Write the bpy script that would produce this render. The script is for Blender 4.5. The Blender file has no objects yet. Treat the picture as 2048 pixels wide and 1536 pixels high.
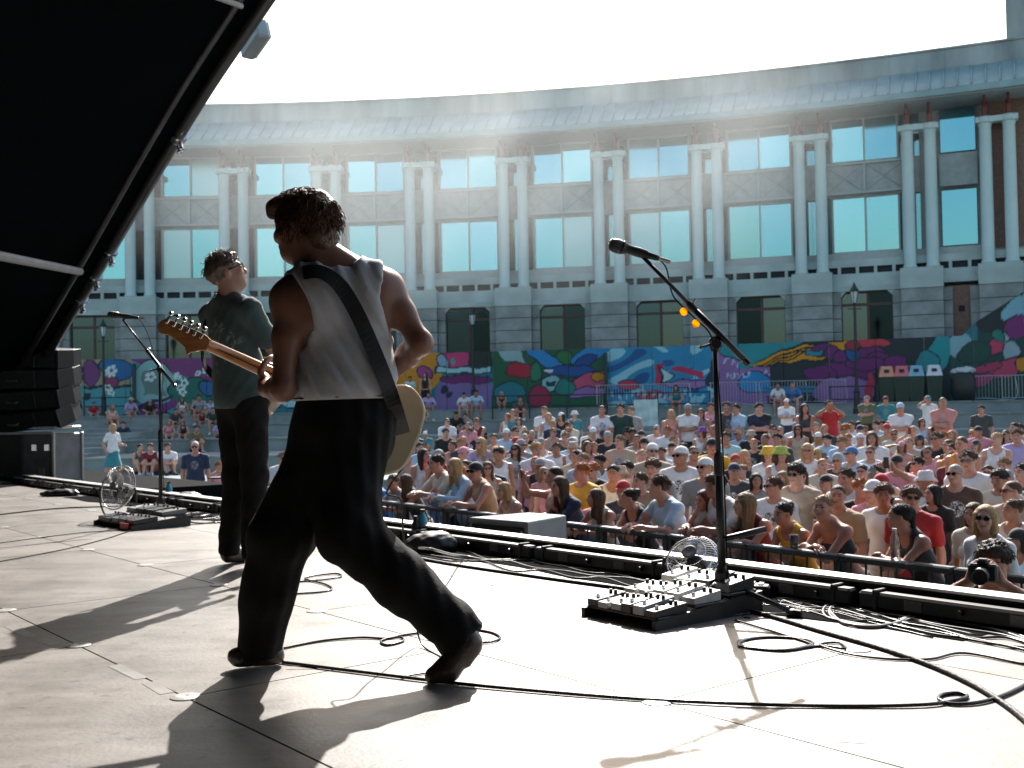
import bpy, math, random
import numpy as np
from mathutils import Vector, Matrix
rnd = random.Random(7)
S = bpy.context.scene
COL = S.collection
# ------------------------------------------------------------------ camera
F = 2200.0            # focal length in pixels of the 2048 px wide photograph
CAMZ = 2.40           # camera above the plaza
STZ = 1.55            # stage floor above the plaza
cam_d = bpy.data.cameras.new('camera'); cam = bpy.data.objects.new('camera', cam_d); COL.objects.link(cam)
cam_d.sensor_width = 36.0; cam_d.lens = 36.0 * F / 2048.0
cam_d.clip_start = 0.05; cam_d.clip_end = 3000
PITCH = math.atan(52 / F); ROLL = math.radians(1.0)
CM = Matrix.Rotation(math.radians(90) + PITCH, 4, 'X') @ Matrix.Rotation(-ROLL, 4, 'Z')
CM.translation = (0, 0, CAMZ)
cam.matrix_world = CM
cam_d.dof.use_dof = True; cam_d.dof.focus_distance = 4.3; cam_d.dof.aperture_fstop = 6.0
cam_d.dof.aperture_blades = 7
S.camera = cam
# ------------------------------------------------------------------ world and sun
SUN_EL, SUN_AZ = math.radians(37), math.radians(6.6)      # azimuth measured from +Y towards +X
W = bpy.data.worlds.new('World'); S.world = W; W.use_nodes = True
nt = W.node_tree; nt.nodes.clear()
wo = nt.nodes.new('ShaderNodeOutputWorld'); wb = nt.nodes.new('ShaderNodeBackground'); sk = nt.nodes.new('ShaderNodeTexSky')
sk.sky_type = 'NISHITA'; sk.sun_disc = False; sk.sun_elevation = SUN_EL; sk.sun_rotation = SUN_AZ
sk.air_density = 1.3; sk.dust_density = 3.0; sk.ozone_density = 0.6
nt.links.new(sk.outputs[0], wb.inputs[0]); nt.links.new(wb.outputs[0], wo.inputs[0]); wb.inputs[1].default_value = 0.11
sl = bpy.data.lights.new('sun', 'SUN'); sl.energy = 4.6; sl.angle = math.radians(0.55); sl.color = (1.0, 0.955, 0.90)
so = bpy.data.objects.new('sun', sl); COL.objects.link(so)
SUNV = Vector((math.sin(SUN_AZ) * math.cos(SUN_EL), math.cos(SUN_AZ) * math.cos(SUN_EL), math.sin(SUN_EL)))
so.rotation_euler = SUNV.to_track_quat('Z', 'Y').to_euler(); so.location = (0, 20, 40)
S.view_settings.view_transform = 'Standard'; S.view_settings.look = 'None'
S.view_settings.exposure = 1.02; S.view_settings.gamma = 1.0; S.view_settings.use_curve_mapping = False
S.render.engine = 'CYCLES'
cy = S.cycles
cy.use_denoising = True; cy.max_bounces = 6; cy.diffuse_bounces = 2; cy.glossy_bounces = 3; cy.transmission_bounces = 4
cy.transparent_max_bounces = 6; cy.volume_bounces = 0; HAZE = 0.0016; cy.caustics_reflective = False; cy.caustics_refractive = False
cy.sample_clamp_indirect = 6.0; cy.use_adaptive_sampling = True; cy.adaptive_threshold = 0.015

# ------------------------------------------------------------------ photo <-> place helpers
CR = np.array(CM.to_3x3()); CO = np.array((0, 0, CAMZ))
def ray(px, py):
    d = CR @ np.array(((px - 1024) / F, -(py - 768) / F, -1.0)); return d
def atY(px, py, Y):
    d = ray(px, py); return CO + d * (Y / d[1])
def atZ(px, py, z):
    d = ray(px, py); return CO + d * ((z - CAMZ) / d[2])
def floor_pt(px, py, h=0.0): return atZ(px, py, STZ + h)
def project(p):
    q = CR.T @ (np.asarray(p, float) - CO); return 1024 + F * q[0] / -q[2], 768 - F * q[1] / -q[2]
def project_many(P):
    q = (P - CO) @ CR; return 1024 + F * q[:, 0] / -q[:, 2], 768 - F * q[:, 1] / -q[:, 2]
U = np.array((0.629, -0.777, 0.0)); V = np.array((0.777, 0.629, 0.0)); LP = np.array((-1.03, 7.73, 0.0))
def st(a, b, z=STZ): q = LP + U * a + V * b; return np.array((q[0], q[1], z))   # along the stage front, out to the audience
ANG_U = math.atan2(U[1], U[0])

# ------------------------------------------------------------------ materials (all procedural)
_mats = {}
def mat(name, col, rough=0.6, metal=0.0, var=0.12, scale=6.0, bump=0.0, bscale=None, spec=0.5, coat=0.0, trans=0.0, emit=0.0, alpha=1.0, sheen=0.0, stretch=None, sss=0.0):
    if name in _mats: return _mats[name]
    m = bpy.data.materials.new(name); m.use_nodes = True; n = m.node_tree.nodes; l = m.node_tree.links
    b = n['Principled BSDF']
    b.inputs['Roughness'].default_value = rough; b.inputs['Metallic'].default_value = metal
    b.inputs['Specular IOR Level'].default_value = spec; b.inputs['Coat Weight'].default_value = coat
    b.inputs['Transmission Weight'].default_value = trans; b.inputs['Alpha'].default_value = alpha
    if sheen: b.inputs['Sheen Weight'].default_value = sheen
    if sss:
        b.inputs['Subsurface Weight'].default_value = sss; b.inputs['Subsurface Radius'].default_value = (0.02, 0.008, 0.004); b.inputs['Subsurface Scale'].default_value = 0.6
    c4 = (*col, 1)
    tc = n.new('ShaderNodeTexCoord'); mp = n.new('ShaderNodeMapping'); l.new(tc.outputs['Object'], mp.inputs[0])
    if stretch: mp.inputs['Scale'].default_value = stretch
    if var:
        t = n.new('ShaderNodeTexNoise'); t.inputs['Scale'].default_value = scale; t.inputs['Detail'].default_value = 5; l.new(mp.outputs[0], t.inputs[0])
        r = n.new('ShaderNodeValToRGB'); r.color_ramp.elements[0].position = 0.3; r.color_ramp.elements[1].position = 0.7
        r.color_ramp.elements[0].color = (*[x * (1 - var) for x in col], 1); r.color_ramp.elements[1].color = (*[min(1, x * (1 + var)) for x in col], 1)
        l.new(t.outputs[0], r.inputs[0]); l.new(r.outputs[0], b.inputs['Base Color'])
    else: b.inputs['Base Color'].default_value = c4
    if bump:
        t2 = n.new('ShaderNodeTexNoise'); t2.inputs['Scale'].default_value = bscale or scale * 4; t2.inputs['Detail'].default_value = 4; l.new(mp.outputs[0], t2.inputs[0])
        bp = n.new('ShaderNodeBump'); bp.inputs['Strength'].default_value = bump; bp.inputs['Distance'].default_value = 0.02
        l.new(t2.outputs[0], bp.inputs['Height']); l.new(bp.outputs[0], b.inputs['Normal'])
    if emit: b.inputs['Emission Color'].default_value = c4; b.inputs['Emission Strength'].default_value = emit
    _mats[name] = m; return m

# ------------------------------------------------------------------ mesh helpers
class MB:
    def __init__(s): s.v = []; s.f = []; s.m = []
    def add(s, vs, fs, mi=0):
        o = len(s.v); s.v += [tuple(map(float, x)) for x in vs]; s.f += [tuple(i + o for i in f) for f in fs]; s.m += [mi] * len(fs); return s
    def box(s, c, sz, R=None, mi=0, bev=0.0):
        x, y, z = [k / 2 for k in sz]
        if bev <= 0:
            vs = [(a, b, e) for e in (-z, z) for a, b in ((-x, -y), (x, -y), (x, y), (-x, y))]
            fs = [(3, 2, 1, 0), (4, 5, 6, 7), (0, 1, 5, 4), (1, 2, 6, 5), (2, 3, 7, 6), (3, 0, 4, 7)]
        else:
            bev = min(bev, 0.45 * min(sz)); vs = []
            for e, ins in ((-z, bev), (-z + bev, 0), (z - bev, 0), (z, bev)):
                a, b = x - ins, y - ins; t = bev if ins == 0 else bev * 0.4
                vs += [(-a + t, -b, e), (a - t, -b, e), (a, -b + t, e), (a, b - t, e), (a - t, b, e), (-a + t, b, e), (-a, b - t, e), (-a, -b + t, e)]
            fs = [tuple(range(7, -1, -1)), tuple(range(24, 32))]
            for k in range(3):
                for i in range(8): j = (i + 1) % 8; fs.append((k * 8 + i, k * 8 + j, k * 8 + 8 + j, k * 8 + 8 + i))
        vs = np.array(vs)
        if R is not None: vs = vs @ np.array(R).T
        return s.add(vs + np.array(c), fs, mi)
    def tube(s, pts, r, n=8, mi=0, cap=True, flat=1.0):
        P = np.array(pts, float); k = len(P); rr = np.full(k, r) if np.isscalar(r) else np.array(r, float)
        T = np.gradient(P, axis=0); T /= np.linalg.norm(T, axis=1)[:, None] + 1e-12
        up = np.array((0, 0, 1.0)) if abs(T[0][2]) < 0.9 else np.array((1.0, 0, 0))
        a = np.cross(T[0], up); a /= np.linalg.norm(a); vs = []
        for i in range(k):
            a = a - T[i] * a.dot(T[i]); a /= np.linalg.norm(a) + 1e-12; b = np.cross(T[i], a)
            for j in range(n):
                t = 2 * math.pi * j / n; vs.append(P[i] + rr[i] * (math.cos(t) * a + flat * math.sin(t) * b))
        fs = [(i * n + j, i * n + (j + 1) % n, (i + 1) * n + (j + 1) % n, (i + 1) * n + j) for i in range(k - 1) for j in range(n)]
        if cap: fs += [tuple(range(n - 1, -1, -1)), tuple(range((k - 1) * n, k * n))]
        return s.add(vs, fs, mi)
    def lathe(s, prof, c=(0, 0, 0), R=None, n=16, mi=0):
        vs = []; k = len(prof)
        for (r, z) in prof:
            for j in range(n): t = 2 * math.pi * j / n; vs.append((r * math.cos(t), r * math.sin(t), z))
        vs = np.array(vs)
        if R is not None: vs = vs @ np.array(R).T
        fs = [(i * n + j, i * n + (j + 1) % n, (i + 1) * n + (j + 1) % n, (i + 1) * n + j) for i in range(k - 1) for j in range(n)]
        fs += [tuple(range(n - 1, -1, -1)), tuple(range((k - 1) * n, k * n))]
        return s.add(vs + np.array(c), fs, mi)
    def prism(s, poly, z0, z1, M=None, bev=0.0, mi=0):          # poly in local xy, extruded along local z, with a rounded rim
        P = np.array(poly, float); n = len(P); cen = P.mean(0)
        e = np.roll(P, -1, 0) - np.roll(P, 1, 0); nn = np.stack((e[:, 1], -e[:, 0]), 1); nn /= np.linalg.norm(nn, axis=1)[:, None] + 1e-9
        if ((P - cen) * nn).sum() < 0: nn = -nn
        lay = [(z0, 0), (z1, 0)] if bev <= 0 else [(z0, bev), (z0 + bev * .35, bev * .35), (z0 + bev, 0), (z1 - bev, 0), (z1 - bev * .35, bev * .35), (z1, bev)]
        vs = np.array([(*(P[i] - nn[i] * ins), z) for z, ins in lay for i in range(n)])
        k = len(lay); fs = [(q * n + i, q * n + (i + 1) % n, (q + 1) * n + (i + 1) % n, (q + 1) * n + i) for q in range(k - 1) for i in range(n)]
        fs += [tuple(range(n - 1, -1, -1)), tuple(range((k - 1) * n, k * n))]
        if M is not None:
            M = np.array(M); vs = vs @ M[:3, :3].T + M[:3, 3]
        return s.add(vs, fs, mi)
    def mesh(s, name, smooth=False):
        me = bpy.data.meshes.new(name); me.from_pydata(s.v, [], s.f); me.update()
        if any(s.m): me.polygons.foreach_set('material_index', s.m)
        if smooth: me.polygons.foreach_set('use_smooth', [True] * len(me.polygons))
        return me
    def build(s, name, mats, parent=None, smooth=False, label=None, cat=None, group=None, kind=None, loc=None, origin=None):
        if origin is not None: s.v = [(a - origin[0], b - origin[1], c - origin[2]) for a, b, c in s.v]; loc = origin
        o = bpy.data.objects.new(name, s.mesh(name, smooth)); COL.objects.link(o)
        for m in (mats if isinstance(mats, (list, tuple)) else [mats]): o.data.materials.append(m)
        if loc is not None: o.location = tuple(loc)
        if parent is not None: o.parent = parent
        return tag(o, label, cat, group, kind)
def tag(o, label=None, cat=None, group=None, kind=None):
    if label: o['label'] = label
    if cat: o['category'] = cat
    if group: o['group'] = group
    if kind: o['kind'] = kind
    return o
def empty(name, loc=(0, 0, 0), rz=0.0, **k):
    o = bpy.data.objects.new(name, None); COL.objects.link(o); o.location = tuple(map(float, loc)); o.rotation_euler = (0, 0, rz); o.empty_display_size = 0.1
    return tag(o, **k)
def copy_tree(o, parent=None):
    c = o.copy(); COL.objects.link(c); c.parent = parent
    for ch in list(o.children): copy_tree(ch, c)
    return c
def inst(me, name, mats, parent=None, loc=(0, 0, 0), M=None):
    o = bpy.data.objects.new(name, me); COL.objects.link(o)
    if parent is not None: o.parent = parent
    if M is not None: o.matrix_local = Matrix(M) if not isinstance(M, Matrix) else M
    else: o.location = tuple(map(float, loc))
    if not isinstance(mats, (list, tuple)): mats = [mats]
    while len(me.materials) < len(mats): me.materials.append(mats[len(me.materials)])
    for i, m in enumerate(mats):
        if me.materials[i] is not m: o.material_slots[i].link = 'OBJECT'; o.material_slots[i].material = m
    return o
def spline(pts, n=8):                                             # Catmull-Rom through points
    P = np.array(pts, float); P = np.vstack((2 * P[0] - P[1], P, 2 * P[-1] - P[-2])); out = []
    for i in range(1, len(P) - 2):
        for k in range(n):
            t = k / n; a, b, c, d = P[i - 1:i + 3]
            out.append(0.5 * (2 * b + (c - a) * t + (2 * a - 5 * b + 4 * c - d) * t * t + (3 * b - a - 3 * c + d) * t ** 3))
    out.append(P[-2]); return np.array(out)
def unit(v): v = np.asarray(v, float); return v / (np.linalg.norm(v) + 1e-12)
def frame(x, y, z): return np.stack((unit(x), unit(y), unit(z)), 1)
def rotz(a): c, s_ = math.cos(a), math.sin(a); return np.array(((c, -s_, 0), (s_, c, 0), (0, 0, 1.0)))
def rotx(a): c, s_ = math.cos(a), math.sin(a); return np.array(((1.0, 0, 0), (0, c, -s_), (0, s_, c)))
def roty(a): c, s_ = math.cos(a), math.sin(a); return np.array(((c, 0, s_), (0, 1.0, 0), (-s_, 0, c)))
def align_z(d):                                                   # rotation whose local z runs along d
    d = unit(d); up = np.array((0, 0, 1.0)) if abs(d[2]) < 0.95 else np.array((1.0, 0, 0)); x = unit(np.cross(up, d)); return np.stack((x, np.cross(d, x), d), 1)

BLACK = mat('black_cloth', (0.008, 0.009, 0.010), 0.95, var=0.2, bump=0.15, bscale=40, spec=.05)
BLKMET = mat('black_powder_coat', (0.02, 0.02, 0.022), 0.38, var=0.15, scale=30, bump=0.05, bscale=200)
BLKPLA = mat('black_plastic', (0.018, 0.018, 0.02), 0.45, var=0.15, scale=20)
CHROME = mat('chrome', (0.75, 0.76, 0.78), 0.18, metal=1.0, var=0.05)
STEEL = mat('galvanised_steel', (0.45, 0.47, 0.48), 0.4, metal=0.9, var=0.15, scale=15)
RUBBER = mat('cable_rubber', (0.022, 0.022, 0.024), 0.27, var=0.1, spec=.7)
# ================================================================== SETTING: plaza, terraces, crescent building
C0 = np.array((-15.95, -34.7)); R0 = 95.0; BAY = math.radians(3.106); PH0 = math.radians(9.8)
def pol(phi, r, z=0.0): return np.array((C0[0] + r * math.sin(phi), C0[1] + r * math.cos(phi), z))
def bay(i): return PH0 + i * BAY
def polar_box(mb, p0, p1, r0, r1, z0, z1, n=1, mi=0):
    ps = np.linspace(p0, p1, n + 1); vs = []; fs = []
    for p in ps: vs += [pol(p, r0, z0), pol(p, r1, z0), pol(p, r1, z1), pol(p, r0, z1)]
    for k in range(n):
        a = 4 * k; b = a + 4
        for i in range(4): j = (i + 1) % 4; fs.append((a + i, b + i, b + j, a + j))
    fs += [(0, 1, 2, 3), (4 * n + 3, 4 * n + 2, 4 * n + 1, 4 * n)]
    return mb.add(vs, fs, mi)
PAVE = mat('plaza_paving', (0.19, 0.20, 0.20), 0.85, var=0.25, scale=0.7, bump=0.2, bscale=12)
MB().add([(-900, -400, 0), (900, -400, 0), (900, 1500, 0), (-900, 1500, 0)], [(0, 1, 2, 3)]).build('ground', PAVE, kind='structure')
CONC = mat('terrace_concrete', (0.22, 0.265, 0.26), 0.85, var=0.22, scale=1.2, bump=0.25, bscale=9)
TIERS = [(66.0, 0.5), (71.0, 1.0), (77.0, 1.45), (82.0, 1.95), (87.0, 2.4)]
ter = None
for i, (r, z) in enumerate(TIERS):
    r1 = TIERS[i + 1][0] + 0.2 if i < 4 else 110.0
    mb = MB(); polar_box(mb, math.radians(-18), math.radians(42), r, r1, -0.02 if i == 0 else TIERS[i - 1][1] - 0.05, z, 60)
    o = mb.build('terrace_tier', CONC, parent=ter)
    if ter is None: ter = tag(o, kind='structure'); o.name = 'terrace'
    # coping stones along the front edge of each tier
    mb = MB(); polar_box(mb, 0, math.radians(0.86), r - 0.05, r + 0.42, z + 0.003, z + 0.06, 1); me = mb.mesh('coping_stone')
    for k in range(56):
        a = math.radians(-12 + 0.89 * k); x, y = project(pol(a, r, z))
        if not -60 < x < 2110: continue
        Mr = Matrix.Translation((*C0, 0)) @ Matrix.Rotation(-a, 4, 'Z') @ Matrix.Translation((-C0[0], -C0[1], 0))
        inst(me, 'coping_stone', CONC, parent=ter, M=Mr)
# flight of steps in the left of the terraces
mb_steps = empty('steps', pol(math.radians(-0.6), 66, 0), label='concrete flight of steps up the terraces beside the flight case', cat='steps')
pc = math.radians(-0.9)
for k in range(14):
    mb = MB(); polar_box(mb, pc - 0.036, pc + 0.03, 64.6 + k * 1.4, 66.1 + k * 1.4, 0.0, 0.16 * (k + 1), 3); o_ = pol(math.radians(-0.6), 66, 0)
    mb.v = [(a - o_[0], b - o_[1], c) for a, b, c in mb.v]; mb.build('step', CONC, parent=mb_steps)

# ------------------------------------------------------------------ the crescent building
STONE_L = mat('pale_bath_stone', (0.40, 0.52, 0.50), 0.8, var=0.2, scale=0.7, bump=0.12, bscale=8)
STONE_D = mat('rusticated_stone', (0.27, 0.315, 0.305), 0.85, var=0.26, scale=1.5, bump=0.3, bscale=10)
COLM = mat('painted_column', (0.49, 0.67, 0.66), 0.6, var=0.05, scale=1.0)
PARA = mat('weathered_parapet', (0.31, 0.38, 0.375), 0.85, var=0.4, scale=0.6, bump=0.15, stretch=(1, 1, 0.25))
ROOF = mat('lead_grey_roof', (0.25, 0.385, 0.39), 0.55, metal=0.2, var=0.15, scale=1.0)
FRAME = mat('grey_window_frame', (0.37, 0.45, 0.44), 0.5, var=0.06)
SPAND = mat('grey_spandrel', (0.31, 0.375, 0.37), 0.7, var=0.15, scale=3)
SOFF = mat('dark_soffit', (0.32, 0.38, 0.375), 0.8, var=0.1)
REDST = mat('red_oxide_steel', (0.18, 0.05, 0.045), 0.55, var=0.1)
BRICK = mat('brown_brick', (0.20, 0.13, 0.10), 0.85, var=0.2, scale=8, bump=0.2)
BROWN = mat('brown_timber_frame', (0.07, 0.04, 0.03), 0.5, var=0.15)
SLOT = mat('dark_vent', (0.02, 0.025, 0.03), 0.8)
def glass(name, tint, rough=0.04):
    m = mat(name, tint, rough, metal=1.0, var=0.0, spec=0.5); n = m.node_tree.nodes; l = m.node_tree.links
    b = n['Principled BSDF']; tc = n['Texture Coordinate']; t = n.new('ShaderNodeTexNoise'); t.inputs['Scale'].default_value = 0.25; t.inputs['Detail'].default_value = 1
    l.new(tc.outputs['Object'], t.inputs[0]); bp = n.new('ShaderNodeBump'); bp.inputs['Strength'].default_value = 0.05; bp.inputs['Distance'].default_value = 0.05
    l.new(t.outputs[0], bp.inputs['Height']); l.new(bp.outputs[0], b.inputs['Normal']); return m
GLASS = [glass('coated_glass_a', (0.21, 0.47, 0.52)), glass('coated_glass_b', (0.15, 0.39, 0.45)), glass('coated_glass_c', (0.25, 0.52, 0.56)), glass('blind_behind_glass', (0.30, 0.48, 0.50), .3), glass('coated_glass_d', (0.18, 0.43, 0.48), .12)]
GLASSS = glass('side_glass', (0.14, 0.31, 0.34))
GLASSD = glass('dark_glass', (0.022, 0.040, 0.048), 0.06)
B = empty('crescent_building', pol(PH0, R0, 2.4), label='long curved pale stone building with paired columns and blue glass windows', cat='building')
BO = np.array(B.location)
def bpart(mb, name, m, parent=None, smooth=False):
    org = BO
    mb.v = [(a - org[0], b - org[1], c - org[2]) for a, b, c in mb.v]
    return mb.build(name, m, parent=parent or B, smooth=smooth)
I0, I1 = -6, 5
dz = 0.25
ZB, ZC = 8.68 + dz, 15.68 + dz
PA0, PA1 = bay(I0 - 0.5), bay(I1 + 0.5)
mb = MB(); polar_box(mb, PA0, PA1, R0 + 1.1, R0 + 9, 2.2, 19.3 + dz, 40); bpart(mb, 'wall', SOFF)
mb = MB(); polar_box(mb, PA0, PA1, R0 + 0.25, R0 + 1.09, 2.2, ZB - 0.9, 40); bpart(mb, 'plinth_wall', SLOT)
# parapet in blocks
for k in range(48):
    a0, a1 = PA0 + (PA1 - PA0) * k / 48, PA0 + (PA1 - PA0) * (k + 1) / 48
    mb = MB(); polar_box(mb, a0 + 0.00004, a1 - 0.00004, R0 + 0.7, R0 + 1.6, 18.25 + dz, 19.4 + dz + 0.0, 1); bpart(mb, 'parapet_block', PARA)
mb = MB(); polar_box(mb, PA0, PA1, R0 + 0.62, R0 + 1.7, 19.403 + dz, 19.5 + dz, 40); bpart(mb, 'parapet_coping', PARA)
# pent roof with standing seams
mb = MB(); n = 60; vs = []; fs = []
for k in range(n + 1):
    p = PA0 + (PA1 - PA0) * k / n
    vs += [pol(p, R0 - 1.5, 16.95 + dz), pol(p, R0 + 0.69, 18.45 + dz), pol(p, R0 + 0.69, 18.2 + dz), pol(p, R0 - 1.45, 16.72 + dz)]
for k in range(n):
    a = 4 * k; b = a + 4
    for i in range(4): j = (i + 1) % 4; fs.append((a + i, b + i, b + j, a + j))
roof = bpart(mb.add(vs, fs), 'pent_roof', ROOF)
seam_mb = MB(); seam_mb.tube([pol(PH0, R0 - 1.52, 16.98 + dz), pol(PH0, R0 + 0.6, 18.43 + dz)], 0.045, 6); seam_mb.v = [(a - BO[0], b - BO[1], c - BO[2]) for a, b, c in seam_mb.v]
seam = seam_mb.mesh('standing_seam')
def spin(a):   # rotation about the crescent's centre, in the building's local space
    c = Vector((C0[0] - BO[0], C0[1] - BO[1], 0)); return Matrix.Translation(c) @ Matrix.Rotation(-a, 4, 'Z') @ Matrix.Translation(-c)
for k in range(-50, 52): inst(seam, 'standing_seam', ROOF, parent=roof, M=spin(k * BAY * 0.121))
mb = MB(); polar_box(mb, PA0, PA1, R0 - 1.56, R0 - 1.46, 16.62 + dz, 16.9 + dz, 60); bpart(mb, 'gutter', ROOF)
mb = MB(); polar_box(mb, PA0, PA1, R0 - 1.4, R0 + 1.15, 16.55 + dz, 16.7 + dz, 40); bpart(mb, 'soffit', SOFF)
# bands between the ground storey and the glass
mb = MB(); polar_box(mb, PA0, PA1, R0 + 0.3, R0 + 1.15, 8.98 + dz, 9.35 + dz, 40); bpart(mb, 'sill_band', STONE_L)
mb = MB(); polar_box(mb, PA0, PA1, R0 + 0.6, R0 + 1.15, 9.353 + dz, 9.72 + dz, 40); bpart(mb, 'window_apron', FRAME)
mb = MB(); polar_box(mb, PA0, PA1, R0 + 0.45, R0 + 1.1, 8.55 + dz, 8.98 + dz, 40); bpart(mb, 'vent_recess', SLOT)
mb = MB(); polar_box(mb, PA0, PA1, R0 + 0.15, R0 + 1.1, 7.95 + dz, 8.63 + dz, 40); bpart(mb, 'frieze', STONE_L)
vb = MB(); polar_box(vb, PH0 - 0.0008, PH0 + 0.0008, R0 + 0.28, R0 + 0.44, 8.63 + dz, 8.985 + dz); vb.v = [(a - BO[0], b - BO[1], c - BO[2]) for a, b, c in vb.v]; vbm = vb.mesh('vent_block')
for k in range(-36, 32): inst(vbm, 'vent_block', STONE_L, parent=B, M=spin((k + 0.5) * BAY / 6))
# one bay of pieces, copied round the curve
def bm_(fn, name):
    m_ = MB(); fn(m_); m_.v = [(a - BO[0], b - BO[1], c - BO[2]) for a, b, c in m_.v]; return m_.mesh(name)
def arcx(m): return m / R0      # metres along the facade as an angle
cx = 0.52
def col_fn(sx):
    def f(m):
        c = pol(PH0 + arcx(sx), R0, 0); m.lathe([(0.33, ZB), (0.33, ZB + 0.12), (0.29, ZB + 0.2), (0.29, ZB + 2.5), (0.275, ZC - 0.45), (0.285, ZC - 0.42), (0.33, ZC - 0.3)], (c[0], c[1], 0), n=18)
    return f
colL, colR = bm_(col_fn(-cx), 'column'), bm_(col_fn(cx), 'column')
for me in (colL, colR): me.polygons.foreach_set('use_smooth', [len(p.vertices) == 4 for p in me.polygons])
def cap_fn(m):
    polar_box(m, PH0 - arcx(0.93), PH0 + arcx(0.93), R0 - 0.3, R0 + 0.3, ZC - 0.28, ZC - 0.02)
    for s_ in (-1, 1):
        c = pol(PH0 + arcx(cx * s_), R0, 0); m.lathe([(0.36, ZC - 0.299), (0.41, ZC - 0.25), (0.41, ZC - 0.05), (0.35, ZC + 0.01)], (c[0], c[1], 0), n=14)
capm = bm_(cap_fn, 'column_cap')
def strut_fn(sx):
    def f(m):
        a = pol(PH0 + arcx(sx), R0, ZC); 
        m.tube([a, pol(PH0 + arcx(sx), R0 - 0.05, ZC + 0.75)], 0.13, 8)
        m.tube([pol(PH0 + arcx(sx), R0, ZC + 0.5), pol(PH0 + arcx(sx), R0 - 0.9, ZC + 0.82)], 0.07, 6)
    return f
stL, stR = bm_(strut_fn(-cx), 'steel_strut'), bm_(strut_fn(cx), 'steel_strut')
pierm = bm_(lambda m: polar_box(m, PH0 - arcx(0.98), PH0 + arcx(0.98), R0 - 0.55, R0 + 0.5, 7.7 + dz, ZB - 0.002, 2), 'pier_cap')
blocks = []
for cidx in range(9):
    z1 = 7.69 + dz - cidx * 0.66; z0 = z1 - 0.63
    blocks.append((bm_(lambda m: polar_box(m, PH0 - arcx(0.96), PH0 + arcx(0.96), R0 - 0.5, R0 + 0.49, z0, z1, 2), 'stone_block'), z0))
jl = []
for cidx in range(9):
    z1 = 7.69 + dz - cidx * 0.66; z0 = z1 - 0.63
    jl.append((bm_(lambda m: polar_box(m, PH0 - arcx(1.36), PH0 - arcx(0.975), R0 - 0.12, R0 + 0.6, z0, z1), 'stone_block'), bm_(lambda m: polar_box(m, PH0 + arcx(0.975), PH0 + arcx(1.36), R0 - 0.12, R0 + 0.6, z0, z1), 'stone_block')))
def lintel_fn(m):   # chamfered head of the ground-storey opening
    for s_ in (-1, 1):
        p = [pol(PH0 + arcx(s_ * 1.33), R0 - 0.1, 7.72 + dz), pol(PH0 + arcx(s_ * 0.95), R0 - 0.1, 7.72 + dz), pol(PH0 + arcx(s_ * 1.33), R0 - 0.1, 7.34 + dz)]
        q = [pol(PH0 + arcx(s_ * 1.33), R0 + 0.2, 7.72 + dz), pol(PH0 + arcx(s_ * 0.95), R0 + 0.2, 7.72 + dz), pol(PH0 + arcx(s_ * 1.33), R0 + 0.2, 7.34 + dz)]
        m.add(p + q, [(0, 1, 2), (5, 4, 3), (0, 3, 4, 1), (1, 4, 5, 2), (2, 5, 3, 0)])
    polar_box(m, PH0 - arcx(1.6), PH0 + arcx(1.6), R0 - 0.14, R0 + 0.2, 7.723 + dz, 7.98 + dz)
lintm = bm_(lintel_fn, 'lintel')
def rect_frame(m, x0, x1, z0, z1, r, w, t, mids=()):
    polar_box(m, PH0 + arcx(x0), PH0 + arcx(x0 + w), r, r + t, z0, z1); polar_box(m, PH0 + arcx(x1 - w), PH0 + arcx(x1), r, r + t, z0, z1)
    polar_box(m, PH0 + arcx(x0 + w), PH0 + arcx(x1 - w), r + .002, r + t, z1 - w, z1); polar_box(m, PH0 + arcx(x0 + w), PH0 + arcx(x1 - w), r + .002, r + t, z0, z0 + w)
    for x in mids: polar_box(m, PH0 + arcx(x - w / 2), PH0 + arcx(x + w / 2), r + .001, r + t, z0 + w, z1 - w)
RW = R0 + 0.86
gfr = bm_(lambda m: (rect_frame(m, -1.3, 1.3, 3.0, 7.75 + dz, R0 + 0.16, 0.13, 0.1, (0.05,)), polar_box(m, PH0 - arcx(1.17), PH0 + arcx(1.17), R0 + .163, R0 + .19, 7.0 + dz, 7.14 + dz)), 'window_frame')
gdim = [glass('ground_glass_%d' % k_, c_, .07) for k_, c_ in enumerate(((.022, .040, .048), (.05, .085, .095), (.012, .022, .027), (.075, .11, .115)))]
gp = [bm_(lambda m: polar_box(m, PH0 + arcx(a), PH0 + arcx(b), R0 + 0.2, R0 + 0.22, 3.1, 7.62 + dz), 'pane') for a, b in ((-1.17, -0.02), (0.12, 1.17))]
wfr = [bm_(lambda m: rect_frame(m, -1.62, 1.62, za, zb, RW - 0.08, 0.09, 0.14, (0.0,)), 'window_frame') for za, zb in ((9.722 + dz, 12.6 + dz), (14.3 + dz, 16.56 + dz))]
wp = [[bm_(lambda m: polar_box(m, PH0 + arcx(a), PH0 + arcx(b), RW, RW + 0.02, za, zb), 'pane') for a, b in ((-1.53, -0.045), (0.045, 1.53))] for za, zb in ((9.81 + dz, 12.51 + dz), (14.39 + dz, 16.47 + dz))]
wside = [[bm_(lambda m: polar_box(m, PH0 + arcx(a), PH0 + arcx(b), RW + 0.1, RW + 0.12, za, zb), 'side_pane') for a, b in ((-2.57, -1.72), (1.72, 2.57))] for za, zb in ((9.75 + dz, 12.5 + dz), (14.35 + dz, 16.5 + dz))]
def sp_frame(m):
    rect_frame(m, -1.95, 1.95, 12.66 + dz, 14.24 + dz, R0 + 0.42, 0.1, 0.12, (0.0,))
spfr = bm_(sp_frame, 'spandrel_frame')
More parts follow.
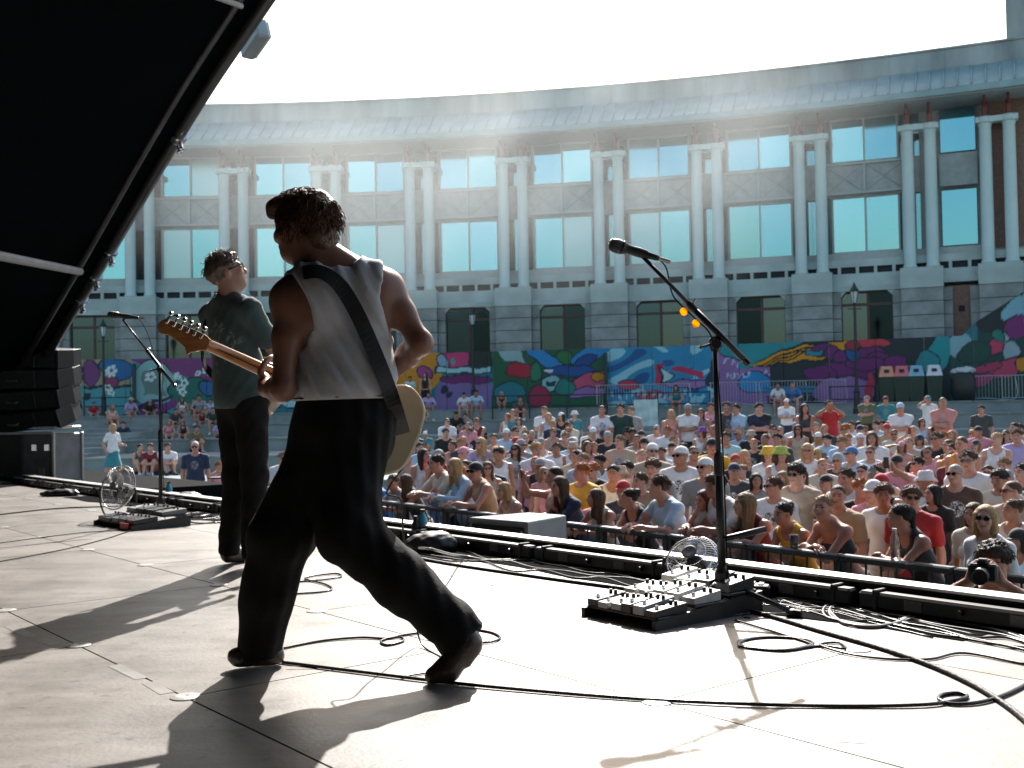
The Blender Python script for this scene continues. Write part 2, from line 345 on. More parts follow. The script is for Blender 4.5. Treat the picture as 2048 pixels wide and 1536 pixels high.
def sp_panel(x0, x1):
    def f(m):
        z0, z1 = 12.76 + dz, 14.14 + dz; polar_box(m, PH0 + arcx(x0), PH0 + arcx(x1), R0 + 0.56, R0 + 0.6, z0, z1)
        m.tube([pol(PH0 + arcx(x0), R0 + 0.54, z0), pol(PH0 + arcx(x1), R0 + 0.54, z1)], 0.022, 5); m.tube([pol(PH0 + arcx(x0), R0 + 0.53, z1), pol(PH0 + arcx(x1), R0 + 0.53, z0)], 0.022, 5)
    return f
spp = [bm_(sp_panel(-1.84, -0.06), 'spandrel_panel'), bm_(sp_panel(0.06, 1.84), 'spandrel_panel')]
spback = bm_(lambda m: polar_box(m, PH0 - arcx(2.57), PH0 + arcx(2.57), R0 + 0.8, R0 + 1.09, 12.55 + dz, 14.35 + dz), 'spandrel_wall')
rw = random.Random(3)
for i in range(I0, I1 + 1):
    # a pair of columns at each whole bay
    if i == 5: a = 4.68 * BAY
    else: a = i * BAY
    Mi = spin(a)
    for me, nm, m in ((colL, 'column', COLM), (colR, 'column', COLM), (capm, 'column_cap', COLM), (stL, 'steel_strut', REDST), (stR, 'steel_strut', REDST), (pierm, 'pier_cap', STONE_L)): inst(me, nm, m, parent=B, M=Mi)
    for me, z0 in blocks[:6]: inst(me, 'stone_block', STONE_D, parent=B, M=Mi)
    for q in range(6):
        for me in jl[q]: inst(me, 'stone_block', STONE_D, parent=B, M=Mi)
    if i >= 5: continue
    # a bay of windows between this pair and the next
    half = 0.34 if i == 4 else 0.5
    Mw = spin((i + half) * BAY)
    if i == 4:   # the narrow last bay: blank niche below, one pane above
        mbn = MB(); polar_box(mbn, bay(4.34) - arcx(0.65), bay(4.34) + arcx(0.65), R0 + 0.05, R0 + 0.25, 4.5, 7.75 + dz); bpart(mbn, 'niche', BRICK)
        mbv = MB(); mbv.box(pol(bay(4.34), R0 + 0.02, 6.9), (0.25, 0.1, 0.25)); bpart(mbv, 'niche_vent', SLOT)
        for za, zb in ((9.81 + dz, 12.51 + dz), (14.39 + dz, 16.47 + dz)):
            mbn = MB(); polar_box(mbn, bay(4.34) - arcx(0.78), bay(4.34) + arcx(0.78), RW, RW + 0.02, za, zb); bpart(mbn, 'pane', GLASS[1])
        mbn = MB(); polar_box(mbn, bay(4.34) - arcx(0.85), bay(4.34) + arcx(0.85), R0 + 0.5, R0 + 0.6, 12.66 + dz, 14.24 + dz); bpart(mbn, 'spandrel_panel', SPAND)
        continue
    inst(lintm, 'lintel', STONE_L, parent=B, M=Mw)
    g = inst(gfr, 'ground_window', BROWN, parent=B, M=Mw)
    for me in gp: inst(me, 'pane', rw.choice(gdim), parent=g)
    for lev in (0, 1):
        w = inst(wfr[lev], 'window', FRAME, parent=B, M=Mw)
        for me in wp[lev]:
            cen = np.mean([v.co[:] for v in me.vertices], 0)
            t = Matrix.Translation(Vector(cen)) @ Matrix.Rotation(rw.uniform(-.02, .02), 4, 'X') @ Matrix.Rotation(rw.uniform(-.03, .03), 4, 'Z') @ Matrix.Translation(-Vector(cen))
            inst(me, 'pane', rw.choice(GLASS), parent=w, M=t)
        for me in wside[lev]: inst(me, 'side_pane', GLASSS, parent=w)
    s_ = inst(spback, 'spandrel', SPAND, parent=B, M=Mw); inst(spfr, 'spandrel_frame', FRAME, parent=s_)
    for me in spp: inst(me, 'spandrel_panel', SPAND, parent=s_)
mb = MB(); polar_box(mb, bay(4.62), bay(5.6), R0 + 0.55, R0 + 1.2, 9.5 + dz, 16.6 + dz, 3); bpart(mb, 'brick_end_wall', BRICK)
mb = MB(); q = pol(bay(5.0), R0 + 4.5, 0); polar_box(mb, bay(4.78), bay(5.5), R0 + 2.0, R0 + 7, 19.3, 24, 2); bpart(mb, 'roof_tower', PARA)

# ------------------------------------------------------------------ painted hoarding
RH = 91.0
def hoard_top(px): return 5.35 if px < 1925 else 5.35 + min(1.0, (px - 1925) / 25.0) * 0.55 + max(0, px - 1950) / 98.0 * 1.25
def sh_ell(X, Y, cx_, cy_, rx, ry, ang=0):
    c, s_ = math.cos(ang), math.sin(ang); dx, dy = X - cx_, Y - cy_; return ((dx * c + dy * s_) / rx) ** 2 + ((-dx * s_ + dy * c) / ry) ** 2 < 1
def sh_poly(X, Y, pts):
    ins = np.zeros(X.shape, bool); n = len(pts)
    for i in range(n):
        x0, y0 = pts[i]; x1, y1 = pts[(i + 1) % n]
        if y0 == y1: continue
        ins ^= ((y0 > Y) != (y1 > Y)) & (X < (x1 - x0) * (Y - y0) / (y1 - y0) + x0)
    return ins
def mural(X, Y):
    c = np.zeros((len(X), 3)); c[:] = (24, 112, 122)
    wob = 2.2 * np.sin(X * .11 + Y * .07) + 1.8 * np.sin(Y * .16 - X * .05 + 1)
    x, y = X + wob, Y + 1.6 * np.sin(X * .13)
    def P(mask, col): c[mask] = col
    def E(cx_, cy_, rx, ry, col, ang=0, out=True):
        if out: P(sh_ell(x, y, cx_, cy_, rx + 2.6, ry + 2.6, ang), (14, 34, 44))
        P(sh_ell(x, y, cx_, cy_, rx, ry, ang), col)
    def Q(pts, col): P(sh_poly(x, y, pts), col)
    # left stretch
    P(X < 470, (70, 150, 158)); Q([(120, 690), (470, 690), (470, 770), (330, 745), (250, 716), (120, 718)], (118, 58, 112))
    Q([(120, 718), (262, 716), (262, 772), (120, 772)], (150, 146, 118)); E(232, 738, 34, 20, (12, 104, 160), .3); E(182, 745, 14, 26, (110, 58, 112)); E(222, 762, 10, 16, (128, 60, 96)); E(150, 742, 12, 30, (110, 58, 112))
    E(306, 768, 44, 46, (128, 178, 178)); Q([(285, 742), (330, 742), (330, 790), (285, 790)], (96, 128, 124)); E(384, 786, 48, 30, (8, 106, 96)); E(418, 776, 22, 14, (16, 96, 150))
    Q([(165, 772), (264, 770), (264, 775), (165, 778)], (12, 40, 52)); Q([(264, 812), (345, 790), (345, 795), (264, 824)], (40, 24, 66)); Q([(275, 818), (350, 798), (360, 815), (290, 835)], (112, 60, 120)); Q([(165, 785), (180, 785), (180, 800), (165, 800)], (20, 40, 58))
    for i in range(14): E(170 + i * 20, 845 - 7 * (i % 3), 9, 6, [(30, 130, 140), (110, 60, 118), (150, 150, 120)][i % 3])
    for cx_, cy_, r in ((367, 765, 7), (360, 776, 5), (368, 783, 6), (226, 740, 8), (218, 746, 6), (218, 776, 5), (222, 784, 5), (300, 755, 7), (352, 756, 4), (412, 742, 5), (398, 748, 4), (356, 752, 4)):
        for k in range(5): E(cx_ + r * math.cos(k * 1.257), cy_ + r * math.sin(k * 1.257), r * .55, r * .55, (205, 225, 222), out=False)
    for cx_, cy_, rx, ry, cl in ((480, 745, 46, 34, (118, 58, 112)), (520, 790, 50, 26, (20, 116, 128)), (560, 728, 40, 20, (196, 132, 20)), (610, 770, 48, 34, (184, 74, 108)), (660, 725, 44, 18, (24, 128, 190)), (690, 785, 52, 24, (118, 100, 152)), (735, 745, 40, 30, (20, 120, 110)), (590, 800, 34, 16, (150, 200, 204))): E(cx_, cy_, rx, ry, cl, .2)
    # middle stretch
    Q([(760, 700), (905, 700), (880, 760), (840, 800), (760, 800)], (196, 132, 20)); E(850, 745, 16, 12, (150, 62, 122)); E(912, 720, 34, 17, (186, 58, 108)); E(885, 725, 9, 14, (130, 170, 190)); E(906, 722, 5, 7, (60, 150, 150), out=False)
    Q([(938, 695), (986, 695), (986, 742), (938, 740)], (24, 44, 40)); Q([(870, 733), (986, 733), (986, 748), (870, 748)], (8, 60, 74)); Q([(874, 736), (983, 736), (983, 745), (874, 745)], (152, 200, 204)); E(930, 760, 50, 9, (104, 30, 98)); Q([(872, 766), (984, 768), (984, 820), (872, 820)], (118, 100, 152)); E(890, 780, 7, 9, (16, 34, 66), out=False); E(899, 789, 4, 7, (16, 34, 66), .5, out=False)
    P((X > 986) & (X < 1212), (16, 86, 58)); Q([(996, 690), (1036, 690), (1054, 726), (1008, 722)], (140, 176, 178)); E(1088, 716, 38, 13, (24, 128, 190), .5); E(1130, 716, 16, 13, (30, 110, 60)); E(1180, 708, 40, 12, (24, 128, 190), -.4); E(1165, 728, 30, 10, (10, 64, 128), -.6)
    E(1040, 740, 27, 14, (166, 26, 52)); E(1072, 745, 12, 18, (24, 116, 84)); E(1142, 742, 52, 10, (10, 76, 140)); E(1178, 764, 44, 17, (184, 74, 108), -.35); E(1196, 752, 12, 8, (196, 128, 24)); E(1102, 766, 18, 15, (132, 184, 188)); Q([(1090, 762), (1110, 762), (1110, 771), (1090, 771)], (14, 50, 60)); Q([(1092, 738), (1106, 738), (1106, 743), (1092, 743)], (200, 220, 220)); E(1172, 785, 40, 9, (140, 100, 160), -.1); E(1080, 795, 22, 22, (140, 36, 70)); E(1020, 785, 30, 20, (20, 116, 128)); E(1130, 775, 16, 16, (20, 120, 110))
    P((X > 1210) & (X < 1432), (30, 134, 176)); sw = np.sin(X * .075 + 3 * np.sin(Y * .06)) + np.sin(Y * .12 + 2 * np.sin(X * .045)); m = (X > 1210) & (X < 1432); P(m & (sw > 1.05), (140, 200, 212)); P(m & (sw < -1.2), (10, 84, 140))
    E(1375, 742, 34, 6, (176, 48, 92), .2, False); E(1400, 752, 12, 4, (176, 48, 92), .4, False); E(1256, 770, 18, 9, (178, 50, 84), .2); Q([(1312, 730), (1330, 728), (1330, 774), (1312, 770)], (176, 44, 78)); Q([(1320, 732), (1352, 750), (1320, 772)], (8, 44, 60)); Q([(1324, 738), (1346, 750), (1324, 766)], (170, 206, 208)); E(1380, 768, 48, 7, (150, 112, 168)); E(1300, 790, 30, 10, (150, 36, 70), 0, False)
    for i in range(16): E(1226 + i * 13, 790 + 4 * math.sin(i), 3, 5, (150, 205, 215), out=False)
    P((X > 1430) & (X < 1540), (140, 104, 160)); E(1500, 700, 60, 20, (24, 140, 150)); E(1512, 765, 34, 20, (30, 130, 190)); Q([(1425, 715), (1437, 740), (1437, 765), (1422, 778), (1412, 770)], (10, 50, 70))
    for i, (wx, wy) in enumerate(((1450, 722), (1462, 725), (1474, 729), (1487, 732), (1450, 752), (1459, 753), (1468, 752), (1478, 751), (1488, 749), (1498, 748), (1530, 742), (1541, 745), (1552, 748))):
        Q([(wx, wy - 5), (wx + 3, wy - 5), (wx + 2, wy + 5), (wx - 1, wy + 5)], (176, 200, 220)); Q([(wx, wy - 5 + (i % 3) * 4), (wx + 7, wy - 4 + (i % 3) * 4), (wx + 7, wy - 2 + (i % 3) * 4), (wx, wy - 3 + (i % 3) * 4)], (176, 200, 220))
    # right stretch
    P((X > 1540) & (X < 1905), (26, 44, 50)); Q([(1470, 670), (1620, 670), (1570, 712), (1500, 738), (1480, 736)], (28, 140, 146)); Q([(1496, 736), (1540, 708), (1600, 688), (1712, 676), (1706, 722), (1610, 724), (1560, 730)], (18, 26, 30)); Q([(1500, 734), (1542, 711), (1602, 692), (1708, 680), (1702, 718), (1608, 720), (1560, 726)], (206, 142, 26))
    for k in range(3): Q([(1512 + 12 * k, 733), (1580 + 16 * k, 702), (1640, 690 + 9 * k), (1640, 693 + 9 * k), (1582 + 16 * k, 705), (1518 + 12 * k, 733)], (26, 24, 20))
    for cx_, cy_, rx, ry in ((1645, 700, 20, 12), (1664, 706, 16, 14), (1682, 712, 13, 12), (1740, 706, 26, 13), (1760, 716, 24, 10), (1690, 742, 62, 17), (1640, 748, 30, 16), (1735, 728, 44, 12), (1790, 724, 22, 12)): E(cx_, cy_, rx, ry, (104, 34, 102))
    Q([(1612, 700), (1646, 699), (1646, 711), (1612, 712)], (12, 60, 76)); Q([(1615, 702), (1643, 702), (1643, 709), (1615, 710)], (32, 140, 160)); E(1704, 708, 13, 15, (14, 84, 142)); E(1742, 684, 36, 9, (192, 60, 74)); E(1706, 692, 11, 9, (150, 40, 60)); E(1690, 784, 62, 30, (140, 104, 156)); E(1740, 776, 10, 30, (176, 56, 76), 0, False)
    E(1882, 706, 22, 38, (20, 142, 148), .2); E(1856, 725, 22, 22, (20, 132, 140)); E(1920, 690, 22, 26, (130, 176, 186), .3, False); P((X > 1902) & (y > 715) & (X < 1960), (10, 78, 70)); P((X > 1955), (12, 66, 64)); E(1990, 640, 34, 20, (24, 40, 44), -.4); E(2040, 615, 40, 20, (120, 176, 190), -.5, False)
    for cx_, cy_, rx, ry, cl in ((2035, 655, 28, 22, (116, 40, 108)), (1990, 695, 20, 14, (184, 62, 92)), (2010, 680, 8, 18, (150, 184, 180)), (1998, 672, 9, 12, (24, 120, 110)), (2022, 700, 16, 20, (140, 170, 180)), (2020, 735, 50, 16, (180, 62, 98)), (2045, 730, 16, 14, (186, 124, 30)), (1950, 705, 34, 20, (8, 70, 62)), (1975, 738, 30, 10, (160, 56, 90)), (1960, 760, 30, 12, (150, 60, 100))): E(cx_, cy_, rx, ry, cl, -.3)
    return ((c / 255.0) ** 2.2) * 1.15
HB = empty('painted_hoarding', pol(bay(0), RH, 2.4), label='long curved hoarding painted with bright graffiti murals below the building', cat='hoarding')
mmat = bpy.data.materials.new('mural_paint'); mmat.use_nodes = True; n = mmat.node_tree.nodes; l = mmat.node_tree.links
at = n.new('ShaderNodeAttribute'); at.attribute_name = 'paint'; tx = n.new('ShaderNodeTexNoise'); tx.inputs['Scale'].default_value = 1.7; tx.inputs['Detail'].default_value = 6
mx = n.new('ShaderNodeMix'); mx.data_type = 'RGBA'; mx.blend_type = 'MULTIPLY'; mx.inputs[0].default_value = 0.35; l.new(at.outputs['Color'], mx.inputs[6]); l.new(tx.outputs[0], mx.inputs[7])
l.new(mx.outputs[2], n['Principled BSDF'].inputs['Base Color']); n['Principled BSDF'].inputs['Roughness'].default_value = 0.55
np_ = 27; pa, pb = bay(-5.6), bay(5.7)
for k in range(np_):
    a0 = pa + (pb - pa) * k / np_; a1 = pa + (pb - pa) * (k + 1) / np_ - 0.00025; nx, nz = 44, 56
    pm = project(pol((a0 + a1) / 2, RH, 4))[0]
    A = np.linspace(a0, a1, nx + 1); Z = np.linspace(0, 1, nz + 1); vs = []
    r_ = RH + rw.uniform(-.012, .012)
    for a in A:
        px_ = project(pol(a, RH, 5))[0]; zt = hoard_top(px_)
        for z in Z: vs.append(pol(a, r_, 2.4 + (zt - 2.4) * z))
    vs = np.array(vs); X, Y = project_many(vs); colr = mural(X, Y)
    fs = [(i * (nz + 1) + j, (i + 1) * (nz + 1) + j, (i + 1) * (nz + 1) + j + 1, i * (nz + 1) + j + 1) for i in range(nx) for j in range(nz)]
    nb = len(vs); top = [i * (nz + 1) + nz for i in range(nx + 1)]; bot = [i * (nz + 1) for i in range(nx + 1)]
    back = np.array([pol(A[i], r_ + 0.05, vs[t][2]) for i, t in enumerate(top)] + [pol(a, r_ + 0.05, 2.4) for a in A])
    fs += [(top[i], top[i + 1], nb + i + 1, nb + i) for i in range(nx)] + [(nb + i, nb + i + 1, nb + nx + 2 + i, nb + nx + 1 + i) for i in range(nx)]
    fs += [tuple(bot[0:1]) + (nb + nx + 1, nb, top[0]), (top[-1], nb + nx, nb + 2 * nx + 1, bot[-1])]
    allv = np.vstack((vs, back)) - np.array(HB.location); me = bpy.data.meshes.new('panel'); me.from_pydata(allv.tolist(), [], fs); me.update()
    ca = me.color_attributes.new('paint', 'FLOAT_COLOR', 'POINT'); full = np.ones((len(allv), 4)); full[:nb, :3] = colr; full[nb:, :3] = 0.12; ca.data.foreach_set('color', full.ravel())
    me.materials.append(mmat); o = bpy.data.objects.new('panel', me); COL.objects.link(o); o.parent = HB
for px_ in (268, 1212): # dark posts against the hoarding
    d = ray(px_, 760); 
    for Yd in np.linspace(45, 60, 300):
        p = atY(px_, 760, Yd)
        if np.hypot(p[0] - C0[0], p[1] - C0[1]) > RH - 0.25: break
    mb = MB(); mb.box((p[0] , p[1], 3.75), (0.16, 0.16, 2.7), bev=.02)
    mb.build('post', mat('dark_green_post', (0.012, 0.04, 0.042), .5), label='dark post before the hoarding, left of the stage mic stand' if px_ < 400 else 'dark post before the hoarding, left of the sky blue mural', cat='post', origin=(p[0], p[1], 2.4))
# ================================================================== STAGE
def ray_plane_b(px, py, b):           # where the ray meets the upright plane b = const
    d = ray(px, py); n_ = V; t = (b + (LP - CO * np.array((1, 1, 0))).dot(n_)) / d.dot(n_); p = CO + d * t
    return p, (p - LP).dot(U)
def ab(p): q = np.array((p[0], p[1], 0)) - LP; return q.dot(U), q.dot(V)
DECK = mat('stage_deck_ply', (0.27, 0.245, 0.225), 0.42, var=0.16, scale=2.2, bump=0.06, bscale=60, spec=0.5)
n = DECK.node_tree.nodes; l = DECK.node_tree.links; bs = n['Principled BSDF']; tc = n['Texture Coordinate']
geo = n.new('ShaderNodeNewGeometry')
ns = n.new('ShaderNodeTexNoise'); ns.inputs['Scale'].default_value = 3.1; ns.inputs['Detail'].default_value = 8; ns.inputs['Roughness'].default_value = 0.7; l.new(geo.outputs['Position'], ns.inputs[0])
rp = n.new('ShaderNodeMapRange'); rp.inputs[1].default_value = 0.3; rp.inputs[2].default_value = 0.72; rp.inputs[3].default_value = 0.33; rp.inputs[4].default_value = 0.55
l.new(ns.outputs[0], rp.inputs[0]); l.new(rp.outputs[0], bs.inputs['Roughness'])
mpg = n.new('ShaderNodeMapping'); mpg.inputs['Rotation'].default_value = (0, 0, -ANG_U); mpg.inputs['Scale'].default_value = (1.2, 4.5, 1); l.new(geo.outputs['Position'], mpg.inputs[0])
n2 = n.new('ShaderNodeTexNoise'); n2.inputs['Scale'].default_value = 2.2; n2.inputs['Detail'].default_value = 6; l.new(mpg.outputs[0], n2.inputs[0])
r2 = n.new('ShaderNodeValToRGB'); r2.color_ramp.elements[0].position = .25; r2.color_ramp.elements[0].color = (.165, .150, .137, 1); r2.color_ramp.elements[1].position = .75; r2.color_ramp.elements[1].color = (.262, .240, .222, 1)
l.new(n2.outputs[0], r2.inputs[0])
n3 = n.new('ShaderNodeTexNoise'); n3.inputs['Scale'].default_value = 22; n3.inputs['Detail'].default_value = 3; l.new(geo.outputs['Position'], n3.inputs[0])
r3 = n.new('ShaderNodeValToRGB'); r3.color_ramp.elements[0].position = .60; r3.color_ramp.elements[0].color = (1, 1, 1, 1); r3.color_ramp.elements[1].position = .74; r3.color_ramp.elements[1].color = (.62, .6, .58, 1); l.new(n3.outputs[0], r3.inputs[0])
m3 = n.new('ShaderNodeMix'); m3.data_type = 'RGBA'; m3.blend_type = 'MULTIPLY'; m3.inputs[0].default_value = 1; l.new(r2.outputs[0], m3.inputs[6]); l.new(r3.outputs[0], m3.inputs[7]); oi = n.new('ShaderNodeObjectInfo'); rr_ = n.new('ShaderNodeMapRange'); rr_.inputs[3].default_value = .80; rr_.inputs[4].default_value = 1.12; l.new(oi.outputs['Random'], rr_.inputs[0])
m4 = n.new('ShaderNodeMix'); m4.data_type = 'RGBA'; m4.blend_type = 'MULTIPLY'; m4.inputs[0].default_value = 1; l.new(m3.outputs[2], m4.inputs[6]); l.new(rr_.outputs[0], m4.inputs[7]); l.new(m4.outputs[2], bs.inputs['Base Color'])
def uvbox(mb, a0, a1, b0, b1, z0, z1, mi=0):
    c = st((a0 + a1) / 2, (b0 + b1) / 2, (z0 + z1) / 2); return mb.box(c, (a1 - a0, b1 - b0, z1 - z0), rotz(ANG_U), mi)
mb = MB(); uvbox(mb, -8.6, 12, -9, 0.0, 0.02, STZ - 0.022); stage = mb.build('stage', BLACK, kind='structure')
mb = MB(); uvbox(mb, -14, -7.0, -4, 2.2, 0.02, STZ - 0.06); mb.build('stage_wing', BLACK, kind='structure')
mb = MB(); uvbox(mb, 0.0, 2.0, 0.0, 1.0, -0.02, 0.0); 
deck_me = MB().box((1.0, 0.5, -0.01), (1.992, 0.992, 0.02)).mesh('deck_panel')
disc_me = MB().lathe([(0.045, 0.0), (0.045, 0.002), (0.03, 0.005), (0.012, 0.005), (0.0, 0.003)], n=18).mesh('fixing_cap')
aA, bA = ab(floor_pt(370, 1395)); DISC = mat('bright_fixing_cap', (0.42, 0.42, 0.40), 0.4, metal=0.2, var=.1)
b_edge = bA - math.floor((bA + 9) / 1.0) * 1.0
for jb in range(0, 10):
    b0 = b_edge + jb
    if b0 > -0.15: break
    for ja in range(-6, 7):
        a0 = aA + ja * 2.0 + (1.0 if jb % 2 else 0.0); c = st(a0 + 1, b0 + .5)
        bw = min(1.0, 0.0 - b0)
        x, y = project(c)
        near = c[1] > -3
        if not near or not (-900 < x < 3000): continue
        Mx = Matrix.Translation(tuple(st(a0, b0, STZ))) @ Matrix.Rotation(ANG_U, 4, 'Z') @ Matrix.Diagonal((1, bw, 1, 1))
        inst(deck_me, 'deck_panel', DECK, parent=stage, M=Mx)
        if b0 > -5:
            for da in (0.0, 1.0):
                px_, py_ = project(st(a0 + da, b0))
                if -30 < px_ < 2080 and 900 < py_ < 1560: inst(disc_me, 'fixing_cap', DISC, parent=stage, M=Matrix.Translation(tuple(st(a0 + da, b0, STZ + .001))))
# aluminium edge trim on the footlight ledge
ALU = mat('aluminium_trim', (0.72, 0.73, 0.73), 0.33, metal=0.7, var=.08)
mb = MB(); uvbox(mb, -8.6, 12, 0.002, 0.09, STZ - 0.3, STZ + 0.098); mb.build('stage_edge', BLKPLA, kind='structure')
mb = MB(); uvbox(mb, -8.6, 12, -0.01, 0.10, STZ + 0.101, STZ + 0.112); mb.build('stage_edge_trim', ALU, kind='structure')
LAB = mat('grey_label', (0.16, 0.16, 0.16), 0.5, var=.3, scale=120)
ORD0 = ['nearest', 'second nearest', 'third nearest', 'fourth nearest', 'fifth nearest', 'sixth nearest', 'seventh nearest', 'eighth nearest', 'ninth nearest', 'tenth nearest', 'eleventh nearest', 'twelfth nearest', 'thirteenth nearest', 'farthest']
for k in range(14):
    a0 = 4.0 - k * 1.04
    e = empty('footlight', st(a0 + .5, -0.06, STZ), ANG_U, label='black LED footlight batten along the stage edge, %s to the picture\'s right' % ORD0[k], cat='footlight', group='footlights along the stage edge')
    MB().box((0, 0, .046), (1.0, .07, .07), bev=.01).build('housing', BLKPLA, parent=e)
    for x in (-.42, .42): MB().box((x, 0, .05), (.02, .085, .085), bev=.004).build('bracket', BLKMET, parent=e)
    for x in (-.25, .18): MB().box((x, -.037, .046), (.075, .003, .04)).build('type_label', LAB, parent=e)
    for x in (-.05, .34): MB().lathe([(.012, 0), (.012, .02), (.006, .02)], (x, -.036, .046), rotx(math.pi / 2), n=8).build('socket', BLKMET, parent=e)
# ------------------------------------------------------------------ stage canopy: front arch tube, second tube, membrane
arch_px = [(105, 700), (160, 608), (210, 528), (270, 428), (345, 300), (400, 213), (480, 88), (540, -5)]
ap = []; AB = 0.5
for x, y in arch_px:
    p, a = ray_plane_b(x - 6, y, AB); ap.append((a, p[2]))
aL, zL = ap[0]; aR, zR = ap[-1]; slope = (ap[-1][1] - ap[-3][1]) / (ap[-1][0] - ap[-3][0])
sl0 = (ap[2][1] - ap[0][1]) / (ap[2][0] - ap[0][0])
ctrl = [(aL - 3.6, STZ - .3), (aL - 2.0, zL - .95)] + ap[0::2] + [(aR + 2.0, zR + slope * 1.5), (aR + 4.5, zR + slope * 2.1), (aR + 7, zR + slope * 1.9), (aR + 10, zR - .2), (aR + 12.5, zR - 1.6), (aR + 14.5, zR - 3.4), (aR + 15.5, STZ - .05)]
ctrl = np.array(ctrl); cur = spline(np.c_[ctrl, np.zeros(len(ctrl))], 8)[:, :2]
canopy = empty('stage_canopy', st(aL - 3.6, AB, STZ - .06), label='black tent canopy over the stage on a curved metal arch', cat='canopy')
KO = np.array(canopy.location)
MEMB = mat('black_membrane', (0.0035, 0.0050, 0.0058), 1.0, spec=.03, var=.25, scale=1.0, bump=.1, bscale=4)
TUBE = mat('arch_tube', (0.10, 0.10, 0.10), 0.35, metal=.8, var=.2, scale=3)
def cpt(a, z, b): return st(a, b, z) - KO
mb = MB(); mb.tube([cpt(a, z, AB) for a, z in cur], 0.065, 12); mb.build('arch_tube', TUBE, parent=canopy, smooth=True)
mb = MB(); mb.tube([cpt(a, z - .05, AB - .27) for a, z in cur], 0.04, 10); mb.build('inner_tube', TUBE, parent=canopy, smooth=True)
# membrane from the arch back over the stage
vs = []; fs = []; nb_ = 14
for a, z in cur:
    for j in range(nb_ + 1):
        w = j / nb_; b = AB + .03 - w * 10.2; zz = z - 0.9 * math.sin(w * math.pi) * min(1, max(0, (z - 2)) / 3) - 0.7 * w * min(1, max(0, z - 2) / 3); vs.append(cpt(a, zz + .06, b))
for i in range(len(cur) - 1):
    for j in range(nb_): q = i * (nb_ + 1) + j; fs.append((q, q + 1, q + nb_ + 2, q + nb_ + 1))
MB().add(vs, fs).build('membrane', MEMB, parent=canopy, smooth=True)
# unseen rear drape, added to keep light off the performers' backs
mb = MB(); 
for k in range(60):
    a0 = -9.5 + k * .42; c = st(a0, -8.8 + .09 * (k % 2), STZ + 2.6); mb.box(c, (.44, .04, 5.4), rotz(ANG_U + (.2 if k % 2 else -.2)))
mb.build('added_rear_drape', BLACK, label='unseen black drape added behind the stage to keep the performers dark', cat='drape')
# clamps on the arch and bars across the membrane
def clamp(px_, py_):
    p, a = ray_plane_b(px_, py_, AB); i = np.argmin(np.abs(cur[:, 0] - a)); t = unit(cpt(*cur[min(i + 1, len(cur) - 1)], AB) - cpt(*cur[i - 1], AB)); c = cpt(*cur[i], AB)
    m = MB(); m.lathe([(.085, -.05), (.095, -.03), (.095, .03), (.085, .05)], c, align_z(t), n=12); side = unit(np.cross(t, -V))
    for s_ in (-.03, .03): m.tube([c + side * .05 + t * s_, c + side * .17 + t * s_], .017, 6); m.lathe([(.03, 0), (.03, .02), (.0, .03)], c + side * .17 + t * s_, align_z(side), n=8)
    m.build('clamp', CHROME, parent=canopy)
for q in ((352, 297), (213, 527), (183, 572), (168, 602)): clamp(*q)
BAR = mat('grey_batten_bar', (0.3, 0.3, 0.3), 0.6, metal=0)
for (x0, y0, b0_), (x1, y1, b1_) in (((-60, 500, AB-2.3), (160, 543, AB-.42)), ((400, -18, AB-1.2), (482, 12, AB-.45))):
    p, _ = ray_plane_b(x0, y0, b0_); q, _ = ray_plane_b(x1, y1, b1_)
    MB().tube([p - KO, q - KO], .045 if y0 > 100 else .025, 8).build('batten_bar', BAR, parent=canopy)
# flood lamp clamped on the outside of the arch near the top of the picture
p, a = ray_plane_b(508, 78, AB+.3)
t = unit(cpt(*cur[np.argmin(np.abs(cur[:, 0] - a)) + 1], 0) - cpt(*cur[np.argmin(np.abs(cur[:, 0] - a)) - 1], 0)); sd = unit(np.cross(t, V))
if sd[2] > 0: sd = -sd
fl = empty('flood_lamp', p, label='grey flood lamp clamped outside the canopy arch against the sky', cat='lamp')
Rf = frame(t, V, np.cross(t, V)); LG = mat('lamp_grey', (0.30, 0.36, 0.37), 0.5, var=.1)
MB().box((0, 0, 0), (.40, .14, .22), Rf, bev=.02).build('housing', LG, parent=fl)
MB().box(-sd * .0 + V * .08, (.36, .02, .18), Rf).build('lens', mat('lamp_glass', (.6, .65, .66), .15), parent=fl)
for s_ in (-.17, .17): MB().tube([t * s_, t * s_ - sd * .2], .02, 6).build('bracket', LG, parent=fl)
for s_ in (-.17, .17): MB().lathe([(.04, -.02), (.04, .02), (.0, .03)], t * s_ - sd * .13, align_z(V), n=8).build('bolt', LG, parent=fl)

# ------------------------------------------------------------------ PA stack at the far side of the stage
DARKGRILL = mat('speaker_grille', (0.016, 0.018, 0.02), 0.6, var=.35, scale=90)
pa_p = atY(92, 964, 13.2); pa_z = STZ - .06
base = atZ(88, 966, pa_z); rz = math.radians(-20)
case = empty('flight_case', base, rz, label='grey flight case with steel corners under the speaker stack', cat='flight case')
CASE = mat('grey_case_laminate', (0.20, 0.20, 0.20), 0.5, var=.2, scale=5); s_px = 2200 / base[1]
w_, d_, h_ = 1.05, .55, 96 / s_px
MB().box((-.1, 0, h_ / 2 + .03), (w_ * .98, d_ * .98, h_), bev=.02).build('case_body', CASE, parent=case)
for x in (-.1 - w_ / 2, -.1 + w_ / 2):
    for y in (-d_ / 2, d_ / 2): MB().box((x, y, h_ / 2 + .03), (.04, .04, h_ + .01), bev=.008).build('edge_trim', STEEL, parent=case)
for z in (.03, h_ + .03): MB().box((-.1, -d_ / 2, z), (w_, .04, .04), bev=.008).build('edge_trim', STEEL, parent=case)
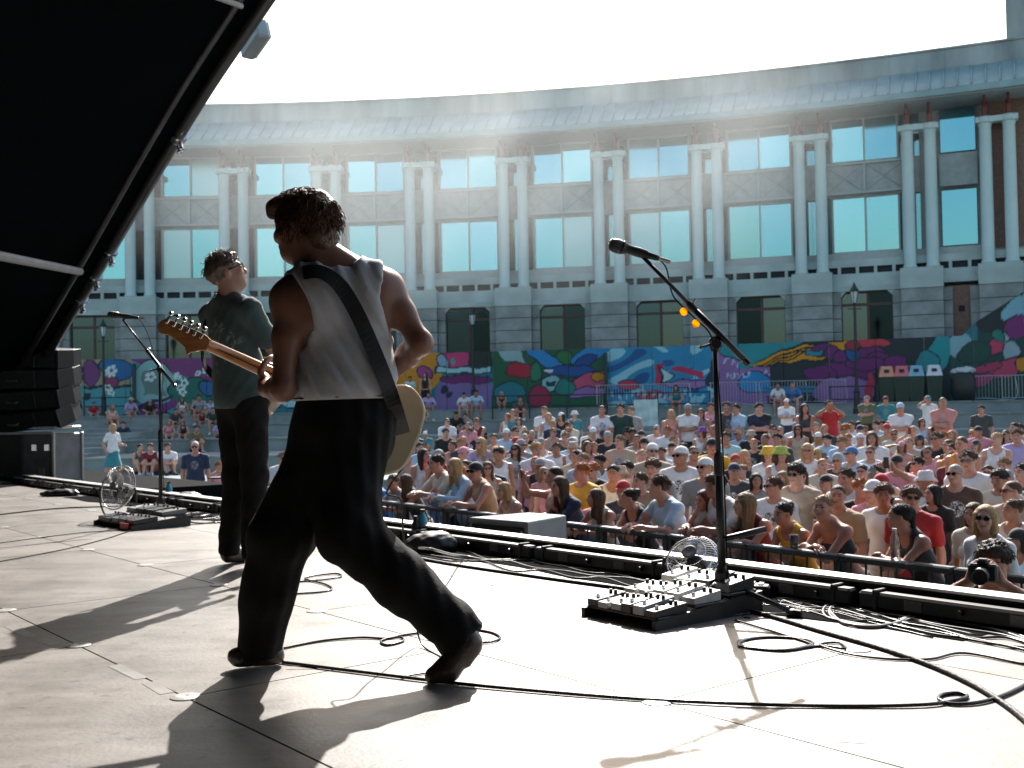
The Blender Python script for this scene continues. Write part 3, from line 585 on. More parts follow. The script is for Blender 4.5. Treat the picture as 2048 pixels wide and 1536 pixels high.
for x in (.1, .32): MB().box((x, -d_ / 2 - .005, h_ * .75), (.09, .03, .1), bev=.008).build('catch', CHROME, parent=case)
MB().box((-.36, -d_ / 2 - .006, h_ / 2 + .03), (.5, .03, h_ * .9), bev=.01).build('dark_panel', BLKPLA, parent=case)
MB().box((.22, -d_ / 2 - .004, .16), (.1, .012, .13)).build('paper_label', mat('paper_label', (.45, .38, .25), .7), parent=case)
for x in (-.5, .3):
    for y in (-.2, .2): MB().lathe([(.035, -.02), (.04, 0), (.035, .02)], (x, y, .035), roty(math.pi / 2), n=10).build('castor', BLKPLA, parent=case)
amp = base + np.array((0, 0, h_ + .05))
for k in range(4):
    e = empty('speaker_cabinet', amp + np.array((-.02 - .012 * k, .0, .10 + k * .27)), rz + .1, label=['lowest black line array cabinet, resting on the flight case', 'second lowest black line array cabinet of the stack', 'third black line array cabinet up from the flight case', 'topmost black line array cabinet of the stack'][k], cat='loudspeaker', group='line array cabinets')
    tlt = rotx(math.radians(5 + 5 * (3 - k))) @ roty(math.radians(-4 + 2.5 * k))
    def T(pts): return np.array(pts) @ tlt.T
    poly = [(-.62, -.25), (.5, -.25), (.56, .0), (.5, .25), (-.62, .25)]
    M4 = np.eye(4); M4[:3, :3] = tlt
    MB().prism(poly, 0, .26, M4, bev=.012).build('cabinet', BLKPLA, parent=e)
    MB().box(T([(-.05, -.258, .13)])[0], (1.0, .012, .2), tlt).build('grille', DARKGRILL, parent=e)
    for x in (.12, .5): MB().box(T([(x, -.262, .13)])[0], (.02, .02, .26), tlt, bev=.004).build('rigging_rail', BLKMET, parent=e)
    MB().tube(T([(-.3, -.27, .12), (-.3, -.31, .12), (-.15, -.31, .12), (-.15, -.27, .12)]), .013, 6).build('handle', STEEL, parent=e)
MB().box((0, 0, 0), (1.0, .5, .05), rotz(rz), bev=.01).build('array_base_plate', STEEL, label='steel ground stack plate between flight case and speakers', cat='plate', loc=amp + np.array((-.05, 0, .05)))
# ================================================================== FIGURE ENGINE: smooth blended body volumes -> one continuous mesh
def A_(*v): return np.array(v, float)
def cone(a, b, ra, rb, k=.03): return ('c', np.asarray(a, float), np.asarray(b, float), ra, rb, k, 1)
def ell(c, r, R=None, k=.03, op=1): return ('e', np.asarray(c, float), np.asarray(r, float), np.eye(3) if R is None else np.asarray(R), 0, k, op)
def sub(p): return p[:6] + (-1,)
def inflate(p, t):
    if p[0] == 'c': return ('c', p[1], p[2], p[3] + t, p[4] + t, p[5], p[6])
    return ('e', p[1], p[2] + t, p[3], 0, p[5], p[6])
def pd_(p, X):
    if p[0] == 'c':
        a, b = p[1], p[2]; ba = b - a; pa = X - a; h = np.clip((pa @ ba) / (ba @ ba + 1e-12), 0, 1)
        return np.linalg.norm(pa - h[..., None] * ba, axis=-1) - (p[3] + (p[4] - p[3]) * h)
    q = (X - p[1]) @ p[3]; r = p[2]; k0 = np.linalg.norm(q / r, axis=-1); k1 = np.linalg.norm(q / (r * r), axis=-1)
    return k0 * (k0 - 1) / (k1 + 1e-9)
def pbox(p):
    if p[0] == 'c':
        r = max(p[3], p[4]); return np.minimum(p[1], p[2]) - r, np.maximum(p[1], p[2]) + r
    e = np.sqrt(((p[3] * p[2]) ** 2).sum(1)); return p[1] - e, p[1] + e
def axis_grid(lo, hi, coarse, fines):
    xs = [lo]
    while xs[-1] < hi:
        h = coarse
        for a, b, f in fines:
            if a - coarse < xs[-1] < b: h = min(h, f)
        xs.append(xs[-1] + h)
    return np.array(xs)
def sdf_field(prims, xs, ys, zs, disp=None, clips=()):
    G = np.full((len(xs), len(ys), len(zs)), 0.5, np.float32)
    def sl(lo, hi, m):
        out = []
        for ax, l0, h0 in zip((xs, ys, zs), lo, hi): out.append(slice(max(0, np.searchsorted(ax, l0 - m) - 1), np.searchsorted(ax, h0 + m) + 1))
        return tuple(out)
    for p in prims:
        k = p[5]; s_ = sl(*pbox(p), k + .035); 
        X = np.stack(np.meshgrid(xs[s_[0]], ys[s_[1]], zs[s_[2]], indexing='ij'), -1)
        if X.size == 0: continue
        d = pd_(p, X); g = G[s_]
        if p[6] > 0:
            h = np.clip(.5 + .5 * (g - d) / k, 0, 1); G[s_] = g * (1 - h) + d * h - k * h * (1 - h)
        else:
            d = -d; h = np.clip(.5 - .5 * (g - d) / k, 0, 1); G[s_] = g * (1 - h) + d * h + k * h * (1 - h)
    if disp is not None or clips:
        X = np.stack(np.meshgrid(xs, ys, zs, indexing='ij'), -1)
        if disp is not None: G += disp(X).astype(np.float32)
        for (pt, nn) in clips: G = np.maximum(G, (X - np.asarray(pt)) @ unit(nn))
    return G
_ED = [(0, 1), (2, 3), (4, 5), (6, 7), (0, 2), (1, 3), (4, 6), (5, 7), (0, 4), (1, 5), (2, 6), (3, 7)]
def surf_nets(G, xs, ys, zs):
    G = np.pad(G, 1, constant_values=.5); xs = np.r_[2 * xs[0] - xs[1], xs, 2 * xs[-1] - xs[-2]]; ys = np.r_[2 * ys[0] - ys[1], ys, 2 * ys[-1] - ys[-2]]; zs = np.r_[2 * zs[0] - zs[1], zs, 2 * zs[-1] - zs[-2]]
    ins = G < 0; nx, ny, nz = G.shape
    def cn(A, c): i, j, k = c & 1, (c >> 1) & 1, (c >> 2) & 1; return A[i:nx - 1 + i, j:ny - 1 + j, k:nz - 1 + k]
    cnt = sum(cn(ins, c).astype(np.int8) for c in range(8)); act = (cnt > 0) & (cnt < 8)
    I, J, K = np.nonzero(act); n_ = len(I)
    if n_ == 0: return np.zeros((0, 3)), []
    D = np.stack([G[I + (c & 1), J + ((c >> 1) & 1), K + ((c >> 2) & 1)] for c in range(8)], 1)
    PX = np.stack([xs[I + (c & 1)] for c in range(8)], 1); PY = np.stack([ys[J + ((c >> 1) & 1)] for c in range(8)], 1); PZ = np.stack([zs[K + ((c >> 2) & 1)] for c in range(8)], 1)
    acc = np.zeros((n_, 3)); w = np.zeros(n_)
    for a, b in _ED:
        m = (D[:, a] < 0) != (D[:, b] < 0); t = np.where(m, D[:, a] / (D[:, a] - D[:, b] + 1e-12), 0)
        for ax, Q in enumerate((PX, PY, PZ)): acc[:, ax] += np.where(m, Q[:, a] + t * (Q[:, b] - Q[:, a]), 0)
        w += m
    Vx = acc / w[:, None]; idx = np.full(act.shape, -1, np.int64); idx[I, J, K] = np.arange(n_)
    F_ = []
    for ax in range(3):
        sA = [slice(0, None)] * 3; sB = [slice(0, None)] * 3; sA[ax] = slice(0, -1); sB[ax] = slice(1, None)
        ch = ins[tuple(sA)] != ins[tuple(sB)]; e = np.array(np.nonzero(ch)).T; o1, o2 = (ax + 1) % 3, (ax + 2) % 3
        e = e[(e[:, o1] > 0) & (e[:, o2] > 0)]
        flip = ins[tuple(sA)][tuple(e.T)]
        def cell(d1, d2): q = e.copy(); q[:, o1] -= d1; q[:, o2] -= d2; return idx[tuple(q.T)]
        q = np.stack((cell(1, 1), cell(0, 1), cell(0, 0), cell(1, 0)), 1); q[~flip] = q[~flip][:, ::-1]; F_.append(q)
    return Vx, np.concatenate(F_)
def sdf_mesh(name, prims, vox=.02, fines=None, disp=None, clips=(), extra=None, mat_fn=None, pad=.02):
    lo = np.min([pbox(p)[0] for p in prims if p[6] > 0], 0) - pad; hi = np.max([pbox(p)[1] for p in prims if p[6] > 0], 0) + pad
    fines = fines or ((), (), ())
    ax = [axis_grid(lo[i], hi[i], vox, fines[i]) for i in range(3)]
    G = sdf_field(prims, *ax, disp=disp, clips=clips); Vx, Q = surf_nets(G, *ax)
    mi = np.zeros(len(Q), int)
    if mat_fn is not None: mi = mat_fn(Vx[Q].mean(1))
    vs = Vx; fs = Q.tolist()
    if extra is not None and len(extra.v):
        o = len(vs); vs = np.vstack((vs, np.array(extra.v))); fs += [tuple(i + o for i in f) for f in extra.f]; mi = np.r_[mi, np.array(extra.m, int)]
    me = bpy.data.meshes.new(name); me.from_pydata(vs.tolist(), [], fs); me.update()
    me.polygons.foreach_set('use_smooth', [True] * len(me.polygons)); me.polygons.foreach_set('material_index', mi.tolist())
    return me

# ---- head, in its own frame: origin mid-head, face towards -y
def head_prims(f=1.0):
    return [ell((0, .014, .030), (.075, .096, .088), k=.02), ell((0, -.028, -.022), (.061, .064, .090), k=.04), ell((0, -.046, -.082), (.040, .040, .032), k=.03),
            cone((0, -.088, .008), (0, -.106, -.024), .008, .013, .012), cone((0, -.098, -.030), (0, -.100, -.03), .015, .015, .008), cone((-.03, -.080, .024), (.03, -.080, .024), .012, .012, .015),
            ell((-.040, -.066, -.026), (.024, .022, .02), k=.02), ell((.040, -.066, -.026), (.024, .022, .02), k=.02),
            ell((-.030, -.098, .006), (.018, .014, .010), k=.012, op=-1), ell((.030, -.098, .006), (.018, .014, .010), k=.012, op=-1),
            ell((-.030, -.078, .005), (.012, .012, .010), k=.004), ell((.030, -.078, .005), (.012, .012, .010), k=.004),
            ell((0, -.088, -.056), (.022, .011, .006), k=.006), ell((0, -.086, -.065), (.018, .011, .007), k=.006),
            ell((-.077, .008, -.006), (.010, .019, .031), k=.008), ell((.077, .008, -.006), (.010, .019, .031), k=.008),
            cone((0, .02, -.03), (0, .03, -.11), .054, .052, .03)]
def xf(p, R, t, s_=1.0):
    if p[0] == 'c': return ('c', R @ p[1] * s_ + t, R @ p[2] * s_ + t, p[3] * s_, p[4] * s_, p[5] * s_, p[6])
    return ('e', R @ p[1] * s_ + t, p[2] * s_, R @ p[3], 0, p[5] * s_, p[6])
def head_R(yaw=0, pitch=0, roll=0): return rotz(math.radians(yaw)) @ rotx(math.radians(pitch)) @ roty(math.radians(roll))
def ik(s_, w, l1, l2, pole):
    s_ = np.asarray(s_, float); w = np.asarray(w, float); d = w - s_; L = np.linalg.norm(d); L2 = min(L, (l1 + l2) * .995); d = d / L; w = s_ + d * L2
    a = (l1 * l1 - l2 * l2 + L2 * L2) / (2 * L2); h = math.sqrt(max(0, l1 * l1 - a * a)); p = np.asarray(pole, float); p = p - d * p.dot(d); p = unit(p)
    return s_ + d * a + p * h, w
def hand(mb, prims, w, d, n_, s_=1.0, curl=.5, spread=.12, side=1):
    """palm as volume, five separate fingers as tubes rooted in it. w wrist, d direction, n_ palm normal (towards the palm)"""
    d = unit(d); n_ = unit(n_ - d * np.dot(n_, d)); x = np.cross(d, n_) * side; c = w + d * .048 * s_
    prims.append(ell(c, A_(.040, .048, .017) * s_, np.stack((x, d, n_), 1), k=.012)); prims.append(cone(w - d * .01, w + d * .03 * s_, .025 * s_, .026 * s_, .015))
    for i, (ox, L, r) in enumerate(((-.030, .070, .0085), (-.010, .080, .009), (.011, .075, .0088), (.030, .058, .0078))):
        p = w + (d * .082 + x * ox) * s_; dirv = unit(d + x * ox * spread * 30); pts = [p - dirv * .02 * s_, p]; ang = 0; 
        for q in (.45, .32, .23):
            ang += curl * (1.0 if q != .45 else .75); dv = unit(dirv * math.cos(ang) + n_ * math.sin(ang)); pts.append(pts[-1] + dv * L * q * s_)
        mb.tube(pts, [r * s_, r * s_, r * .95 * s_, r * .85 * s_, r * .6 * s_], 7)
    p = w + (d * .022 - x * .030) * s_; t1 = unit(d * .75 - x * .75 + n_ * .35); t2 = unit(d * .95 - x * .15 + n_ * .5)
    mb.tube([p - t1 * .012 * s_, p, p + t1 * .036 * s_, p + (t1 * .036 + t2 * .028) * s_, p + (t1 * .036 + t2 * .046) * s_], [.012 * s_, .0125 * s_, .0105 * s_, .0095 * s_, .006 * s_], 7)

def fig_pose(sex='m', lean=0.0, twist=0.0, seat=False):
    """joints of a standing figure about 1.76 m tall facing -y"""
    f = sex == 'f'; J = {}
    J['sex'] = sex; sh = .176 if f else .206; hip = .088
    J['pel'] = A_(0, .01, .95); la = math.radians(lean)
    up = A_(0, -math.sin(la), math.cos(la)); J['up'] = up; J['lat'] = A_(1, 0, 0)
    J['che'] = J['pel'] + up * .36 + A_(0, .015, 0); J['nek'] = J['pel'] + up * .54 + A_(0, .02, 0); J['hed'] = J['nek'] + unit(up + A_(0, -.25, .3)) * .165
    tw = rotz(math.radians(twist)); J['latc'] = tw @ A_(1, 0, 0)
    for s_, k in (('L', 1), ('R', -1)):
        J['s' + s_] = J['pel'] + up * .475 + J['latc'] * sh * k + A_(0, .015, 0); J['h' + s_] = J['pel'] + A_(hip * k, 0, -.03); J['k' + s_] = A_(hip * 1.08 * k, -.01, .50); J['a' + s_] = A_(hip * 1.15 * k, .03, .09); J['t' + s_] = A_(hip * 1.4 * k, -.13, .035)
    J['hR'], J['hL'] = J['hR'], J['hL']; J['hy'] = J['hp'] = J['hr'] = 0; J['curl'] = (.45, .45); J['hn'] = {}
    return J
L1, L2 = .29, .255
def arm(J, s_, w, pole, hd=None, hn=None, curl=None):
    k = 1 if s_ == 'L' else -1; J['e' + s_], J['w' + s_] = ik(J['s' + s_], w, L1, L2, pole)
    J['hd' + s_] = unit(J['w' + s_] - J['e' + s_]) if hd is None else unit(hd); J['hnn' + s_] = A_(-k, 0, 0) if hn is None else unit(hn)
    if curl is not None: J['cu' + s_] = curl
def torso_prims(J):
    f = J['sex'] == 'f'; up, lat, latc = J['up'], J['lat'], J['latc']; fw = unit(np.cross(lat, up)) * -1; fwc = -unit(np.cross(latc, up))
    Rp = frame(lat, -np.cross(lat, up), up); Rc = frame(latc, -np.cross(latc, up), up); pel, che = J['pel'], J['che']; fwc = Rc[:, 1]
    if f: P = [ell(pel + up * .0, (.168, .118, .125), Rp), ell(pel + up * .17, (.118, .092, .14), Rp, .06), ell(che - up * .04, (.135, .098, .15), Rc, .06), ell(che + up * .09, (.145, .085, .07), Rc, .05)]
    else: P = [ell(pel, (.160, .115, .125), Rp), ell(pel + up * .17, (.142, .103, .15), Rp, .06), ell(che - up * .03, (.165, .112, .16), Rc, .06), ell(che + up * .08, (.165, .10, .085), Rc, .05)]
    if f:
        for k in (-1, 1): P.append(ell(che + latc * .068 * k - up * .025 + fwc * -.0 + np.cross(latc, up) * .085, (.055, .052, .056), Rc, .035))
    else:
        for k in (-1, 1): P.append(ell(che + latc * .075 * k + up * .02 + np.cross(latc, up) * .075, (.08, .04, .06), Rc, .04))
    nb = J['nek']
    for s_ in 'LR': P.append(cone(nb + up * .01 - np.cross(latc, up) * .01, J['s' + s_] - up * .0, .050, .050 if f else .056, .05))
    return P
def limb_prims(J):
    f = J['sex'] == 'f'; P = []; t = .86 if f else 1.0
    for s_ in 'LR':
        s0, e, w = J['s' + s_], J['e' + s_], J['w' + s_]; m = (s0 + e) / 2; fm = e + (w - e) * .28
        P += [ell(s0, A_(.060, .060, .062) * t, k=.04), cone(s0, e, .052 * t, .038 * t, .03), cone(e, fm, .038 * t, .043 * t, .03), cone(fm, w, .043 * t, .026 * t, .03)]
        h, k_, a, to = J['h' + s_], J['k' + s_], J['a' + s_], J['t' + s_]; cm = k_ + (a - k_) * .3 
        P += [cone(h, k_, .088, .056, .05), cone(k_, cm, .054, .060, .03), cone(cm, a, .058, .036, .03), cone(a + unit(a - k_) * .02, to, .036, .026, .03), ell(a + unit(a - k_) * .03, (.034, .036, .036), k=.02)]
    return P
def neck_prims(J, Rh): 
    return [cone(J['nek'] - J['up'] * .02, J['hed'] + Rh @ A_(0, .022, -.06), .058 if J['sex'] == 'm' else .049, .052 if J['sex'] == 'm' else .045, .03)]
class Fig:
    def __init__(s, J, vox=.024, hvox=.0095, hands=True):
        s.J = J; s.vox = vox; s.hs = .91 if J['sex'] == 'f' else .955
        s.Rh = head_R(J['hy'], J['hp'], J['hr']); s.H = np.eye(4); s.H[:3, :3] = s.Rh * s.hs; s.H[:3, 3] = J['hed']
        s.tor = torso_prims(J); s.lim = limb_prims(J); hp = [xf(p, s.Rh, J['hed'], s.hs) for p in head_prims()]
        mb = MB(); pr = s.tor + s.lim + neck_prims(J, s.Rh)
        if hands:
            for s_, k in (('L', 1), ('R', -1)): hand(mb, pr, J['w' + s_], J['hd' + s_], J['hnn' + s_], 1.0 if J['sex'] == 'm' else .92, J.get('cu' + s_, .35), side=k)
        pr = pr + hp; h = J['hed']
        fin = [[(h[i] - .115, h[i] + .115, hvox)] for i in range(2)] + [[(h[2] - .13, h[2] + .13, hvox)]]
        Ri = s.Rh.T
        def mf(C):
            q = (C - h) @ s.Rh / s.hs; m = np.zeros(len(C), int); ax = np.abs(q[:, 0])
            eye = (q[:, 1] < -.062) & ((((ax - .030) / .013) ** 2 + ((q[:, 2] - .004) / .0065) ** 2) < 1); brow = (q[:, 1] < -.06) & (ax > .012) & (ax < .05) & (np.abs(q[:, 2] - .026 + (ax - .03) ** 2 * 6) < .004)
            lip = (q[:, 1] < -.075) & (ax < .024) & (np.abs(q[:, 2] + .060) < .009); m[eye | brow] = 1; m[lip] = 2; return m
        s.body = sdf_mesh('person_body', pr, vox, fin, extra=mb, mat_fn=mf)
        s.cache = {}
    def sub_up(s, prims, t): return [inflate(p, t) for p in prims]
    def garment(s, kind):
        if kind in s.cache: return s.cache[kind]
        J = s.J; up = J['up']; t = .014; pr = s.sub_up(s.tor, t); clips = []; vox = s.vox * .85; f = J['sex'] == 'f'
        nk = ell(J['nek'] + up * .045 + np.cross(J['latc'], up) * .035, (.088, .105, .085), k=.01, op=-1)
        wr = lambda X: .0042 * np.sin(X[..., 2] * 50 + X[..., 0] * 36) * np.sin(X[..., 0] * 33 + X[..., 1] * 47 + X[..., 2] * 12)
        hem = J['pel'] - up * (.05 if not J.get('sit') else -.02)
        if kind in ('tee', 'polo', 'shirt', 'long'):
            pr += [inflate(s.tor[0], .032), ell(J['pel'] + up * .10, (.178 if not f else .155, .138, .20), frame(J['lat'], -np.cross(J['lat'], up), up), .06)]
            for s_ in 'LR':
                fr = .62 if kind != 'long' else 1.0; e = J['s' + s_] + (J['e' + s_] - J['s' + s_]) * fr
                pr += [cone(J['s' + s_], e, .066 if not f else .058, .066 if not f else .056, .03)]
                if kind == 'long': pr += [cone(J['e' + s_], J['w' + s_], .054, .042, .03)]
            pr.append(nk if kind != 'polo' else ell(J['nek'] + up * .06 + np.cross(J['latc'], up) * .03, (.074, .085, .07), k=.008, op=-1)); clips = [(hem, -up)]
            if kind == 'polo': pr.append(cone(J['nek'] + up * .03 - np.cross(J['latc'], up) * .03, J['nek'] + up * .032 - np.cross(J['latc'], up) * .02, .07, .072, .01)); pr.append(ell(J['nek'] + up * .07 + np.cross(J['latc'], up) * .02, (.062, .075, .075), k=.006, op=-1))
        elif kind in ('tank', 'dress', 'top'):
            for s_, k in (('L', 1), ('R', -1)): pr.append(ell(J['s' + s_] + J['latc'] * k * .025, (.068, .11, .12), frame(J['latc'], -np.cross(J['latc'], up), up), .015, -1))
            pr.append(ell(J['nek'] + up * .03 + np.cross(J['latc'], up) * .06, (.09, .12, .12), k=.012, op=-1))
            if kind == 'dress': pr += [cone(J['pel'] + up * .05, J['pel'] - A_(0, 0, .33), .165, .25, .05)]; clips = [(J['pel'] - A_(0, 0, .36), A_(0, 0, -1))]
            else: clips = [(hem + up * (.03 if kind == 'tank' else .12), -up)]
        elif kind == 'bandeau': clips = [(J['che'] + up * .035, up), (J['che'] - up * .11, -up)]
        elif kind in ('shorts', 'trousers'):
            pr = [inflate(s.tor[0], .02)]
            for s_ in 'LR':
                h, k_, a = J['h' + s_], J['k' + s_], J['a' + s_]
                if kind == 'shorts': pr.append(cone(h, h + (k_ - h) * .72, .108, .092, .04))
                else: pr += [cone(h, k_, .108, .082, .04), cone(k_, a, .080, .066, .03)]
            clips = [(J['pel'] + up * .04, up)]
        elif kind == 'skirt':
            if J.get('sit'): return s.garment('shorts')
            pr = [inflate(s.tor[0], .02), cone(J['pel'], J['pel'] - A_(0, 0, .42), .15, .26, .05)]; clips = [(J['pel'] + up * .1, up), (J['pel'] - A_(0, 0, .46), A_(0, 0, -1))]
        s.cache[kind] = sdf_mesh({'tee': 'shirt', 'polo': 'polo_shirt', 'long': 'shirt', 'tank': 'tank_top', 'top': 'top', 'bandeau': 'bandeau_top'}.get(kind, kind), pr, vox, disp=wr, clips=clips)
        return s.cache[kind]
    def shoe(s, side):
        k = 'shoe' + side
        if k not in s.cache:
            a, to, kn = s.J['a' + side], s.J['t' + side], s.J['k' + side]; d = unit(a - kn)
            s.cache[k] = sdf_mesh('shoe', [cone(a + d * .035, to + (to - a) * .05, .05, .040, .02), ell(a + d * .01, (.045, .05, .045), k=.02)], .016)
        return s.cache[k]
# ---- hair, hats and glasses in head space (shared by every figure)
def hn(fr, amp): return lambda X: amp * (np.sin(X[..., 0] * fr + np.sin(X[..., 2] * fr * .6) * 2) * np.sin(X[..., 1] * fr * 1.1 + X[..., 2] * 20) + .6 * np.sin(X[..., 2] * fr * 1.7 + X[..., 0] * fr))
def locks(n_, seed, base, dirf, L=(.03, .055), r=.0028, zmin=-.02, back=None):
    b = MB(); g = random.Random(seed)
    for _ in range(n_):
        t = g.uniform(0, 2 * math.pi); z = g.uniform(zmin, 1); q = math.sqrt(max(0, 1 - z * z)); nrm = A_(q * math.cos(t), q * math.sin(t), z); p = base[0] + nrm * base[1]
        if p[1] < -.055 and p[2] < .045: continue
        d = unit(dirf(nrm, g)); l_ = g.uniform(*L); b.tube([p - nrm * .006, p + (d * .35 + nrm * .28) * l_, p + (d * .75 + nrm * .30) * l_, p + (d * 1.1 + nrm * .08 - A_(0, 0, .15)) * l_], [r, r * .9, r * .6, r * .15], 4, cap=False)
    return b
HK = {}
def hairmesh(kind):
    if kind in HK: return HK[kind]
    cap_ = ell((0, .022, .038), (.088, .106, .092), k=.02); face = ell((0, -.075, -.035), (.074, .075, .095), k=.012, op=-1); low = ell((0, -.02, -.115), (.12, .13, .09), k=.02, op=-1); d = hn(75, .004); v = .0105
    if kind == 'short': P = [cap_, face, low, ell((-.088, .0, -.03), (.03, .035, .05), k=.01, op=-1), ell((.088, .0, -.03), (.03, .035, .05), k=.01, op=-1)]
    elif kind == 'crop': P = [ell((0, .018, .035), (.080, .101, .088), k=.02), ell((0, -.078, -.03), (.075, .07, .095), k=.012, op=-1), low, ell((-.085, -.005, -.03), (.03, .04, .05), k=.01, op=-1), ell((.085, -.005, -.03), (.03, .04, .05), k=.01, op=-1)]; d = hn(140, .001)
    elif kind == 'curly':
        P = [ell((0, .02, .05), (.098, .108, .092), k=.02), ell((0, -.05, .085), (.07, .05, .035), k=.02), ell((0, -.085, -.045), (.078, .075, .095), k=.012, op=-1), low, ell((-.09, -.0, -.04), (.03, .04, .05), k=.01, op=-1), ell((.09, -.0, -.04), (.03, .04, .05), k=.01, op=-1)]; d = hn(110, .007)
    elif kind in ('long', 'bob'):
        L = -.30 if kind == 'long' else -.14; P = [ell((0, .022, .036), (.092, .110, .094), k=.02)]
        for k in (-1, 1): P += [cone((.068 * k, .0, .03), (.078 * k, -.005, L * .8), .034, .028, .03), cone((.05 * k, .06, .0), (.06 * k, .055, L), .05, .035, .04)]
        P += [cone((0, .075, .0), (0, .075, L * 1.05), .06, .04, .04), ell((0, -.085, -.05), (.060, .085, .125), k=.015, op=-1)]; d = lambda X: .0035 * np.sin(X[..., 0] * 190 + X[..., 1] * 150 + np.sin(X[..., 2] * 25) * 1.5)
    elif kind in ('pony', 'bun'):
        P = [ell((0, .020, .034), (.083, .104, .090), k=.02), face, low]
        P += [cone((0, .115, .03), (0, .13, -.20), .030, .018, .02), ell((0, .115, .045), (.028, .028, .028), k=.02)] if kind == 'pony' else [ell((0, .105, .085), (.042, .042, .040), k=.015)]
        d = hn(120, .002)
    ex = None
    if kind in ('short', 'curly', 'bob', 'long', 'pony', 'bun'):
        nl = {'short': 300, 'curly': 340}.get(kind, 150); ex = locks(nl, len(kind) * 7, (A_(0, .022, .040), A_(.085, .104, .090)), (lambda n_, g: A_(n_[0] * .6 + g.uniform(-.5, .5), (-.6 if n_[2] > .5 else .2) + g.uniform(-.4, .4), -.5 if n_[2] < .6 else .1)) if kind in ('short', 'curly') else (lambda n_, g: A_(n_[0] * .5 + g.uniform(-.2, .2), .5, -.7)), L=(.014, .03) if kind != 'curly' else (.02, .036), r=.0032)
    me = sdf_mesh('hair', P, v, disp=d, extra=ex); HK[kind] = me; return me
def hatmesh(kind):
    if kind in HK: return HK[kind]
    v = .0085; below = [((0, 0, .028), (0, .25, -1))]
    if kind == 'cap': P = [ell((0, .018, .045), (.090, .110, .092), k=.01)]; me = sdf_mesh('cap', P, v, clips=below, extra=brim(-1))
    elif kind == 'backcap': P = [ell((0, .018, .045), (.090, .110, .092), k=.01)]; me = sdf_mesh('cap', P, v, clips=[((0, 0, .034), (0, -.12, -1))], extra=brim(1))
    elif kind == 'bucket':
        b = MB(); b.lathe([(.092, .075), (.098, .038), (.150, -.004), (.152, -.002), (.100, .046), (.094, .08)], (0, .015, 0), n=24); me = sdf_mesh('bucket_hat', [ell((0, .015, .07), (.092, .102, .068), k=.01), cone((0, .015, .04), (0, .015, .085), .09, .088, .02)], v, clips=[((0, 0, .04), (0, 0, -1)), ((0, 0, .125), (0, 0, 1))], extra=b)
    elif kind == 'sunhat':
        b = MB(); b.lathe([(.09, .06), (.11, .045), (.20, .02), (.202, .024), (.11, .052), (.09, .07)], (0, .015, 0), n=26); me = sdf_mesh('sun_hat', [ell((0, .015, .075), (.092, .102, .075), k=.01)], v, clips=[((0, 0, .045), (0, 0, -1))], extra=b)
    elif kind == 'beanie': me = sdf_mesh('beanie', [ell((0, .02, .048), (.092, .112, .1), k=.01)], v, clips=[((0, 0, .03), (0, .1, -1))])
    HK[kind] = me; return me
def brim(sg):
    b = MB(); N = 13; vs = []; y0 = .018
    for i in range(N):
        t = -1.15 + 2.3 * i / (N - 1); x, y = .085 * math.sin(t), sg * .100 * math.cos(t); L = .075 * max(0, math.cos(t * 1.25)); z = .040 if sg < 0 else .038
        vs += [(x, y0 + y, z), (x * 1.02, y0 + y + sg * L, z - .012 - .0 * abs(t)), (x * 1.02, y0 + y + sg * L, z - .016), (x, y0 + y, z - .005)]
    fs = []
    for i in range(N - 1):
        for q in range(4): r = (q + 1) % 4; fs.append((4 * i + q, 4 * i + 4 + q, 4 * i + 4 + r, 4 * i + r))
    return b.add(vs, fs)
def glassmesh():
    if 'g' in HK: return HK['g']
    b = MB()
    for k in (-1, 1):
        b.prism([(k * .033 + .026 * math.cos(t) * (1 if abs(math.cos(t)) < .8 else .95), .006 + .019 * math.sin(t)) for t in np.linspace(0, 2 * math.pi, 13)[:-1]], .098, .104, np.array(((1, 0, 0, 0), (0, 0, -1, 0), (0, 1, 0, 0), (0, 0, 0, 1.0))), mi=0)
        b.tube([(.058 * k, -.098, .012), (.076 * k, -.06, .010), (.082 * k, .01, .006)], .0035, 5, mi=1)
    b.tube([(-.012, -.102, .012), (0, -.106, .013), (.012, -.102, .012)], .003, 5, mi=1)
    HK['g'] = b.mesh('sunglasses', smooth=False); return HK['g']
# ================================================================== PEOPLE: shared colours
SKINS = [(0.50, 0.245, 0.17), (0.44, 0.21, 0.14), (0.55, 0.29, 0.21), (0.37, 0.175, 0.11), (0.25, 0.115, 0.07), (0.57, 0.32, 0.24)]
SKIN = [mat('skin_%d' % i, c, 0.45, var=0.10, scale=14, bump=.03, bscale=120, sss=0.0) for i, c in enumerate(SKINS)]
EYE = mat('eye_dark', (0.09, 0.05, 0.038), 0.4); LIP = mat('lip', (0.38, 0.14, 0.12), 0.4)
HC = {'brown': (.075, .042, .024), 'dark': (.025, .017, .013), 'black': (.010, .009, .009), 'blonde': (.42, .27, .12), 'fair': (.24, .145, .07), 'ginger': (.34, .11, .03), 'grey': (.28, .27, .26), 'white': (.62, .60, .57), 'red': (.36, .05, .03)}
HAIR = {k: mat('hair_' + k, c, 0.58, var=.35, scale=30, bump=.5, bscale=90, stretch=(1, 1, .2), spec=.3) for k, c in HC.items()}
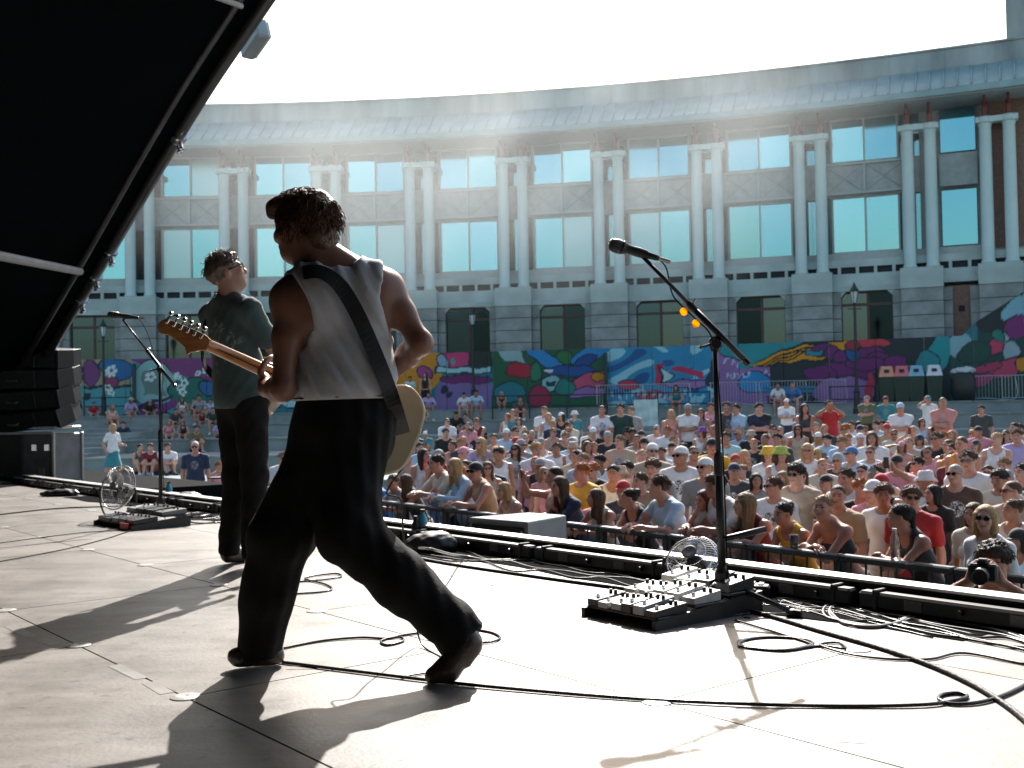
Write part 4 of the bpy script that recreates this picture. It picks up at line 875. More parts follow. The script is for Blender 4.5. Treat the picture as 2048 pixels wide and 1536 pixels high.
CC = {'white': (.72, .73, .74), 'cream': (.60, .54, .44), 'beige': (.44, .36, .27), 'tan': (.42, .28, .17), 'black': (.014, .014, .016), 'navy': (.018, .03, .07), 'grey': (.28, .29, .30), 'charcoal': (.05, .052, .055), 'lightblue': (.40, .56, .70), 'blue': (.04, .17, .42), 'teal': (.03, .22, .25), 'paleteal': (.42, .62, .60), 'green': (.04, .15, .07), 'darkgreen': (.016, .055, .045), 'olive': (.12, .13, .06), 'lime': (.40, .52, .08), 'yellow': (.72, .46, .04), 'orange': (.72, .24, .03), 'red': (.46, .025, .03), 'maroon': (.15, .015, .025), 'pink': (.66, .28, .34), 'salmon': (.58, .26, .22), 'lilac': (.42, .34, .58), 'purple': (.25, .08, .36), 'magenta': (.50, .06, .28), 'brown': (.10, .055, .035), 'denim': (.06, .10, .18), 'plaid': (.04, .045, .05), 'hivis': (.62, .82, .06)}
CLOTH = {k: mat('cloth_' + k, c, 0.82, var=.10, scale=9, bump=.12, bscale=45, sheen=.15) for k, c in CC.items()}
def printed(c, pc):
    k = 'cloth_%s_print_%s' % (c, pc)
    if k in _mats: return _mats[k]
    m = mat(k, CC[c], 0.82, var=.10, scale=9, bump=.12, bscale=45, sheen=.15); n = m.node_tree.nodes; l = m.node_tree.links; t = n['Texture Coordinate']
    v = n.new('ShaderNodeVectorMath'); v.operation = 'DISTANCE'; v.inputs[1].default_value = (0, -.15, 1.28); l.new(t.outputs['Object'], v.inputs[0])
    a = n.new('ShaderNodeMapRange'); a.inputs[1].default_value = .085; a.inputs[2].default_value = .10; a.inputs[3].default_value = 1; a.inputs[4].default_value = 0; l.new(v.outputs['Value'], a.inputs[0])
    z = n.new('ShaderNodeTexNoise'); z.inputs['Scale'].default_value = 26; z.inputs['Distortion'].default_value = 1.5; l.new(t.outputs['Object'], z.inputs[0])
    r = n.new('ShaderNodeMapRange'); r.inputs[1].default_value = .48; r.inputs[2].default_value = .54; l.new(z.outputs[0], r.inputs[0])
    u = n.new('ShaderNodeMath'); u.operation = 'MULTIPLY'; l.new(a.outputs[0], u.inputs[0]); l.new(r.outputs[0], u.inputs[1])
    b = n['Principled BSDF'].inputs['Base Color']; old = b.links[0].from_socket; x = n.new('ShaderNodeMix'); x.data_type = 'RGBA'; l.new(u.outputs[0], x.inputs[0]); l.new(old, x.inputs[6]); x.inputs[7].default_value = (*CC[pc], 1); l.new(x.outputs[2], b)
    return m
LENS = mat('sunglass_lens', (.008, .008, .01), .12, var=0); SGF = mat('sunglass_frame', (.01, .01, .01), .3, var=0); LENSB = mat('mirror_lens', (.05, .30, .34), .08, metal=.6, var=0); LENSO = mat('amber_lens', (.40, .13, .02), .12, var=0)

# ------------------------------------------------------------------ the guitarist, modelled where he stands
def w_(px, py, Y): return atY(px, py, Y)
J = {'sex': 'm', 'up': unit(w_(684, 618, 3.72) - w_(690, 830, 3.72)), 'lat': A_(-1, .0, 0), 'latc': unit(w_(578, 592, 3.64) - w_(776, 572, 3.74)), 'pel': w_(690, 832, 3.72), 'che': w_(684, 620, 3.72), 'nek': w_(662, 530, 3.72), 'hed': w_(608, 454, 3.70),
     'sL': w_(580, 598, 3.66), 'sR': w_(772, 580, 3.74), 'eL': w_(566, 778, 3.60), 'wL': w_(533, 778, 3.85), 'eR': w_(842, 686, 3.70), 'wR': w_(765, 762, 3.93),
     'hL': w_(655, 868, 3.72), 'kL': w_(562, 1075, 3.70), 'aL': w_(522, 1280, 3.72), 'tL': w_(482, 1316, 3.70), 'hR': w_(706, 868, 3.70), 'kR': w_(696, 1066, 3.58), 'aR': w_(912, 1258, 3.50), 'tR': w_(872, 1345, 3.46)}
J['lat'] = unit(J['lat'] - J['up'] * J['lat'].dot(J['up']))
FEET = A_(*(np.array(J['aL'][:2]) * .5 + np.array(J['aR'][:2]) * .5), STZ)
Rh = head_R(-114, 2, 2); hs = 1.03
tor = torso_prims(J) + [ell(J['che'] + J['up'] * .03 + J['latc'] * .10 - np.cross(J['latc'], J['up']) * .07, (.07, .05, .10), k=.05), ell(J['che'] + J['up'] * .03 - J['latc'] * .09 - np.cross(J['latc'], J['up']) * .07, (.07, .05, .10), k=.05)]
pr = list(tor); mbh = MB()
for s_, q in (('L', 1.0), ('R', 1.0)):
    s0, e, wv = J['s' + s_], J['e' + s_], J['w' + s_]; fm = e + (wv - e) * .3
    pr += [ell(s0 + A_(0, 0, -.01), (.055, .056, .066), k=.05), cone(s0, s0 + (e - s0) * .45, .046, .046, .04), cone(s0 + (e - s0) * .45, e, .044, .035, .03), cone(e, fm, .035, .040, .03), cone(fm, wv, .039, .026, .03), ell(e, (.036, .038, .038), k=.02)]
    h, k_, a = J['h' + s_], J['k' + s_], J['a' + s_]; pr += [cone(h, k_, .085, .06, .05), cone(k_, a, .058, .04, .03)]
pr += [cone(J['nek'] - J['up'] * .03, J['hed'] + Rh @ A_(0, .022, -.05), .062, .055, .03)]
gE, gT = w_(327, 650, 3.93), w_(834, 878, 3.99)                # guitar: headstock end and tail
gx = unit(gE - gT); gz = unit(A_(0, -1, .06) - gx * gx.dot(A_(0, -1, .06))); gy = np.cross(gz, gx)
if gy[2] < 0: gy = -gy
def gpt(x, y, z): return gT + gx * x + gy * y + gz * z
# left hand round the neck: thumb over the top edge, fingers below and behind
neckp = w_(545, 748, 3.93)
pr += [ell(w_(530, 768, 3.90), (.020, .036, .045), k=.015), cone(J['wL'], w_(530, 768, 3.90), .028, .026, .02)]
for k in range(4):
    b0 = w_(523 + k * 7, 776 + k * 3, 3.90); mbh.tube([b0, b0 + gy * -.0 + A_(-.004, .035, .01), b0 + gy * .03 + A_(0, .055, 0), b0 + gy * .055 + A_(0, .05, 0)], [.011, .011, .010, .007], 8)
th = [w_(528, 765, 3.885), w_(522, 742, 3.885), w_(530, 726, 3.90), w_(540, 716, 3.925), w_(546, 712, 3.94)]
mbh.tube(th, [.016, .014, .0125, .011, .007], 8)
th2 = [w_(534, 782, 3.88), w_(527, 760, 3.872), w_(528, 745, 3.885)]; mbh.tube(th2, [.013, .0115, .008], 8)
hand(mbh, pr, J['wR'], w_(735, 800, 3.97) - J['wR'], A_(0, 1, 0), 1.0, .6, side=-1)
hpz = [xf(p, Rh, J['hed'], hs) for p in head_prims()]; pr_all = pr + hpz; hc = J['hed']
fin = [[(hc[i] - .12, hc[i] + .12, .006)] for i in range(3)]
def shift(mb_or, o):  # world -> figure space
    return [(a - o[0], b - o[1], c - o[2]) for a, b, c in mb_or.v]
def sh(p, o): return ('c', p[1] - o, p[2] - o) + p[3:] if p[0] == 'c' else ('e', p[1] - o) + p[2:]
mbh.v = shift(mbh, FEET)
gui_me = sdf_mesh('guitarist_body', [sh(p, FEET) for p in pr_all], .0115, [[(a - FEET[i], b - FEET[i], c) for a, b, c in fin[i]] for i in range(3)], extra=mbh)
gui_me.materials.append(mat('skin_guitarist', (.27, .135, .095), .40, var=.12, scale=10, bump=.05, bscale=140, sss=.15))
gui = bpy.data.objects.new('person', gui_me); COL.objects.link(gui); gui.location = tuple(FEET)
tag(gui, 'guitarist in white tank top and wide black trousers striding across the stage', 'person')
def gpart(name, prims, vox, m, disp=None, clips=(), extra=None, fines=None):
    if extra is not None: extra.v = shift(extra, FEET)
    dd = None if disp is None else (lambda X: disp(X + FEET))
    me = sdf_mesh(name, [sh(p, FEET) for p in prims], vox, fines, disp=dd, clips=[(np.asarray(p) - FEET, n_) for p, n_ in clips], extra=extra); me.materials.append(m)
    o = bpy.data.objects.new(name, me); COL.objects.link(o); o.parent = gui; return o
up = J['up']; lc = J['latc']; fwd = np.cross(lc, up)
tank_pr = [inflate(p, .011) for p in tor] + [ell(J['pel'] + up * .13, (.172, .135, .16), frame(J['lat'], -np.cross(J['lat'], up), up), .06), ell(J['pel'] + up * .09 - A_(0, .02, 0), (.16, .13, .10), k=.04),
    ell(J['sL'] + lc * .055 - up * .045, (.125, .24, .145), frame(lc, -fwd, up), .012, -1), ell(J['sR'] - lc * .045 - up * .04, (.085, .24, .15), frame(lc, -fwd, up), .012, -1),
    ell(J['nek'] + up * .055 - fwd * .03, (.105, .13, .085), frame(lc, -fwd, up), .012, -1), ell(J['nek'] + up * .03 + fwd * .08, (.10, .12, .13), frame(lc, -fwd, up), .012, -1)]
def tank_wr(X):
    x, z = X[..., 0] + .15 * (X[..., 2] - 2.4), X[..., 2]
    f = .004 * np.sin(x * 95 + 6 * np.sin(z * 5.0) + z * 18) * np.clip((z - 2.30) * 5, 0, 1) + .006 * np.sin(z * 62 + x * 30 + 4 * np.sin(x * 9)) * np.clip((2.58 - z) * 5, 0, 1) * (.5 + .5 * np.sin(x * 16 + z * 7))
    return f + .0015 * np.sin(x * 210 + z * 90)
WTANK = mat('white_cotton', (.56, .58, .63), .85, var=.06, scale=20, bump=.10, bscale=160, sheen=.2)
gpart('tank_top', tank_pr, .0095, WTANK, tank_wr, [(J['pel'] + up * .055, -up)])
BTR = mat('black_trouser_cloth', (.0055, .0055, .006), .85, var=.2, scale=10, bump=.12, bscale=50, spec=.25)
hemL = w_(518, 1302, 3.72); hemR = w_(908, 1258, 3.51)
tr_pr = [ell(J['pel'] + up * .02, (.168, .128, .115), frame(J['lat'], -np.cross(J['lat'], up), up), .05), ell(J['pel'] - up * .06, (.16, .13, .13), k=.06),
    cone(J['hL'] - up * .02, J['kL'], .115, .102, .06), cone(J['kL'], w_(534, 1190, 3.71), .105, .088, .05), cone(w_(534, 1190, 3.71), hemL, .088, .072, .04),
    cone(J['hR'] - up * .02, J['kR'], .112, .100, .06), cone(J['kR'], w_(802, 1162, 3.54), .098, .092, .05), cone(w_(802, 1162, 3.54), hemR, .088, .076, .04), cone(hemR, w_(932, 1284, 3.5), .076, .080, .03), ell(hemR + unit(J['aR'] - J['kR']) * .285, (.235, .235, .235), k=.006, op=-1)]
def tr_wr(X): return .0036 * np.sin(X[..., 2] * 38 + X[..., 0] * 25 + 3 * np.sin(X[..., 0] * 14 + X[..., 1] * 9)) * np.sin(X[..., 0] * 21 - X[..., 2] * 11) + .0028 * np.sin(X[..., 0] * 85 + X[..., 1] * 70 - X[..., 2] * 12)
gpart('trousers', tr_pr, .0115, BTR, tr_wr, [(J['pel'] + up * .075, up), (w_(518, 1316, 3.72), A_(.05, 0, -1))])
mb = MB(); beltc = J['pel'] + up * .062
mb.tube([beltc + J['lat'] * .168 * math.cos(t) + np.cross(J['lat'], up) * .128 * math.sin(t) for t in np.linspace(0, 2 * math.pi, 33)], .019, 6, flat=.25, cap=False)
mb.v = shift(mb, FEET); mb.build('belt', mat('black_leather', (.015, .014, .013), .35, var=.2, bump=.1), parent=gui, smooth=True)
BOOT = mat('black_boot_leather', (.055, .040, .030), .24, var=.25, scale=12, bump=.15, bscale=60)
gpart('boot', [cone(w_(540, 1312, 3.73), w_(488, 1316, 3.70), .046, .038, .03), cone(w_(525, 1280, 3.72), w_(535, 1310, 3.73), .045, .045, .03), cone(w_(488, 1318, 3.70), w_(470, 1312, 3.70), .036, .026, .02)], .009, BOOT, clips=[(A_(0, 0, STZ + .012), A_(0, 0, -1))])
gpart('boot', [cone(w_(936, 1286, 3.50), w_(895, 1338, 3.46), .042, .040, .03), cone(w_(918, 1262, 3.50), w_(934, 1290, 3.5), .045, .042, .03), cone(w_(895, 1340, 3.46), w_(868, 1352, 3.45), .038, .030, .02), cone(w_(944, 1296, 3.49), w_(930, 1322, 3.48), .026, .024, .008)], .009, BOOT, clips=[(A_(0, 0, STZ + .004), A_(0, 0, -1))])
hb = locks(1700, 5, (A_(0, .018, .034), A_(.083, .103, .087)), lambda n_, g: A_(n_[0] * .5 + g.uniform(-.3, .3), (-.9 if n_[2] > .55 else .2) + g.uniform(-.3, .3), -.75 if n_[2] < .6 else -.05), L=(.018, .036), r=.0019, zmin=-.8)
hb.v = [tuple(Rh @ np.array(v) * hs + J['hed']) for v in hb.v]
hp_ = [ell((0, .018, .036), (.084, .105, .088), k=.02), ell((0, -.066, .078), (.062, .052, .032), k=.025), cone((-.02, -.095, .072), (-.028, -.104, .046), .026, .016, .025), cone((.03, -.088, .075), (.042, -.098, .048), .024, .016, .025), ell((0, .068, -.035), (.066, .044, .060), k=.03),
       ell((0, -.094, -.050), (.076, .062, .096), k=.01, op=-1), ell((0, -.02, -.125), (.12, .085, .075), k=.02, op=-1), ell((-.094, -.026, -.03), (.02, .024, .03), k=.01, op=-1), ell((.094, -.026, -.03), (.02, .024, .03), k=.01, op=-1)]
HG = mat('hair_guitarist', (.10, .046, .022), .45, var=.4, scale=30, bump=.5, bscale=110)
dh = hn(60, .0028); gpart('hair', [xf(p, Rh, J['hed'], hs) for p in hp_], .0065, HG, lambda X: dh((X - J['hed']) @ Rh), extra=hb)
# ---- strap, laid on the back by following the cloth
body_eval = tank_pr[:len(tor) + 2] + pr
def sd_eval(prims, X):
    d = np.full(X.shape[:-1], .6)
    for p in prims:
        if p[6] < 0: continue
        q = pd_(p, X); k = p[5]; h = np.clip(.5 + .5 * (d - q) / k, 0, 1); d = d * (1 - h) + q * h - k * h * (1 - h)
    return d
def hit(px, py, prims=body_eval, maxY=4.0):
    d = unit(ray(px, py)); t = 3.0
    for _ in range(60):
        s_ = sd_eval(prims, (CO + d * t)[None])[0]
        if s_ < .001: return CO + d * (t - .011)
        t += max(s_ * .8, .002)
        if t > maxY: return None
    return CO + d * (t - .011)
sc_ = spline([(606, 545, 0), (640, 543, 0), (678, 568, 0), (712, 622, 0), (742, 688, 0), (768, 752, 0), (789, 812, 0), (805, 868, 0)], 6)[:, :2]; L_, R_ = [], []
for i, (x, y) in enumerate(sc_):
    tx, ty = sc_[min(i + 1, len(sc_) - 1)] - sc_[max(i - 1, 0)]; q = math.hypot(tx, ty); nx_, ny_ = -ty / q, tx / q; w2 = 15.5 if y > 560 else 14
    for lst, s_ in ((L_, -1), (R_, 1)): lst.append(hit(x + nx_ * w2 * s_, y + ny_ * w2 * s_) if y < 790 else None)
endp = gpt(.015, .0, .03)
k0 = max(i for i in range(len(sc_)) if L_[i] is not None and R_[i] is not None and L_[i][1] < 3.9 and R_[i][1] < 3.9)
Yk = (L_[k0][1] + R_[k0][1]) / 2
for i, (x, y) in enumerate(sc_):
    if i > k0 or L_[i] is None or R_[i] is None:
        tx, ty = sc_[min(i + 1, len(sc_) - 1)] - sc_[max(i - 1, 0)]; q = math.hypot(tx, ty); nx_, ny_ = -ty / q, tx / q; f_ = max(0, (i - k0) / (len(sc_) - 1 - k0)); Yd = Yk + (3.88 - Yk) * f_ ** 2.5
        L_[i] = atY(x - nx_ * 15.5, y - ny_ * 15.5, Yd); R_[i] = atY(x + nx_ * 15.5, y + ny_ * 15.5, Yd)
    if i <= 6:
        m_ = min(L_[i][1], R_[i][1]) if min(L_[i][1], R_[i][1]) < 3.7 else 3.62
        L_[i] = L_[i] if L_[i][1] < 3.85 else atY(*project(L_[i]), m_ + .06); R_[i] = R_[i] if R_[i][1] < 3.85 else atY(*project(R_[i]), m_ + .06)
L_, R_ = np.array(L_), np.array(R_)
for _ in range(4): L_[1:-1] = (L_[:-2] + L_[1:-1] * 2 + L_[2:]) / 4; R_[1:-1] = (R_[:-2] + R_[1:-1] * 2 + R_[2:]) / 4
for arr in (L_, R_):
    for i in range(len(arr)):
        arr[i] -= unit(arr[i] - CO) * (.006 + .012 * min(1, max(0, (i - k0 + 8) / 8)) * (1 if i < len(arr) - 6 else .3))
ov = [w_(598, 552, 3.74), w_(592, 580, 3.86), w_(620, 680, 3.93)]; ov2 = [w_(618, 534, 3.74), w_(622, 560, 3.88), w_(650, 690, 3.95)]
Lq = np.vstack((ov[::-1], L_)); Rq = np.vstack((ov2[::-1], R_)); vs = []; fs = []
for a, b in zip(Lq, Rq): o_ = unit((a + b) / 2 - CO) * .0035; vs += [a, b, b + o_, a + o_]
for i in range(len(Lq) - 1):
    for q in range(4): r = (q + 1) % 4; fs.append((4 * i + q, 4 * i + 4 + q, 4 * i + 4 + r, 4 * i + r))
strapm = MB().add(vs, fs); STRAP = mat('black_webbing', (.010, .010, .011), .75, var=.15, scale=60, bump=.2, bscale=300)

# ---- the guitar
guitar = empty('electric_guitar', gT, label='cream electric guitar with maple neck slung on the guitarist in white tank top', cat='guitar')
def gpart2(mb, name, m, smooth=False, parent=None): mb.v = [(a - gT[0], b - gT[1], c - gT[2]) for a, b, c in mb.v]; return mb.build(name, m, parent=parent or guitar, smooth=smooth)
GM = np.eye(4); GM[:3, 0], GM[:3, 1], GM[:3, 2], GM[:3, 3] = gx, gy, gz, gT
body = spline([(-.005, .02, 0), (.02, .115, 0), (.10, .165, 0), (.19, .130, 0), (.26, .112, 0), (.34, .135, 0), (.41, .115, 0), (.405, .06, 0), (.37, .03, 0), (.37, -.03, 0), (.41, -.06, 0), (.40, -.10, 0), (.345, -.085, 0), (.27, -.115, 0), (.18, -.165, 0), (.09, -.185, 0), (.01, -.13, 0), (-.01, -.05, 0)], 5)[:-1, :2]
CREAM = mat('cream_lacquer', (.50, .44, .31), .22, var=.05, coat=.5); MAPLE = mat('maple_neck', (.52, .24, .075), .25, var=.18, scale=9, stretch=(1, 6, 6), coat=.6)
bo = gpart2(MB().prism(body, -.042, 0.0, GM, bev=.009), 'body', CREAM)
gpart2(MB().prism([(.115, -.03), (.235, -.03), (.235, .06), (.115, .06)], .001, .003, GM), 'back_plate', mat('cream_plastic', (.60, .56, .46), .35), parent=None)
nk = [(.34, -.028), (.395, -.028), (.82, -.0215), (.82, .0215), (.395, .028), (.34, .028)]
mb = MB(); prof = []
for xx, hw in ((.36, .028), (.82, .0215)): prof.append([(gpt(xx, hw * math.cos(t), -.022 + .022 * max(0, math.sin(t)) - .005 * (math.sin(t) < -.1))) for t in np.linspace(0, 2 * math.pi, 15)[:-1]])
mb.add(prof[0] + prof[1], [(i, (i + 1) % 14, 14 + (i + 1) % 14, 14 + i) for i in range(14)] + [tuple(range(14)), tuple(range(27, 13, -1))]); neck = gpart2(mb, 'neck', MAPLE, smooth=True)
gpart2(MB().tube([gpt(.46, 0, .0), gpt(.60, 0, .0005), gpt(.78, 0, .0005)], [.0022, .0032, .0022], 6), 'skunk_stripe', mat('walnut_stripe', (.05, .022, .01), .4), parent=None)
hdp = spline([(.82, -.0215, 0), (.835, -.028, 0), (.865, -.05, 0), (.875, -.062, 0), (.893, -.043, 0), (.93, -.032, 0), (.965, -.026, 0), (.99, -.032, 0), (1.012, -.014, 0), (1.008, .012, 0), (.985, .026, 0), (.90, .030, 0), (.85, .030, 0), (.822, .0215, 0)], 4)[:, :2]
gpart2(MB().prism(hdp, -.020, -.005, GM, bev=.003), 'headstock', MAPLE)
for k in range(6):
    xx = .855 + k * .0262; m = MB(); m.box(gpt(xx, .018, .0), (.012, .018, .011), np.stack((gx, gy, gz), 1), bev=.002); m.tube([gpt(xx, .024, .0), gpt(xx, .043, .0)], .0028, 6); m.lathe([(.0, -.009), (.0075, -.006), (.009, 0), (.0075, .006), (.0, .009)], gpt(xx, .049, .0), np.stack((gx, gz, gy), 1), n=10); m.tube([gpt(xx, 0.0, -.02), gpt(xx, .0, -.032)], .004, 6)
    gpart2(m, 'tuner', CHROME, smooth=False)
for k in range(6): gpart2(MB().tube([gpt(.855 + k * .0262, 0, -.030), gpt(.82, -.016 + k * .0065, -.028), gpt(.12, -.024 + k * .0096, -.052)], .0006, 4), 'string', STEEL)
gpart2(MB().lathe([(.006, 0), (.006, .008), (.009, .01), (.009, .014), (0, .014)], gpt(-.008, 0, -.02), align_z(-gx), n=10), 'strap_button', CHROME)
gpart2(MB().prism(spline([(.08, -.10, 0), (.16, -.12, 0), (.26, -.07, 0), (.36, -.05, 0), (.36, .05, 0), (.26, .08, 0), (.16, .10, 0), (.10, .0, 0)], 3)[:-1, :2], -.0455, -.0425, GM), 'pickguard', mat('white_pickguard', (.7, .7, .66), .3))
strapm.v = [(a - gT[0], b - gT[1], c - gT[2]) for a, b, c in strapm.v]; strapm.build('strap', STRAP, parent=guitar)
ge = gpt(.0, -.10, -.02)
# ------------------------------------------------------------------ the second performer, back to us, head thrown up to the right
def put_person(fig, loc, rz, parts, mats_, name='person', scale=1.0, mirror=False):
    o = inst(fig.body, name, mats_); o.location = tuple(map(float, loc)); o.rotation_euler = (0, 0, rz); o.scale = (-scale if mirror else scale, scale, scale)
    for nm, me, m, M in parts: inst(me, nm, m, parent=o, M=M)
    return o
RZ2 = 138; J2 = fig_pose('m', lean=-7); J2['hy'], J2['hp'], J2['hr'] = -30, -24, 5; J2['hed'] = J2['hed'] + A_(-.02, .03, -.01)
for k_, dx in (('L', .02), ('R', -.02)): J2['a' + k_][0] += dx; J2['t' + k_][0] += dx
arm(J2, 'L', A_(.10, -.30, 1.12), A_(1, .6, -.5)); arm(J2, 'R', A_(-.20, -.27, .98), A_(-1, .8, -.3))
FB = Fig(J2, .015, .0075); fb_loc = floor_pt(490, 1130); sc2 = 1.0; Hm = Matrix(FB.H.tolist())
TSH = mat('teal_grey_print_tee', (.045, .078, .082), .85, var=.15, scale=8, bump=.12, bscale=50, sheen=.2)
n = TSH.node_tree.nodes; l = TSH.node_tree.links; tcn = n['Texture Coordinate']; sp = n.new('ShaderNodeSeparateXYZ'); l.new(tcn.outputs['Object'], sp.inputs[0])
nz_ = n.new('ShaderNodeTexNoise'); nz_.inputs['Scale'].default_value = 11; nz_.inputs['Detail'].default_value = 4; nz_.inputs['Distortion'].default_value = 2.2; l.new(tcn.outputs['Object'], nz_.inputs[0])
cr = n.new('ShaderNodeValToRGB'); cr.color_ramp.elements[0].position = .52; cr.color_ramp.elements[0].color = (0, 0, 0, 1); cr.color_ramp.elements[1].position = .60; cr.color_ramp.elements[1].color = (.7, .7, .7, 1); l.new(nz_.outputs[0], cr.inputs[0])
vd = n.new('ShaderNodeVectorMath'); vd.operation = 'DISTANCE'; vd.inputs[1].default_value = (-.02, .14, 1.24); l.new(tcn.outputs['Object'], vd.inputs[0])
mr = n.new('ShaderNodeMapRange'); mr.inputs[1].default_value = .12; mr.inputs[2].default_value = .17; mr.inputs[3].default_value = 1; mr.inputs[4].default_value = 0; l.new(vd.outputs['Value'], mr.inputs[0])
mu = n.new('ShaderNodeMath'); mu.operation = 'MULTIPLY'; l.new(cr.outputs[0], mu.inputs[0]); l.new(mr.outputs[0], mu.inputs[1])
old = n['Principled BSDF'].inputs['Base Color'].links[0].from_socket; mxx = n.new('ShaderNodeMix'); mxx.data_type = 'RGBA'; l.new(mu.outputs[0], mxx.inputs[0]); l.new(old, mxx.inputs[6]); mxx.inputs[7].default_value = (.22, .26, .24, 1); l.new(mxx.outputs[2], n['Principled BSDF'].inputs['Base Color'])
HB2 = mat('hair_ash_brown', (.15, .11, .08), .42, var=.4, scale=30, bump=.5, bscale=100)
lk = locks(420, 9, (A_(0, .02, .04), A_(.086, .106, .092)), lambda n_, g: A_(n_[0] * .6 + g.uniform(-.5, .5), .1 + g.uniform(-.6, .4), -.3 if n_[2] < .6 else .3), L=(.02, .04))
hme = sdf_mesh('hair', [ell((0, .022, .042), (.087, .107, .092), k=.02), ell((0, -.055, .085), (.06, .045, .03), k=.02), ell((0, -.085, -.035), (.074, .075, .095), k=.012, op=-1), ell((0, -.02, -.125), (.12, .11, .085), k=.02, op=-1), ell((-.088, -.01, -.035), (.03, .03, .045), k=.01, op=-1), ell((.088, -.01, -.035), (.03, .03, .045), k=.01, op=-1)], .008, disp=hn(80, .005), extra=lk)
bass_p = put_person(FB, fb_loc, math.radians(RZ2), [('shirt', FB.garment('tee'), TSH, None), ('trousers', FB.garment('trousers'), BTR, None), ('shoe', FB.shoe('L'), BOOT, None), ('shoe', FB.shoe('R'), BOOT, None), ('hair', hme, HB2, Hm), ('sunglasses', glassmesh(), [LENSO, SGF], Hm)], [mat('skin_performer', (.50, .28, .20), .42, var=.1, scale=12, bump=.04), EYE, LIP])
bass_p.scale = (.93, .95, 1.0)
tag(bass_p, 'performer in grey green print t-shirt and amber sunglasses, head tipped back, behind the guitarist', 'person')
MB().box((0, .135, .96), (.11, .012, .035), bev=.004).build('leather_patch', mat('tan_patch', (.10, .055, .035), .6), parent=bass_p)
# the instrument he plays, mostly hidden before his body
RB = rotz(math.radians(RZ2)); bo_ = fb_loc + RB @ A_(0, -.24, .98)
g2 = empty('bass_guitar', bo_, label='cream guitar held in front of the performer in grey green t-shirt', cat='guitar')
bx = unit(RB @ A_(.42, -.80, .40)); bz = RB @ A_(0, 1, 0); bz = unit(bz - bx * bz.dot(bx)); by = np.cross(bz, bx); BM = np.eye(4); BM[:3, 0], BM[:3, 1], BM[:3, 2] = bx, by, bz
b2 = [(x - .2, y * .95) for x, y in body]
MB().prism(b2, -.04, .0, BM, bev=.008).build('body', CREAM, parent=g2); MB().prism([(.15, -.028), (.66, -.021), (.66, .021), (.15, .028)], -.035, -.015, BM, bev=.004).build('neck', MAPLE, parent=g2)
MB().prism([(.66, -.022), (.70, -.05), (.84, -.02), (.84, .03), (.68, .03), (.66, .022)], -.03, -.016, BM).build('headstock', MAPLE, parent=g2)
ss = [RB @ A_(.10, .10, 1.46), RB @ A_(.16, .155, 1.38), RB @ A_(.10, .165, 1.2), RB @ A_(-.06, .16, 1.06), RB @ A_(-.19, .05, .99), RB @ A_(-.2, -.16, .95)]; ss = [RB @ A_(*q_) for q_ in ((.13, -.12, 1.36), (.125, .0, 1.472), (.145, .13, 1.39), (.16, .155, 1.26), (.175, .12, 1.12), (.185, -.03, 1.02))]
q = spline(ss, 6); vs = []; fs = []
for i, p in enumerate(q):
    t = q[min(i + 1, len(q) - 1)] - q[max(i - 1, 0)]; out = unit(A_(p[0], p[1], 0)) if i > 6 else A_(0, 0, 1); sd = unit(np.cross(t, out)) * .026; o0 = fb_loc - bo_
    vs += [p + sd + o0, p - sd + o0, p - sd + o0 + out * .006, p + sd + o0 + out * .006]
for i in range(len(q) - 1):
    for k_ in range(4): r = (k_ + 1) % 4; fs.append((4 * i + k_, 4 * i + 4 + k_, 4 * i + 4 + r, 4 * i + r))
MB().add(vs, fs).build('strap', STRAP, parent=g2)

